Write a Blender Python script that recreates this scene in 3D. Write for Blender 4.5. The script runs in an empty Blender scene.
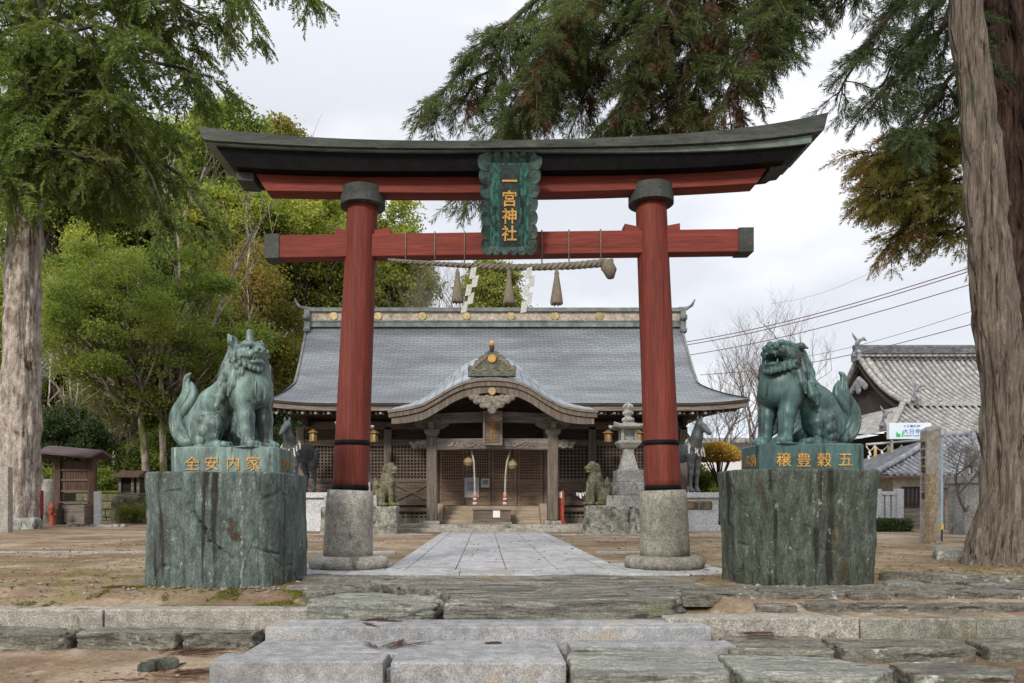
import bpy, bmesh, math, random
import numpy as np
from mathutils import Vector, Matrix, noise as mnoise

# ---------------------------------------------------------------- camera, sky, sun, exposure
SC = bpy.context.scene
COL = SC.collection
CAMZ, F, CX, HY = 1.45, 750.0, 485.0, 507.0
cam_d = bpy.data.cameras.new("Camera")
cam = bpy.data.objects.new("Camera", cam_d)
COL.objects.link(cam)
cam.location = (0, 0, CAMZ)
cam.rotation_euler = (math.radians(90), 0, 0)
cam_d.sensor_width = 36.0
cam_d.lens = 36.0 * F / 1024.0
cam_d.shift_x = (512.0 - CX) / 1024.0
cam_d.shift_y = (HY - 341.5) / 1024.0
cam_d.clip_start = 0.1
cam_d.clip_end = 3000.0
SC.camera = cam

SUN_EL, SUN_AZ = math.radians(31), math.radians(203)      # azimuth clockwise from +Y (behind the viewer, to the left)
world = bpy.data.worlds.new("World")
SC.world = world
world.use_nodes = True
wn, wl = world.node_tree.nodes, world.node_tree.links
bg = wn["Background"]
sky = wn.new("ShaderNodeTexSky")
sky.sky_type = 'NISHITA'
sky.sun_disc = False
sky.sun_elevation = SUN_EL
sky.sun_rotation = SUN_AZ
tc = wn.new("ShaderNodeTexCoord")
mp = wn.new("ShaderNodeMapping")
mp.inputs['Scale'].default_value = (1.3, 1.3, 3.2)
wl.new(tc.outputs['Generated'], mp.inputs['Vector'])
nz = wn.new("ShaderNodeTexNoise")
nz.inputs['Scale'].default_value = 2.2
nz.inputs['Detail'].default_value = 5
nz.inputs['Roughness'].default_value = 0.5
wl.new(mp.outputs['Vector'], nz.inputs['Vector'])
cr = wn.new("ShaderNodeValToRGB")
cr.color_ramp.elements[0].position = 0.40
cr.color_ramp.elements[0].color = (7.7, 7.9, 8.5, 1)
cr.color_ramp.elements[1].position = 0.60
cr.color_ramp.elements[1].color = (10.4, 10.4, 10.7, 1)
wl.new(nz.outputs['Fac'], cr.inputs['Fac'])
sx = wn.new("ShaderNodeSeparateXYZ")
wl.new(tc.outputs['Generated'], sx.inputs[0])
mr = wn.new("ShaderNodeMapRange")                        # an overcast sky is brighter overhead
mr.inputs['From Min'].default_value = 0.45
mr.inputs['From Max'].default_value = 1.0
mr.inputs['To Min'].default_value = 1.0
mr.inputs['To Max'].default_value = 1.75
wl.new(sx.outputs['Z'], mr.inputs['Value'])
vm = wn.new("ShaderNodeVectorMath")
vm.operation = 'SCALE'
wl.new(cr.outputs['Color'], vm.inputs[0])
wl.new(mr.outputs['Result'], vm.inputs['Scale'])
mx = wn.new("ShaderNodeMixRGB")
mx.inputs['Fac'].default_value = 0.9
wl.new(sky.outputs['Color'], mx.inputs['Color1'])
wl.new(vm.outputs['Vector'], mx.inputs['Color2'])
wl.new(mx.outputs['Color'], bg.inputs['Color'])
bg.inputs['Strength'].default_value = 0.1

sun_d = bpy.data.lights.new("Sun", 'SUN')
sun_d.energy = 2.6
sun_d.angle = math.radians(10)
sun_d.color = (1.0, 0.93, 0.82)
sun = bpy.data.objects.new("Sun", sun_d)
COL.objects.link(sun)
sdir = Vector((math.sin(SUN_AZ) * math.cos(SUN_EL), math.cos(SUN_AZ) * math.cos(SUN_EL), math.sin(SUN_EL)))
sun.rotation_euler = sdir.to_track_quat('Z', 'Y').to_euler()
SC.view_settings.view_transform = 'Standard'
SC.view_settings.look = 'None'
SC.view_settings.gamma = 1.0
SC.view_settings.use_curve_mapping = False
SC.view_settings.exposure = 0.16

random.seed(7)
RNG = np.random.default_rng(11)
PI = math.pi
R = math.radians

def at(px, py, Y):
    """world point seen at a pixel of the photograph at depth Y"""
    return Vector(((px - CX) * Y / F, Y, CAMZ - (py - HY) * Y / F))

def AX(px, Y): return (px - CX) * Y / F
def AZ(py, Y): return CAMZ - (py - HY) * Y / F

# ---------------------------------------------------------------- materials
def _new(name):
    m = bpy.data.materials.new(name)
    m.use_nodes = True
    return m, m.node_tree.nodes, m.node_tree.links, m.node_tree.nodes["Principled BSDF"]

def ramp(n, stops):
    r = n.new("ShaderNodeValToRGB")
    e = r.color_ramp.elements
    while len(e) < len(stops): e.new(0.5)
    for k, (p, c) in enumerate(stops):
        e[k].position = p
        e[k].color = (*c, 1)
    return r

def coords(n, l, stretch=(1, 1, 1), uv=False):
    t = n.new("ShaderNodeTexCoord")
    m = n.new("ShaderNodeMapping")
    m.inputs['Scale'].default_value = stretch
    l.new(t.outputs['UV' if uv else 'Object'], m.inputs['Vector'])
    return m.outputs['Vector']

def tex(n, l, vec, scale, detail=6, rough=0.6, dist=0.0):
    x = n.new("ShaderNodeTexNoise")
    x.inputs['Scale'].default_value = scale
    x.inputs['Detail'].default_value = detail
    x.inputs['Roughness'].default_value = rough
    x.inputs['Distortion'].default_value = dist
    l.new(vec, x.inputs['Vector'])
    return x.outputs['Fac']

def mixc(n, l, fac, a, b, mode='MIX'):
    m = n.new("ShaderNodeMixRGB")
    m.blend_type = mode
    for s, v in (('Fac', fac), ('Color1', a), ('Color2', b)):
        if isinstance(v, (int, float)): m.inputs[s].default_value = v
        elif isinstance(v, tuple): m.inputs[s].default_value = (*v, 1)
        else: l.new(v, m.inputs[s])
    return m.outputs['Color']

def mat(name, stops, scale=4.0, stretch=(1, 1, 1), rough=0.8, bump=0.3, bscale=None, speck=None, patches=(), metallic=0.0, spec=0.3, detail=8, bdist=0.02, fine=.8):
    """noise-ramped base colour; speck=(scale, amount); patches=[(colour, scale, threshold, stretch)]"""
    m, n, l, b = _new(name)
    v = coords(n, l, stretch)
    v1 = coords(n, l)
    col = ramp(n, [(.5 + (p - .5) * .62, q) for p, q in stops])
    l.new(tex(n, l, v, scale, detail + 2, .7), col.inputs['Fac'])
    c = col.outputs['Color']
    fr_ = ramp(n, [(.38, (.70, .70, .70)), (.62, (1.28, 1.28, 1.28))])
    l.new(tex(n, l, v, scale * 7, 6, .7), fr_.inputs['Fac'])
    c = mixc(n, l, fine, c, fr_.outputs['Color'], 'MULTIPLY')
    for pc, ps, th, st in patches:
        pv = coords(n, l, st)
        r = ramp(n, [(th, (0, 0, 0)), (min(1, th + 0.055), (1, 1, 1))])
        l.new(tex(n, l, pv, ps, 9, 0.65), r.inputs['Fac'])
        c = mixc(n, l, r.outputs['Color'], c, pc)
    if speck:
        r = ramp(n, [(0.35, (1 - speck[1],) * 3), (0.65, (1 + speck[1],) * 3)])
        l.new(tex(n, l, v1, speck[0], 3, 0.7), r.inputs['Fac'])
        c = mixc(n, l, 1.0, c, r.outputs['Color'], 'MULTIPLY')
    l.new(c, b.inputs['Base Color'])
    b.inputs['Roughness'].default_value = rough
    b.inputs['Metallic'].default_value = metallic
    b.inputs['Specular IOR Level'].default_value = spec
    if bump:
        bp = n.new("ShaderNodeBump")
        bp.inputs['Strength'].default_value = bump
        bp.inputs['Distance'].default_value = bdist
        l.new(tex(n, l, v, (bscale or scale * 3), 8, 0.65), bp.inputs['Height'])
        l.new(bp.outputs['Normal'], b.inputs['Normal'])
    return m

def leafmat(name, cols, trans=0.35, nscale=0.5, rough=0.6):
    """leaf colour varies from leaf to leaf and from clump to clump"""
    m, n, l, b = _new(name)
    g = n.new("ShaderNodeNewGeometry")
    v = coords(n, l)
    f = tex(n, l, v, nscale, 3)
    ma = n.new("ShaderNodeMath"); ma.operation = 'MULTIPLY_ADD'
    l.new(g.outputs['Random Per Island'], ma.inputs[0])
    ma.inputs[1].default_value = 0.5
    mb = n.new("ShaderNodeMath"); mb.operation = 'MULTIPLY_ADD'
    l.new(f, mb.inputs[0]); mb.inputs[1].default_value = 1.6; mb.inputs[2].default_value = -0.55
    l.new(mb.outputs[0], ma.inputs[2])
    r = ramp(n, [(k / (len(cols) - 1), c) for k, c in enumerate(cols)])
    l.new(ma.outputs[0], r.inputs['Fac'])
    l.new(r.outputs['Color'], b.inputs['Base Color'])
    b.inputs['Roughness'].default_value = rough
    b.inputs['Specular IOR Level'].default_value = 0.25
    tr = n.new("ShaderNodeBsdfTranslucent")
    l.new(mixc(n, l, 1.0, r.outputs['Color'], (1.2, 1.25, 0.6), 'MULTIPLY'), tr.inputs['Color'])
    ms = n.new("ShaderNodeMixShader")
    ms.inputs['Fac'].default_value = trans
    l.new(b.outputs['BSDF'], ms.inputs[1]); l.new(tr.outputs['BSDF'], ms.inputs[2])
    l.new(ms.outputs['Shader'], n["Material Output"].inputs['Surface'])
    return m

def plain(name, c, rough=0.6, metallic=0.0, spec=0.4, var=0.12):
    return mat(name, [(0.3, tuple(x * (1 - var) for x in c)), (0.7, tuple(x * (1 + var) for x in c))], 6, rough=rough, metallic=metallic, spec=spec, bump=0.1)

# ---------------------------------------------------------------- objects
def tag(o, label=None, cat=None, group=None, kind=None):
    if label: o['label'] = label
    if cat: o['category'] = cat
    if group: o['group'] = group
    if kind: o['kind'] = kind
    return o

def thing(name, label, cat, loc=(0, 0, 0), group=None):
    o = bpy.data.objects.new(name, None)
    COL.objects.link(o)
    o.location = loc
    o.empty_display_size = 0.2
    return tag(o, label, cat, group)

def wloc(o):
    v = Vector((0, 0, 0))
    while o is not None:
        v += Vector(o.location); o = o.parent
    return v

def link(name, me, mats, parent=None, base=None, smooth=None):
    """me holds world coordinates; the object's origin goes to its parent's base (or to base)"""
    o = bpy.data.objects.new(name, me)
    COL.objects.link(o)
    if mats is not None:
        for m in (mats if isinstance(mats, (list, tuple)) else [mats]): me.materials.append(m)
    org = wloc(parent) if parent is not None else Vector(base or (0, 0, 0))
    if org.length > 0: me.transform(Matrix.Translation(-org))
    if parent is not None: o.parent = parent
    else: o.location = org
    return o

def dup(root, loc, rz=None, scale=None, label=None):
    r = root.copy(); COL.objects.link(r); r.location = loc
    if rz is not None: r.rotation_euler = (0, 0, rz)
    if scale is not None: r.scale = (scale,) * 3
    if label: r['label'] = label
    for ch in list(root.children):
        c = ch.copy(); COL.objects.link(c); c.parent = r
        for g in list(ch.children):
            d = g.copy(); COL.objects.link(d); d.parent = c
    return r

class MB:
    """collects solids into one mesh"""
    def __init__(s):
        s.v, s.f, s.mi, s.sm = [], [], [], []
    def add(s, v, f, mi=0, sm=False):
        k = len(s.v)
        s.v += [tuple(p) for p in v]
        for q in f:
            s.f.append([i + k for i in q]); s.mi.append(mi); s.sm.append(sm)
        return s
    def box(s, x0, x1, y0, y1, z0, z1, mi=0, bev=0.0):
        if bev:
            b = bev
            pts = []
            for z, d in ((z0, b), (z0 + b, 0), (z1 - b, 0), (z1, b)):
                c = b if d == 0 else b + b * 0.0
                e = d
                pts.append([(x0 + e + b * 0, y0 + e + b, z), (x0 + e + b, y0 + e, z), (x1 - e - b, y0 + e, z), (x1 - e, y0 + e + b, z),
                            (x1 - e, y1 - e - b, z), (x1 - e - b, y1 - e, z), (x0 + e + b, y1 - e, z), (x0 + e, y1 - e - b, z)])
            return s.loft(pts, mi)
        v = [(x0, y0, z0), (x1, y0, z0), (x1, y1, z0), (x0, y1, z0), (x0, y0, z1), (x1, y0, z1), (x1, y1, z1), (x0, y1, z1)]
        return s.add(v, [(3, 2, 1, 0), (4, 5, 6, 7), (0, 1, 5, 4), (1, 2, 6, 5), (2, 3, 7, 6), (3, 0, 4, 7)], mi)
    def beam(s, p0, p1, w, h, mi=0, up=(0, 0, 1)):
        p0, p1 = Vector(p0), Vector(p1)
        d = (p1 - p0).normalized()
        a = d.cross(Vector(up))
        if a.length < 1e-4: a = d.cross(Vector((0, 1, 0)))
        a.normalize(); b = a.cross(d)
        a, b = a * w / 2, b * h / 2
        v = [p + q for p in (p0, p1) for q in (-a - b, a - b, a + b, -a + b)]
        return s.add(v, [(0, 1, 2, 3), (7, 6, 5, 4), (0, 4, 5, 1), (1, 5, 6, 2), (2, 6, 7, 3), (3, 7, 4, 0)], mi)
    def loft(s, secs, mi=0, sm=False, cap=True, closed=True):
        n = len(secs[0]); v = [p for q in secs for p in q]; f = []
        for i in range(len(secs) - 1):
            for j in range(n if closed else n - 1):
                a, b = i * n + j, i * n + (j + 1) % n
                f.append((a, b, b + n, a + n))
        k = len(s.f)
        s.add(v, f, mi, sm)
        if cap and closed:
            m = (len(secs) - 1) * n
            base = len(s.v) - len(v)
            s.f.append([base + i for i in range(n)][::-1]); s.mi.append(mi); s.sm.append(False)
            s.f.append([base + m + i for i in range(n)]); s.mi.append(mi); s.sm.append(False)
        return s
    def tube(s, pts, rad, seg=10, mi=0, sm=True, flute=0.0, rough=0.0):
        pts = [Vector(p) for p in pts]
        if not isinstance(rad, (list, tuple)): rad = [rad] * len(pts)
        secs = []
        ref = Vector((0.31, 0.17, 0.93))
        for i, p in enumerate(pts):
            d = (pts[min(i + 1, len(pts) - 1)] - pts[max(i - 1, 0)])
            d = d.normalized() if d.length > 1e-9 else Vector((0, 0, 1))
            a = d.cross(Vector((1, 0, 0)) if abs(d.x) < 0.9 else Vector((0, 1, 0))).normalized()
            b = d.cross(a)
            ring = []
            for j in range(seg):
                t = 2 * PI * j / seg
                r = rad[i]
                if flute: r *= 1 + flute * math.sin(t * 5 + 0.7 * math.sin(i * 0.6)) + flute * 0.6 * math.sin(t * 11 + 1.3)
                q = p + (a * math.cos(t) + b * math.sin(t)) * r
                if rough: q += (a * math.cos(t) + b * math.sin(t)) * rough * (mnoise.fractal(Vector((q.x * 3, q.y * 3, q.z * 0.9)), 0.8, 2.0, 4) - .8 * max(0, 1 - abs(mnoise.noise(Vector((q.x * 7, q.y * 7, q.z * .9)))) / .16))
                ring.append(q)
            secs.append(ring)
        return s.loft(secs, mi, sm)
    def lathe(s, prof, c=(0, 0, 0), seg=24, mi=0, sm=True, sq=0.0, tw=0.0):
        """prof = [(r, z)...] bottom to top"""
        secs = []
        for r, z in prof:
            ring = []
            for j in range(seg):
                t = 2 * PI * j / seg + tw
                ring.append((c[0] + r * math.cos(t), c[1] + r * math.sin(t), c[2] + z))
            secs.append(ring)
        return s.loft(secs, mi, sm)
    def prism(s, poly, y0, y1, mi=0):
        """polygon in XZ (counter-clockwise seen from the front) pulled along Y"""
        n = len(poly)
        v = [(x, y0, z) for x, z in poly] + [(x, y1, z) for x, z in poly]
        f = [tuple(range(n)), tuple(range(2 * n - 1, n - 1, -1))]
        f += [((i + 1) % n, i, i + n, (i + 1) % n + n) for i in range(n)]
        return s.add(v, f, mi)
    def prismx(s, poly, x0, x1, mi=0):
        """polygon in YZ pulled along X"""
        n = len(poly)
        v = [(x0, y, z) for y, z in poly] + [(x1, y, z) for y, z in poly]
        f = [tuple(range(n)), tuple(range(2 * n - 1, n - 1, -1))]
        f += [((i + 1) % n, i, i + n, (i + 1) % n + n) for i in range(n)]
        return s.add(v, f, mi)
    def build(s, name, mats, parent=None, base=None, bevel=0.0):
        me = bpy.data.meshes.new(name)
        me.from_pydata(s.v, [], s.f)
        me.polygons.foreach_set('material_index', s.mi)
        me.polygons.foreach_set('use_smooth', s.sm)
        me.update()
        bm = bmesh.new(); bm.from_mesh(me)
        bmesh.ops.recalc_face_normals(bm, faces=bm.faces)
        bm.to_mesh(me); bm.free()
        o = link(name, me, mats, parent, base)
        if bevel:
            md = o.modifiers.new('edge', 'BEVEL')
            md.width = bevel; md.segments = 2; md.limit_method = 'ANGLE'; md.angle_limit = R(50)
        return o

def quads(name, V, mats, parent=None, base=None, smooth=False):
    """V: (n,4,3) array of separate quads -> one mesh"""
    V = np.asarray(V, dtype=np.float32)
    n = len(V)
    me = bpy.data.meshes.new(name)
    me.vertices.add(n * 4); me.loops.add(n * 4); me.polygons.add(n)
    me.vertices.foreach_set('co', V.reshape(-1))
    me.loops.foreach_set('vertex_index', np.arange(n * 4, dtype=np.int32))
    me.polygons.foreach_set('loop_start', np.arange(0, n * 4, 4, dtype=np.int32))
    me.update(calc_edges=True)
    return link(name, me, mats, parent, base)

def sheet(name, P, mats, parent=None, uv=None, smooth=True, base=None):
    """P: (nu,nv,3) grid of points -> one sheet, uv: (nu,nv,2)"""
    P = np.asarray(P, dtype=np.float32)
    nu, nv = P.shape[:2]
    idx = np.arange(nu * nv).reshape(nu, nv)
    F_ = np.stack([idx[:-1, :-1], idx[1:, :-1], idx[1:, 1:], idx[:-1, 1:]], -1).reshape(-1, 4)
    me = bpy.data.meshes.new(name)
    me.vertices.add(nu * nv); me.loops.add(len(F_) * 4); me.polygons.add(len(F_))
    me.vertices.foreach_set('co', P.reshape(-1))
    me.loops.foreach_set('vertex_index', F_.reshape(-1).astype(np.int32))
    me.polygons.foreach_set('loop_start', np.arange(0, len(F_) * 4, 4, dtype=np.int32))
    me.polygons.foreach_set('use_smooth', np.full(len(F_), smooth))
    me.update(calc_edges=True)
    if uv is not None:
        l = me.uv_layers.new(name='UVMap')
        l.data.foreach_set('uv', np.asarray(uv, dtype=np.float32).reshape(-1, 2)[F_.reshape(-1)].reshape(-1))
    return link(name, me, mats, parent, base)

def rawmesh(name, v, f, mats, parent=None, smooth=True, base=None):
    v = np.asarray(v, np.float32); f = np.asarray(f, np.int32)
    k = f.shape[1]
    me = bpy.data.meshes.new(name)
    me.vertices.add(len(v)); me.loops.add(f.size); me.polygons.add(len(f))
    me.vertices.foreach_set('co', v.reshape(-1))
    me.loops.foreach_set('vertex_index', f.reshape(-1))
    me.polygons.foreach_set('loop_start', np.arange(0, f.size, k, dtype=np.int32))
    me.polygons.foreach_set('use_smooth', np.full(len(f), smooth))
    me.update(calc_edges=True)
    return link(name, me, mats, parent, base)

def text(name, body, size, m, loc, parent=None, rot=(PI / 2, 0, 0), extrude=0.004, gap=1.0, wide=1.0, bold=0.0):
    cu = bpy.data.curves.new(name, 'FONT')
    cu.body = body; cu.size = size; cu.extrude = extrude
    cu.align_x = 'CENTER'; cu.align_y = 'CENTER'
    cu.space_line = gap; cu.offset = bold
    cu.resolution_u = 3
    t = bpy.data.objects.new(name, cu); COL.objects.link(t)
    dg = bpy.context.evaluated_depsgraph_get()
    me = bpy.data.meshes.new_from_object(t.evaluated_get(dg))
    bpy.data.objects.remove(t)
    if len(me.vertices) and '\n' in body or len(body) > 0:
        co = np.zeros(len(me.vertices) * 3, np.float32); me.vertices.foreach_get('co', co)
        co = co.reshape(-1, 3)
        co[:, :2] -= (co[:, :2].max(0) + co[:, :2].min(0)) / 2
        co[:, 0] *= wide
        me.vertices.foreach_set('co', co.reshape(-1))
    from mathutils import Euler
    me.transform(Matrix.Translation(Vector(loc)) @ Euler(rot).to_matrix().to_4x4())
    me.name = name
    me.materials.clear()
    return link(name, me, m, parent)

# ---------------------------------------------------------------- sculpting: signed distances on a grid, then surface nets
class SDF:
    def __init__(s, lo, hi, h):
        s.lo = np.array(lo, np.float32); s.h = h
        s.n = np.ceil((np.array(hi) - s.lo) / h).astype(int) + 1
        s.d = np.full(s.n, 0.3, np.float32)
        s.ax = [s.lo[k] + h * np.arange(s.n[k], dtype=np.float32) for k in range(3)]
    def _sl(s, lo, hi):
        a = np.clip(np.floor((np.array(lo) - s.lo) / s.h).astype(int), 0, s.n - 1)
        b = np.clip(np.ceil((np.array(hi) - s.lo) / s.h).astype(int) + 1, 1, s.n)
        sl = tuple(slice(a[k], b[k]) for k in range(3))
        g = np.meshgrid(*[s.ax[k][sl[k]] for k in range(3)], indexing='ij')
        return sl, g
    def _put(s, sl, d, k, sub):
        o = s.d[sl]
        if sub:
            a, b = o, -d
            if k > 0:
                h = np.maximum(k - np.abs(a - b), 0) / k
                s.d[sl] = np.maximum(a, b) + h * h * k * 0.25
            else: s.d[sl] = np.maximum(a, b)
        else:
            if k > 0:
                h = np.maximum(k - np.abs(o - d), 0) / k
                s.d[sl] = np.minimum(o, d) - h * h * k * 0.25
            else: s.d[sl] = np.minimum(o, d)
    def ell(s, c, r, k=0.04, rot=None, sub=False):
        c = np.array(c, float); r = np.array(r, float)
        m = max(r) + k + 3 * s.h
        sl, g = s._sl(c - m, c + m)
        q = [g[i] - c[i] for i in range(3)]
        if rot is not None:
            rt = np.array(rot)         # rows: local axes
            q = [rt[i][0] * q[0] + rt[i][1] * q[1] + rt[i][2] * q[2] for i in range(3)]
        k0 = np.sqrt(sum((q[i] / r[i]) ** 2 for i in range(3))) + 1e-6
        k1 = np.sqrt(sum((q[i] / r[i] ** 2) ** 2 for i in range(3))) + 1e-6
        s._put(sl, k0 * (k0 - 1) / k1, k, sub); return s
    def cap(s, a, b, ra, rb, k=0.04, sub=False):
        a = np.array(a, float); b = np.array(b, float)
        m = max(ra, rb) + k + 3 * s.h
        sl, g = s._sl(np.minimum(a, b) - m, np.maximum(a, b) + m)
        d = b - a; L = max(float(d @ d), 1e-9)
        q = [g[i] - a[i] for i in range(3)]
        t = np.clip((q[0] * d[0] + q[1] * d[1] + q[2] * d[2]) / L, 0, 1)
        dist = np.sqrt(sum((q[i] - t * d[i]) ** 2 for i in range(3))) - (ra + (rb - ra) * t)
        s._put(sl, dist, k, sub); return s
    def chain(s, pts, rad, k=0.04, sub=False):
        for i in range(len(pts) - 1): s.cap(pts[i], pts[i + 1], rad[i], rad[i + 1], k, sub)
        return s
    def mesh(s):
        d = s.d
        sg = d < 0
        n = d.shape
        cnt = np.zeros((n[0] - 1, n[1] - 1, n[2] - 1), np.int8)
        for i in (0, 1):
            for j in (0, 1):
                for k in (0, 1):
                    cnt += sg[i:n[0] - 1 + i, j:n[1] - 1 + j, k:n[2] - 1 + k]
        act = (cnt > 0) & (cnt < 8)
        cells = np.argwhere(act)
        ids = np.full(act.shape, -1, np.int32); ids[act] = np.arange(len(cells))
        acc = np.zeros((len(cells), 3), np.float64); w = np.zeros(len(cells))
        cor = [(i, j, k) for i in (0, 1) for j in (0, 1) for k in (0, 1)]
        for p in cor:
            for ax in range(3):
                if p[ax]: continue
                q = list(p); q[ax] = 1
                a = d[tuple((cells + p).T)]; b = d[tuple((cells + q).T)]
                x = (a < 0) != (b < 0)
                t = np.where(x, a / np.where(x, a - b, 1), 0)
                e = np.tile(np.array(p, float), (len(cells), 1)); e[:, ax] = t
                acc[x] += e[x]; w[x] += 1
        V = (cells + acc / w[:, None]) * s.h + s.lo
        Fs = []
        for ax in range(3):
            u, v = [(1, 2), (2, 0), (0, 1)][ax]
            lo = [slice(None)] * 3; hi = [slice(None)] * 3
            lo[ax] = slice(0, n[ax] - 1); hi[ax] = slice(1, n[ax])
            x = sg[tuple(lo)] != sg[tuple(hi)]
            e = np.argwhere(x)
            ok = (e[:, u] > 0) & (e[:, v] > 0) & (e[:, u] < n[u] - 1) & (e[:, v] < n[v] - 1)
            e = e[ok]
            fl = sg[tuple(e.T)]
            def idx(du, dv):
                q = e.copy(); q[:, u] += du; q[:, v] += dv
                return ids[tuple(q.T)]
            quad = np.stack([idx(-1, -1), idx(0, -1), idx(0, 0), idx(-1, 0)], 1)
            quad[~fl] = quad[~fl][:, ::-1]
            Fs.append(quad)
        return V, np.concatenate(Fs)

def smooth_poly(poly, n, soft=None):
    """resample a closed outline to n points with rounded corners"""
    P = np.array(poly, float)
    Q = np.concatenate([P, P[:1]])
    L = np.concatenate([[0], np.cumsum(np.linalg.norm(np.diff(Q, axis=0), axis=1))])
    t = np.linspace(0, L[-1], n, endpoint=False)
    S = np.stack([np.interp(t, L, Q[:, k]) for k in (0, 1)], 1)
    for _ in range(max(1, n // 60) if soft is None else soft):
        S = 0.5 * S + 0.25 * (np.roll(S, 1, 0) + np.roll(S, -1, 0))
    return S

def stone(name, poly, z0, z1, mats, parent=None, n=64, nz=6, edge=0.04, amp=0.02, fs=3.0, taper=0.0, stri=(1, 1, 1), tilt=(0, 0), seed=0.0, rings=5, base=True, crack=1.0, layers=0.0, soft=None, cleft=.10, cuts=()):
    """a natural block: rounded outline, noisy sides, noisy top"""
    S = smooth_poly(poly, n, soft)
    c = S.mean(0)
    rows = []
    for i in range(nz + 1):
        u = i / nz
        z = z0 + (z1 - edge - z0) * u
        k = 1 - taper * (1 - u)
        rows.append(np.column_stack([c + (S - c) * k, np.full(n, z)]))
    ext = max(np.abs(S - c).max(), 1e-3)
    for i in range(1, 4):
        t = i / 3 * PI / 2
        k = 1 - edge * (1 - math.cos(t)) / ext
        rows.append(np.column_stack([c + (S - c) * k, np.full(n, z1 - edge + edge * math.sin(t))]))
    k0 = 1 - edge / ext
    for i in range(1, rings + 1):
        k = k0 * (1 - i / rings) + 0.001
        rows.append(np.column_stack([c + (S - c) * k, np.full(n, z1)]))
    A = np.array(rows)
    out = A.copy()
    for i in range(A.shape[0]):
        for j in range(n):
            p = A[i, j]
            q = Vector((p[0] * stri[0] * fs + seed, p[1] * stri[1] * fs + seed * 0.7, p[2] * stri[2] * fs))
            d = mnoise.fractal(q, 0.9, 2.1, 5)
            d2 = mnoise.fractal(q * 0.45 + Vector((9.1, 3.3, 0)), 1.0, 2.0, 3)
            rdg = abs(mnoise.noise(q * 1.15 + Vector((4.4, 1.7, 2.2))))
            d -= crack * 1.6 * max(0, 1 - rdg / cleft)              # narrow clefts
            cell = mnoise.voronoi(q * 0.9)[0][0]
            d += crack * .9 * (cell - .35)                          # broken facets
            if layers:
                d += layers * (abs(((p[2] * 14 + 1.5 * d2 + p[0] * .2) % 1.0) - .5) - .25) * 2
            side = i <= nz
            dv = np.array([p[0] - c[0], p[1] - c[1], 0]); dv /= max(np.linalg.norm(dv), 1e-6)
            if side: out[i, j] += dv * (amp * d + 1.6 * amp * d2)
            else:
                kk = (1.0 if i > nz + 2 else 0.6) * (.35 if z1 > 1.5 else 1)
                out[i, j] += np.array([0, 0, amp * 0.55 * d * kk + amp * 0.8 * d2 * kk - (amp * .5 if z1 > 1.5 else 0)])
                if i <= nz + 3: out[i, j] += dv * (amp * d + 1.6 * amp * d2)
    for (a_, b_, wd, dp) in cuts:                             # single long cracks
        a_, b_ = np.array(a_), np.array(b_); dv_ = b_ - a_
        t_ = np.clip(((out - a_) @ dv_) / (dv_ @ dv_), 0, 1)
        q_ = a_ + t_[..., None] * dv_
        df_ = out - q_; ds_ = np.hypot(df_[..., 0], df_[..., 2]) + 9.0 * (np.abs(df_[..., 1]) > .25)
        inw = np.zeros_like(out); inw[..., :2] = c - out[..., :2]
        inw /= np.maximum(np.linalg.norm(inw, axis=-1, keepdims=True), 1e-6)
        out += inw * (dp * np.clip(1 - ds_ / wd, 0, 1))[..., None]
    out[..., 2] += (out[..., 0] - c[0]) * tilt[0] * ((out[..., 2] - z0) / max(z1 - z0, 1e-3)) + (out[..., 1] - c[1]) * tilt[1] * ((out[..., 2] - z0) / max(z1 - z0, 1e-3))
    out[-1] = out[-1].mean(0) * 0.98 + out[-1] * 0.02
    m = out.shape[0]
    idx = np.arange(m * n).reshape(m, n)
    nx = np.roll(idx, -1, 1)
    F_ = np.stack([idx[:-1], nx[:-1], nx[1:], idx[1:]], -1).reshape(-1, 4)
    b = (float(c[0]), float(c[1]), z0) if (base and parent is None) else None
    return rawmesh(name, out.reshape(-1, 3), F_, mats, parent, True, b)
# ---------------------------------------------------------------- material library
MT = {}
MT['granite'] = mat('granite', [(0.3, (.205, .208, .212)), (0.7, (.305, .308, .312))], 1.2, speck=(75, .38), bump=.25, bscale=60, rough=.75, bdist=.004,
                    patches=[((.30, .27, .22), 1.3, .60, (1, 1, 1)), ((.12, .12, .10), 2.6, .68, (1, 1, 2))])
MT['granite_old'] = mat('granite_old', [(0.3, (.22, .205, .175)), (0.7, (.36, .34, .30))], 1.6, speck=(60, .5), bump=.4, bscale=45, bdist=.006,
                        patches=[((.12, .12, .09), 2.2, .60, (1, 1, .6)), ((.085, .10, .045), 2.6, .68, (1, 1, 1))])
MT['granite_mossy_shaded'] = mat('granite_mossy_shaded', [(0.3, (.15, .145, .12)), (0.7, (.25, .24, .20))], 1.6, speck=(60, .5), bump=.4, bscale=45, bdist=.006,
                          patches=[((.12, .118, .082), 2.6, .54, (1, 1, .6)), ((.16, .12, .07), 3.1, .62, (2, 2, .5)), ((.085, .095, .05), 4, .63, (1, 1, 1))])  # moss and stain patches over a base darkened for the cedar's shade
MT['paver'] = mat('paver', [(0.3, (.31, .315, .325)), (0.7, (.40, .405, .415))], .9, speck=(40, .18), bump=.15, bscale=40, bdist=.003,
                  patches=[((.29, .285, .28), 1.1, .54, (1, 1, 1)), ((.24, .23, .21), 2.3, .61, (1, 1, 1)), ((.17, .15, .12), 5, .66, (1, 1, 1))])
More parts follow.
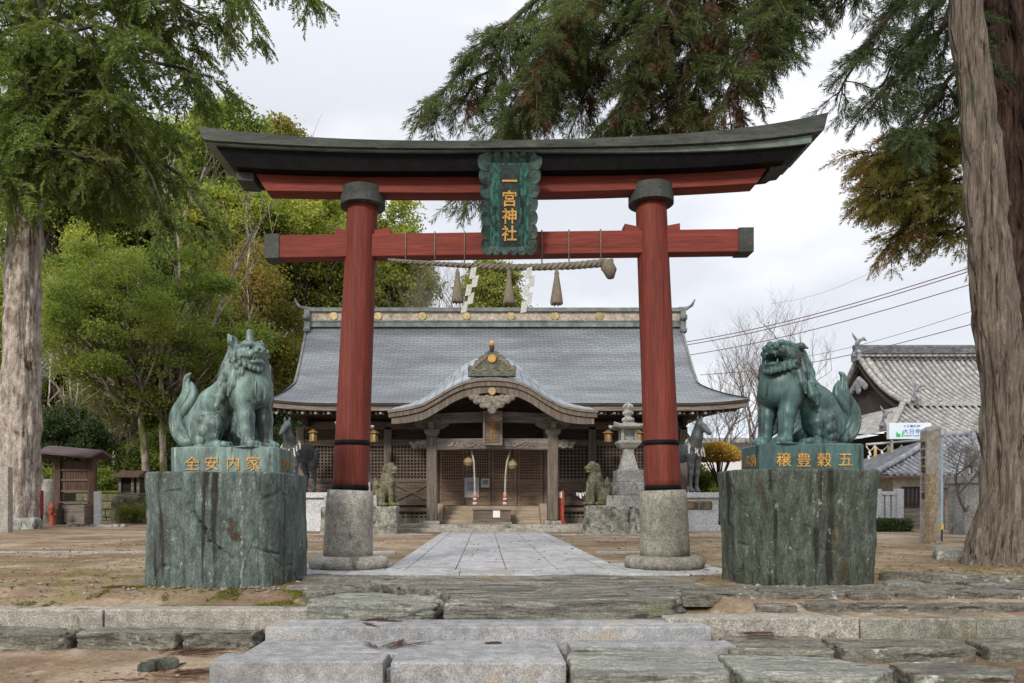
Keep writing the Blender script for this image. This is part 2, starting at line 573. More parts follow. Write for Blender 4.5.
MT['schist'] = mat('schist', [(0.25, (.065, .062, .052)), (0.5, (.16, .152, .13)), (0.8, (.29, .275, .24))], 2.2, stretch=(.5, 3.4, 4), bump=1.0, bscale=10, bdist=.03, fine=1.0, speck=(34, .3),
                   patches=[((.045, .04, .03), 2.4, .57, (.35, 5, 5)), ((.35, .35, .31), 5.0, .63, (.7, 2.4, 2)), ((.125, .135, .085), 2.6, .60, (.7, 1.4, 1)), ((.14, .075, .04), 2.0, .65, (1, 2, 1))])
MT['schist_pale'] = mat('schist_pale', [(0.3, (.135, .14, .12)), (0.7, (.28, .285, .25))], 2.0, stretch=(.6, 3, 4), bump=1.0, bscale=10, bdist=.025, fine=1.0, speck=(34, .3),
                        patches=[((.06, .06, .045), 2.4, .58, (.5, 3, 4)), ((.42, .42, .38), 4.5, .62, (1, 1.5, 1)), ((.15, .13, .09), 1.6, .62, (1, 1, 1))])
MT['schist_brown'] = mat('schist_brown', [(0.3, (.075, .07, .056)), (0.7, (.21, .20, .165))], 2.4, bump=1.0, bscale=10, bdist=.025, stretch=(.6, 2.2, 3), fine=1.0, speck=(34, .3),
                         patches=[((.045, .038, .028), 2.2, .58, (.5, 3, 4)), ((.38, .38, .35), 4.5, .61, (1, 1.4, 1)), ((.095, .105, .06), 2.6, .62, (1, 1, 1)), ((.15, .08, .04), 2.6, .63, (1, 1, 1))])
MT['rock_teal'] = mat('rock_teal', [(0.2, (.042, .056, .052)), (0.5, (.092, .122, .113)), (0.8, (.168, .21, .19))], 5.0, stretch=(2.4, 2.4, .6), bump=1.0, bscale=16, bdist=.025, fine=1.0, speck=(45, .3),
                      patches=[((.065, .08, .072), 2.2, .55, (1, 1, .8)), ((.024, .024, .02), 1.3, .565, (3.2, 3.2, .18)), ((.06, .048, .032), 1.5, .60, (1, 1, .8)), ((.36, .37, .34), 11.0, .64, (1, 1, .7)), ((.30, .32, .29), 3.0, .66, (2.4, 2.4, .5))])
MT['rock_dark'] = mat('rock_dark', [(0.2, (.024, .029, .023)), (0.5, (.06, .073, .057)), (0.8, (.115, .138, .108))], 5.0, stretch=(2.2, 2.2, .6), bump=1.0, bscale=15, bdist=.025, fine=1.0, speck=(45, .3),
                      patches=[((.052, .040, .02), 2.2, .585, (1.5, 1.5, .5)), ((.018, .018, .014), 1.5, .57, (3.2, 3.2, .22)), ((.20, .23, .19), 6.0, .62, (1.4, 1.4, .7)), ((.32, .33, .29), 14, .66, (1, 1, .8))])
def add_vein(m, x0, w=.006, col=(.34, .35, .32)):
    """a thin pale quartz vein rising through the rock (object space)"""
    n, l = m.node_tree.nodes, m.node_tree.links
    b = n["Principled BSDF"]
    src = b.inputs['Base Color'].links[0].from_socket
    v = coords(n, l)
    sp = n.new("ShaderNodeSeparateXYZ"); l.new(v, sp.inputs[0])
    nf = tex(n, l, v, 3.0, 6, .7)
    a1 = n.new("ShaderNodeMath"); a1.operation = 'MULTIPLY_ADD'; l.new(nf, a1.inputs[0]); a1.inputs[1].default_value = .16; l.new(sp.outputs['X'], a1.inputs[2])
    a2 = n.new("ShaderNodeMath"); a2.operation = 'SUBTRACT'; l.new(a1.outputs[0], a2.inputs[0]); a2.inputs[1].default_value = x0 + .08
    a3 = n.new("ShaderNodeMath"); a3.operation = 'ABSOLUTE'; l.new(a2.outputs[0], a3.inputs[0])
    r = ramp(n, [(w, (1, 1, 1)), (w * 2.2, (0, 0, 0))]); l.new(a3.outputs[0], r.inputs['Fac'])
    f2 = ramp(n, [(.46, (0, 0, 0)), (.58, (.9, .9, .9))]); l.new(tex(n, l, v, 14, 4, .7), f2.inputs['Fac'])
    mm = mixc(n, l, 1.0, r.outputs['Color'], f2.outputs['Color'], 'MULTIPLY')
    l.new(mixc(n, l, mm, src, col), b.inputs['Base Color'])
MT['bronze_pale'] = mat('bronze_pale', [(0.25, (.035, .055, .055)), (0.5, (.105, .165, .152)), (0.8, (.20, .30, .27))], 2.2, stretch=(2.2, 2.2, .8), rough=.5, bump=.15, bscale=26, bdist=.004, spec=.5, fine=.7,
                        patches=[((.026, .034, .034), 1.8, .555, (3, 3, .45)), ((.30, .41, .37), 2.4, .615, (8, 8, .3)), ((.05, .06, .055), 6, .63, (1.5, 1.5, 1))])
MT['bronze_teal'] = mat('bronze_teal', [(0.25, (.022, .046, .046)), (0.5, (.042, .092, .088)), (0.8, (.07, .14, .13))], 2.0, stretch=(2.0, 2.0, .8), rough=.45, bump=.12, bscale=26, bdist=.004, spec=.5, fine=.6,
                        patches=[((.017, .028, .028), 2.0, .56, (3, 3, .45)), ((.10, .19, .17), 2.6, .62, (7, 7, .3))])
MT['bronze_dark'] = mat('bronze_dark', [(0.3, (.035, .042, .045)), (0.7, (.085, .10, .105))], 3, rough=.5, bump=.15, spec=.5)
MT['gold'] = mat('gold', [(0.3, (.36, .19, .045)), (0.7, (.58, .33, .085))], 9, rough=.5, bump=.3, spec=.5, patches=[((.13, .10, .055), 16, .58, (1, 1, 1))])
MT['gold_dim'] = mat('gold_dim', [(0.3, (.20, .11, .04)), (0.7, (.34, .19, .06))], 9, rough=.6, bump=.1)
MT['brass'] = mat('brass', [(0.3, (.26, .20, .10)), (0.7, (.46, .37, .19))], 7, rough=.45, metallic=.3, bump=.1)
MT['red'] = mat('red', [(0.3, (.112, .0225, .0155)), (0.7, (.165, .037, .026))], 1.3, stretch=(5, 5, .25), spec=.2, rough=.65, bump=.25, bscale=7, bdist=.006,
                patches=[((.085, .018, .014), 1.2, .62, (6, 6, .2)), ((.19, .06, .045), 2.0, .66, (7, 7, .15)), ((.07, .04, .032), 9, .645, (1, 1, .5)), ((.05, .02, .016), 1.6, .61, (14, 14, .12))])
MT['red_beam'] = mat('red_beam', [(0.3, (.128, .026, .018)), (0.7, (.195, .042, .030))], 1.6, stretch=(.25, 4, 5), spec=.2, rough=.7, bump=.25, bscale=7, bdist=.006,
                     patches=[((.15, .028, .025), 2.2, .60, (.3, 5, 6)), ((.06, .03, .025), 9, .65, (.6, 1, 1)), ((.05, .02, .016), 1.8, .61, (.12, 14, 14)), ((.29, .08, .065), 3.1, .68, (.25, 6, 6))])
MT['black'] = mat('black', [(0.3, (.003, .003, .0035)), (0.7, (.007, .007, .008))], 5, rough=.7, bump=.1, spec=.12)
MT['copper_roof'] = mat('copper_roof', [(0.3, (.028, .034, .030)), (0.7, (.07, .078, .068))], 2.2, stretch=(.8, 2, 5), rough=.6, bump=.2,
                        patches=[((.10, .145, .125), 1.8, .63, (.5, 1, 6)), ((.025, .024, .022), 3, .6, (.6, 1, 2))])
MT['copper_strip'] = mat('copper_strip', [(0.3, (.08, .11, .095)), (0.7, (.15, .20, .175))], 2, stretch=(.4, 1, 1), rough=.6, bump=.1)
MT['grey_green'] = mat('grey_green', [(0.3, (.030, .034, .030)), (0.7, (.06, .066, .06))], 3, rough=.7, bump=.2, patches=[((.12, .16, .13), 3, .62, (1, 1, 1))])
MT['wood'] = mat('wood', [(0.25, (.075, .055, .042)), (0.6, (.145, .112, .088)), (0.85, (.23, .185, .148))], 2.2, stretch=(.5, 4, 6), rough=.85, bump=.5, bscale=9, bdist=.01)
MT['wood_v'] = mat('wood_v', [(0.25, (.085, .068, .056)), (0.6, (.16, .132, .11)), (0.85, (.25, .215, .18))], 2.2, stretch=(6, 6, .4), rough=.85, bump=.5, bscale=9, bdist=.01,
                   patches=[((.055, .045, .038), 1.5, .62, (4, 4, .3))])
MT['wood_grey'] = mat('wood_grey', [(0.25, (.10, .086, .072)), (0.6, (.20, .175, .15)), (0.85, (.33, .29, .25))], 2.2, stretch=(.4, 6, 6), rough=.85, bump=.6, bscale=9, bdist=.012,
                      patches=[((.06, .05, .04), 1.7, .62, (.5, 5, 5))])
MT['wood_carve'] = mat('wood_carve', [(0.3, (.12, .105, .09)), (0.7, (.30, .27, .23))], 7, rough=.85, bump=1.0, bscale=12, bdist=.06)
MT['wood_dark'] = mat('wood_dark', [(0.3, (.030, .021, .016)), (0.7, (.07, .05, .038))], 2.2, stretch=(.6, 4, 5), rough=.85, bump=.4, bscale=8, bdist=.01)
MT['wood_door'] = mat('wood_door', [(0.3, (.15, .10, .07)), (0.7, (.27, .19, .135))], 2.2, stretch=(.6, 4, 6), rough=.8, bump=.4, bscale=8, bdist=.01)
MT['wood_tan'] = mat('wood_tan', [(0.3, (.25, .20, .145)), (0.7, (.38, .31, .23))], 2.2, stretch=(.4, 4, 5), rough=.75, bump=.3, bscale=8, bdist=.006)
MT['wood_red'] = mat('wood_red', [(0.3, (.055, .032, .024)), (0.7, (.12, .075, .058))], 2.2, stretch=(5, 5, .4), rough=.85, bump=.4, bscale=8, bdist=.01)
MT['white'] = plain('white', (.72, .72, .72), .8, var=.06)
MT['paper'] = plain('paper', (.44, .44, .43), .9, var=.08)
MT['straw'] = mat('straw', [(0.3, (.115, .10, .08)), (0.7, (.23, .205, .165))], 8, stretch=(3, 3, 3), rough=.95, bump=.6, bscale=40, bdist=.01)
MT['straw_dark'] = mat('straw_dark', [(0.3, (.12, .10, .075)), (0.7, (.23, .195, .15))], 8, stretch=(9, 9, 1), rough=.95, bump=.6, bscale=30, bdist=.01)
MT['stone_grey'] = mat('stone_grey', [(0.3, (.20, .20, .19)), (0.7, (.36, .36, .34))], 2, speck=(30, .4), bump=.5, bscale=20, bdist=.015,
                       patches=[((.10, .10, .085), 1.6, .57, (1.5, 1.5, .5)), ((.11, .12, .055), 2.3, .66, (1, 1, 1)), ((.50, .50, .47), 3, .67, (1, 1, 1))])
MT['stone_lichen'] = mat('stone_lichen', [(0.3, (.13, .13, .11)), (0.7, (.33, .33, .29))], 3.2, speck=(18, .4), bump=.8, bscale=9, bdist=.03,
                         patches=[((.07, .065, .05), 2.2, .54, (1, 1, 1)), ((.10, .11, .04), 1.6, .62, (1, 1, 1)), ((.46, .46, .42), 2.7, .62, (1, 1, 1))])
MT['moss_stone'] = mat('moss_stone', [(0.3, (.075, .07, .045)), (0.7, (.19, .175, .115))], 2.4, speck=(15, .4), bump=.6, bscale=8, bdist=.02,
                       patches=[((.095, .10, .03), 1.6, .54, (1, 1, 1)), ((.20, .11, .06), 2.2, .64, (1, 1, 1))])
MT['stone_pale'] = mat('stone_pale', [(0.3, (.27, .27, .25)), (0.7, (.46, .46, .43))], 2, speck=(30, .4), bump=.5, bscale=20, bdist=.012, patches=[((.13, .13, .11), 1.9, .60, (1.5, 1.5, .5))])
MT['stone_white'] = mat('stone_white', [(0.3, (.42, .43, .44)), (0.7, (.55, .56, .57))], 2, speck=(40, .25), bump=.2, bscale=20, bdist=.006, patches=[((.22, .22, .20), 1.8, .66, (1.5, 1.5, .6))])
MT['bark_pale'] = mat('bark_pale', [(0.25, (.15, .115, .09)), (0.5, (.38, .325, .28)), (0.75, (.60, .56, .51))], 2.0, stretch=(2.2, 2.2, 1.0), rough=.95, bump=1.0, bscale=5, bdist=.10,
                      patches=[((.11, .07, .05), 1.1, .60, (1.4, 1.4, .8)), ((.52, .49, .46), 2.6, .66, (2, 2, 1))])
MT['bark_cedar'] = mat('bark_cedar', [(0.25, (.06, .048, .037)), (0.5, (.145, .118, .094)), (0.75, (.245, .205, .165))], 2.4, stretch=(8, 8, .5), rough=.95, bump=1.0, bscale=5, bdist=.05, fine=1.0,
                       patches=[((.075, .085, .05), 1.2, .60, (2, 2, .7)), ((.19, .18, .15), 1.6, .64, (2, 2, .7)), ((.025, .018, .014), 2.0, .575, (9, 9, .45)), ((.27, .24, .20), 2.4, .63, (10, 10, .6))])
MT['bark_red'] = mat('bark_red', [(0.25, (.02, .012, .009)), (0.5, (.06, .036, .026)), (0.75, (.12, .075, .055))], 2.6, stretch=(7, 7, .35), rough=.95, bump=1.0, bscale=4, bdist=.12)
MT['bark_dark'] = mat('bark_dark', [(0.3, (.035, .028, .02)), (0.7, (.095, .08, .06))], 3, stretch=(5, 5, .8), rough=.95, bump=.8, bscale=5, bdist=.03)
MT['bark_moss'] = mat('bark_moss', [(0.3, (.09, .075, .055)), (0.7, (.30, .265, .22))], 1.6, stretch=(2, 2, .7), rough=.95, bump=.8, bscale=6, bdist=.03, patches=[((.07, .085, .025), .8, .50, (1.5, 1.5, .5))])
MT['twig'] = plain('twig', (.15, .125, .105), .9)
MT['dirt'] = None
MT['tile_dark'] = mat('tile_dark', [(0.3, (.07, .072, .078)), (0.7, (.15, .155, .165))], 3, rough=.6, bump=.3, speck=(4, .3))
MT['tile_rib'] = mat('tile_rib', [(0.3, (.22, .215, .20)), (0.7, (.38, .37, .34))], 3, rough=.7, bump=.3, speck=(5, .35), patches=[((.16, .16, .155), 1.6, .62, (1, 1, 1))])
MT['tile_grey'] = mat('tile_grey', [(0.3, (.17, .18, .20)), (0.7, (.30, .31, .34))], 3, rough=.6, bump=.3, speck=(4, .3))
MT['cream'] = mat('cream', [(0.3, (.42, .38, .31)), (0.7, (.55, .51, .43))], 1.3, rough=.9, bump=.1, patches=[((.28, .25, .2), 1.5, .66, (1, 1, 1))])
MT['window_dark'] = plain('window_dark', (.02, .022, .025), .25, spec=.6)
MT['sign_white'] = plain('sign_white', (.62, .70, .78), .5, var=.03)
MT['sign_blue'] = plain('sign_blue', (.04, .14, .42), .5)
MT['sign_green'] = plain('sign_green', (.03, .45, .12), .5)
MT['orange_red'] = plain('orange_red', (.32, .06, .03), .7, var=.25)
MT['yellow'] = plain('yellow', (.75, .55, .03), .5)
MT['pale_blue'] = plain('pale_blue', (.34, .46, .62), .5)
MT['wire'] = plain('wire', (.10, .09, .10), .6)
MT['wire_red'] = plain('wire_red', (.16, .075, .085), .6)
MT['verdigris'] = mat('verdigris', [(0.3, (.006, .016, .014)), (0.5, (.016, .075, .060)), (0.75, (.05, .19, .15))], 7, stretch=(4, 4, 1), rough=.7, bump=.3,
                      patches=[((.008, .012, .011), 3, .55, (3, 3, 1))])
MT['verdigris_dark'] = mat('verdigris_dark', [(0.3, (.010, .014, .013)), (0.7, (.03, .055, .05))], 8, rough=.7, bump=.3)
MT['verdigris_frame'] = mat('verdigris_frame', [(0.3, (.014, .028, .025)), (0.7, (.055, .10, .088))], 9, rough=.7, bump=.4, patches=[((.012, .02, .018), 4, .55, (1, 1, 1))])
MT['green_roof_part'] = mat('green_roof_part', [(0.3, (.10, .115, .11)), (0.7, (.21, .23, .22))], 3, rough=.7, bump=.2)

def roof_mat(name, base, var, bw, bh, mortar):
    m, n, l, b = _new(name)
    t = n.new("ShaderNodeTexCoord")
    br = n.new("ShaderNodeTexBrick")
    br.inputs['Scale'].default_value = 1.0
    br.inputs['Brick Width'].default_value = bw
    br.inputs['Row Height'].default_value = bh
    br.inputs['Mortar Size'].default_value = mortar
    br.inputs['Mortar Smooth'].default_value = 0.3
    br.inputs['Color1'].default_value = (*[c * (1 - var) for c in base], 1)
    br.inputs['Color2'].default_value = (*[c * (1 + var) for c in base], 1)
    br.inputs['Mortar'].default_value = (*[c * 0.62 for c in base], 1)
    l.new(t.outputs['UV'], br.inputs['Vector'])
    v = coords(n, l, (.25, 1, 1))
    r = ramp(n, [(0.38, (.70, .70, .72)), (0.62, (1.22, 1.22, 1.2))])
    l.new(tex(n, l, v, .9, 6), r.inputs['Fac'])
    c = mixc(n, l, 1.0, br.outputs['Color'], r.outputs['Color'], 'MULTIPLY')
    l.new(c, b.inputs['Base Color'])
    b.inputs['Roughness'].default_value = .5
    bp = n.new("ShaderNodeBump"); bp.inputs['Strength'].default_value = .8; bp.inputs['Distance'].default_value = .03
    bp.invert = True
    l.new(br.outputs['Fac'], bp.inputs['Height'])
    l.new(bp.outputs['Normal'], b.inputs['Normal'])
    return m
MT['shingle'] = roof_mat('shingle', (.160, .178, .198), .10, .36, .155, .014)
MT['shingle_light'] = roof_mat('shingle_light', (.29, .33, .37), .08, .40, .5, .02)

# ground: trodden earth, needle litter, moss, gravel
def dirt_mat():
    m, n, l, b = _new('earth')
    v = coords(n, l)
    base = ramp(n, [(0.36, (.125, .088, .058)), (0.5, (.235, .176, .12)), (0.64, (.38, .305, .225))])
    l.new(tex(n, l, v, .55, 10, .68), base.inputs['Fac'])
    c = base.outputs['Color']
    rl = ramp(n, [(.53, (0, 0, 0)), (.64, (.75, .75, .75))])
    l.new(tex(n, l, coords(n, l, (.7, 1.6, 1)), .8, 10, .72), rl.inputs['Fac'])
    c = mixc(n, l, rl.outputs['Color'], c, (.16, .080, .044))
    pl_ = ramp(n, [(.56, (0, 0, 0)), (.66, (.8, .8, .8))])
    l.new(tex(n, l, coords(n, l, (1, 1, 1)), 1.7, 8, .7), pl_.inputs['Fac'])
    c = mixc(n, l, pl_.outputs['Color'], c, (.42, .35, .28))
    # moss only near the kerbs and the stones
    s = n.new("ShaderNodeSeparateXYZ"); l.new(v, s.inputs[0])
    mrr = n.new("ShaderNodeMapRange"); mrr.inputs['From Min'].default_value = 7.6; mrr.inputs['From Max'].default_value = 9.2
    mrr.inputs['To Min'].default_value = 0.0; mrr.inputs['To Max'].default_value = 1.0
    mr2 = n.new("ShaderNodeMapRange"); mr2.inputs['From Min'].default_value = 11; mr2.inputs['From Max'].default_value = 20
    mr2.inputs['To Min'].default_value = 1.0; mr2.inputs['To Max'].default_value = 0.12
    l.new(s.outputs['Y'], mrr.inputs['Value']); l.new(s.outputs['Y'], mr2.inputs['Value'])
    mm = n.new("ShaderNodeMath"); mm.operation = 'MULTIPLY'
    l.new(mrr.outputs[0], mm.inputs[0]); l.new(mr2.outputs[0], mm.inputs[1])
    mo = ramp(n, [(.50, (0, 0, 0)), (.58, (.9, .9, .9))])
    l.new(tex(n, l, coords(n, l, (.8, 1.2, 1)), 1.9, 10, .75), mo.inputs['Fac'])
    m3 = n.new("ShaderNodeMath"); m3.operation = 'MULTIPLY'
    l.new(mm.outputs[0], m3.inputs[0]); l.new(mo.outputs['Color'], m3.inputs[1])
    c = mixc(n, l, m3.outputs[0], c, (.15, .145, .03))
    sp = ramp(n, [(.3, (.60, .58, .56)), (.7, (1.35, 1.35, 1.35))])
    l.new(tex(n, l, v, 26, 5, .8), sp.inputs['Fac'])
    c = mixc(n, l, 1.0, c, sp.outputs['Color'], 'MULTIPLY')
    l.new(c, b.inputs['Base Color'])
    b.inputs['Roughness'].default_value = .95
    b.inputs['Specular IOR Level'].default_value = .15
    bp = n.new("ShaderNodeBump"); bp.inputs['Strength'].default_value = .8; bp.inputs['Distance'].default_value = .03
    l.new(tex(n, l, v, 14, 8, .75), bp.inputs['Height'])
    l.new(bp.outputs['Normal'], b.inputs['Normal'])
    return m
MT['dirt'] = dirt_mat()

def sstep(a, b, x):
    t = np.clip((x - a) / (b - a), 0, 1)
    return t * t * (3 - 2 * t)

def gz(x, y):
    x = np.asarray(x, float); y = np.asarray(y, float)
    yk = np.where(x < -1.9, 8.06, np.where(x > 1.9, 7.62, 7.72))
    low = 0.0 + 0.05 * sstep(6.2, 7.4, y)
    up = .335 + .165 * sstep(0, .85, y - yk) + .03 * sstep(8.9, 10.2, y) + .05 * sstep(12, 25, y)
    up = up + .55 * sstep(-14, -26, x) * sstep(26, 45, y)
    up = up - .16 * ((x > -1.9) & (x < 2.5) & (y < 10.05))
    return np.where(y < yk, low, up)

xs = np.concatenate([np.linspace(-900, -60, 12), np.linspace(-50, -16, 28), np.arange(-15, 15.01, .16), np.linspace(16, 60, 36), np.linspace(80, 900, 12)])
ys = np.concatenate([np.linspace(-200, -6, 8), np.arange(-4, 4.5, .5), np.arange(4.6, 7.5, .1), np.arange(7.54, 8.4, .04), np.arange(8.45, 14, .14), np.arange(14.2, 40, .5), np.linspace(41, 120, 40), np.linspace(140, 1500, 14)])
GX, GY = np.meshgrid(xs, ys, indexing='ij')
GZ = gz(GX, GY)
for i in range(GX.shape[0]):
    for j in range(GX.shape[1]):
        if abs(GX[i, j]) < 30 and 3 < GY[i, j] < 45:
            k = .6 if GY[i, j] < 24 else .3
            if -1.9 < GX[i, j] < 2.4 and GY[i, j] > 7.7: k = 0.12
            GZ[i, j] += k * (.018 * mnoise.fractal(Vector((GX[i, j] * 1.1, GY[i, j] * 1.1, 0)), 1, 2, 4) + .012 * mnoise.noise(Vector((GX[i, j] * 4, GY[i, j] * 4, 2))))
inpath = (np.abs(GX - .25) < 2.6) & (GY > 10.0) & (GY < 27)
GZ[inpath] = np.minimum(GZ[inpath], gz(GX, GY)[inpath] - .012)
tag(sheet('ground', np.stack([GX, GY, GZ], -1), MT['dirt']), kind='structure')

# wooded hillside behind the shrine
MT['hill'] = mat('hill', [(0.3, (.018, .024, .010)), (0.7, (.05, .062, .022))], .5, rough=.95, bump=.6, bdist=.3)
hx = np.linspace(-150, 10, 60); hy = np.linspace(44, 160, 40)
HX, HYY = np.meshgrid(hx, hy, indexing='ij')
HZ = .3 + 22 * sstep(48, 95, HYY) * sstep(6, -50, HX) + 1.0 * sstep(46, 60, HYY) * sstep(4, -12, HX)
for i in range(HX.shape[0]):
    for j in range(HX.shape[1]):
        HZ[i, j] += 1.2 * mnoise.fractal(Vector((HX[i, j] * .09, HYY[i, j] * .09, 0)), 1, 2, 4) * float(sstep(46, 60, HYY[i, j]))
tag(sheet('hill', np.stack([HX, HYY, HZ], -1), MT['hill']), kind='structure')

# granite path to the hall: slabs as steps 4 mm apart in one structure, joints modelled as gaps
pb = MB()
XJ = [-1.46, -1.16, -.43, .31, 1.06, 1.74, 2.02]
for k in range(6):
    y = 10.95 - random.random() * .3
    first = True
    while y < 26.15:
        L = random.choice([1.1, 1.35, 1.6, 1.9]) if k not in (0, 5) else random.choice([1.6, 2.1])
        y1 = min(26.15, y + L)
        a = max(y, 10.9)
        if y1 - a > .2:
            zz0, zz1 = float(gz(0, a)), float(gz(0, y1))
            g = .007
            d = random.uniform(-.002, .002)
            x0, x1 = XJ[k] + g, XJ[k + 1] - g
            v = [(x0, a + g, zz0 - .1), (x1, a + g, zz0 - .1), (x1, y1 - g, zz1 - .1), (x0, y1 - g, zz1 - .1),
                 (x0, a + g, zz0 + .012 + d), (x1, a + g, zz0 + .012 + d), (x1, y1 - g, zz1 + .012 + d), (x0, y1 - g, zz1 + .012 + d)]
            pb.add(v, [(3, 2, 1, 0), (4, 5, 6, 7), (0, 1, 5, 4), (1, 2, 6, 5), (2, 3, 7, 6), (3, 0, 4, 7)])
        y = y1
x = -3.0                                                  # the cross strip that carries the gate's feet
while x < 3.45:
    x1 = min(3.5, x + random.choice([1.3, 1.6, 1.05]))
    pb.box(x + .006, x1 - .006, 10.18, 10.88, .40, .541 + random.uniform(-.002, .002))
    x = x1
for (xa, xb) in ((-3.0, -1.48), (2.04, 3.5)):
    pb.box(xa, (xa + xb) / 2 - .006, 10.893, 12.25, .40, .541); pb.box((xa + xb) / 2 + .006, xb, 10.893, 12.25, .40, .541)
tag(pb.build('path', MT['paver'], bevel=.005), kind='structure')
# flush granite kerb lines crossing the yard
kb = MB()
for (Y, xa, xb) in ((14.85, -14.5, -1.62), (14.85, 2.2, 3.4), (23.4, -8.5, -1.62), (23.4, 2.2, 9.5)):
    x = xa
    while x < xb - .2:
        x1 = min(xb, x + random.uniform(1.2, 1.9))
        z = float(gz(x, Y))
        kb.box(x + .01, x1 - .01, Y, Y + .16, z - .15, z + .03 + random.uniform(-.006, .006))
        x = x1
tag(kb.build('kerb_strip', MT['granite'], bevel=.01), kind='structure')

# ---------------------------------------------------------------- granite steps
def block(label, x0, x1, y0, y1, z0, z1, m='granite', bev=.012, rot=0.0, name='step_block', cat='step', group=None):
    cx, cy = (x0 + x1) / 2, (y0 + y1) / 2
    b = MB().box(x0, x1, y0, y1, z0, z1)
    o = b.build(name, MT[m], base=(cx, cy, z0), bevel=bev)
    o.rotation_euler = (0, 0, rot)
    return tag(o, label, cat, group)

GS = 'granite blocks of the front steps'
block('long grey granite block at the lower step, left of the gap with brown leaves', -2.255, -.835, 6.13, 6.505, -.12, .185, rot=R(.4), group=GS)
block('flat granite block between the lower step front and the upper step, beside the leaf gap', -2.10, -.715, 6.52, 7.155, -.12, .18, group=GS)
block('wide granite block in the middle of the lower step with a twig on top', -.765, .665, 6.10, 7.155, -.12, .181, rot=R(-.3), group=GS)
block('thin granite block of the lower step behind the pale green slab', .78, 2.30, 6.86, 7.155, -.12, .178, group=GS)
block('longest granite block forming the upper step across the entrance', -2.10, 2.16, 7.16, 7.645, -.02, .305, group=GS)
GK = 'granite kerb blocks either side of the steps'
block('granite kerb block running out of the picture past the palest end joint', -7.6, -4.035, 7.92, 8.22, -.1, .362, m='granite_old', name='kerb_block', cat='kerb', rot=R(-.2), group=GK)
block('granite kerb block below the horned lion rock, ending at the green boulder', -4.01, -1.87, 7.90, 8.20, -.1, .368, m='granite_old', name='kerb_block', cat='kerb', group=GK)
block('granite kerb block below the open-mouthed lion rock, beside the upper step', 1.80, 3.72, 7.45, 7.76, -.1, .345, m='granite_old', name='kerb_block', cat='kerb', group=GK)
block('granite kerb block with brown stains under the mossy paving', 3.745, 7.4, 7.47, 7.77, -.1, .335, m='granite_mossy_shaded', name='kerb_block', cat='kerb', rot=R(-.3), group=GK)

def nstone(label, poly, z0, z1, m, name='natural_stone', cat='stone', group=None, **k):
    return tag(stone(name, poly, z0, z1, MT[m], **k), label, cat, group)

# big schist slabs of the threshold
nstone('huge grey schist slab filling the threshold before the path', [(-.42, 7.70), (.6, 7.68), (1.93, 7.68), (2.2, 8.3), (2.55, 9.0), (2.75, 10.14), (.5, 10.16), (-1.55, 10.16), (-1.6, 9.6), (-1.0, 9.0), (-.62, 8.6), (-.4, 8.2)],
       .2, .505, 'schist', name='threshold_slab', n=320, nz=10, edge=.03, amp=.040, fs=1.6, stri=(.5, 3.4, 2), tilt=(0, .018), rings=60, crack=.6, layers=.3)
nstone('low pale green boulder wedged at the corner of the upper step', [(-1.84, 7.72), (-1.2, 7.68), (-.5, 7.70), (-.44, 8.0), (-.75, 8.4), (-1.3, 8.55), (-1.75, 8.25)],
       .15, .475, 'schist_pale', name='boulder', n=200, nz=12, edge=.035, amp=.035, fs=2.4, stri=(.6, 2, 3), rings=16, seed=3, layers=.6)
nstone('flat rough stone lying between the horned lion rock and the threshold', [(-2.35, 8.75), (-1.9, 8.6), (-1.45, 8.7), (-1.2, 9.0), (-1.5, 9.25), (-2.2, 9.2)],
       .3, .535, 'schist', n=90, edge=.05, amp=.03, fs=3, seed=5, rings=7)
nstone('long thin stone set edgewise along the path apron, by the gate foot', [(-2.3, 9.5), (-1.3, 9.4), (-1.15, 9.7), (-1.3, 10.1), (-2.2, 10.1), (-2.5, 9.8)],
       .3, .54, 'schist', n=90, edge=.03, amp=.02, fs=3, seed=8, rings=7)
nstone('small flat stone in the moss beside the pale green boulder', [(-1.95, 8.35), (-1.45, 8.62), (-1.25, 8.7), (-1.6, 8.72), (-2.1, 8.6)],
       .3, .49, 'schist', n=60, edge=.03, amp=.02, fs=4, seed=2)

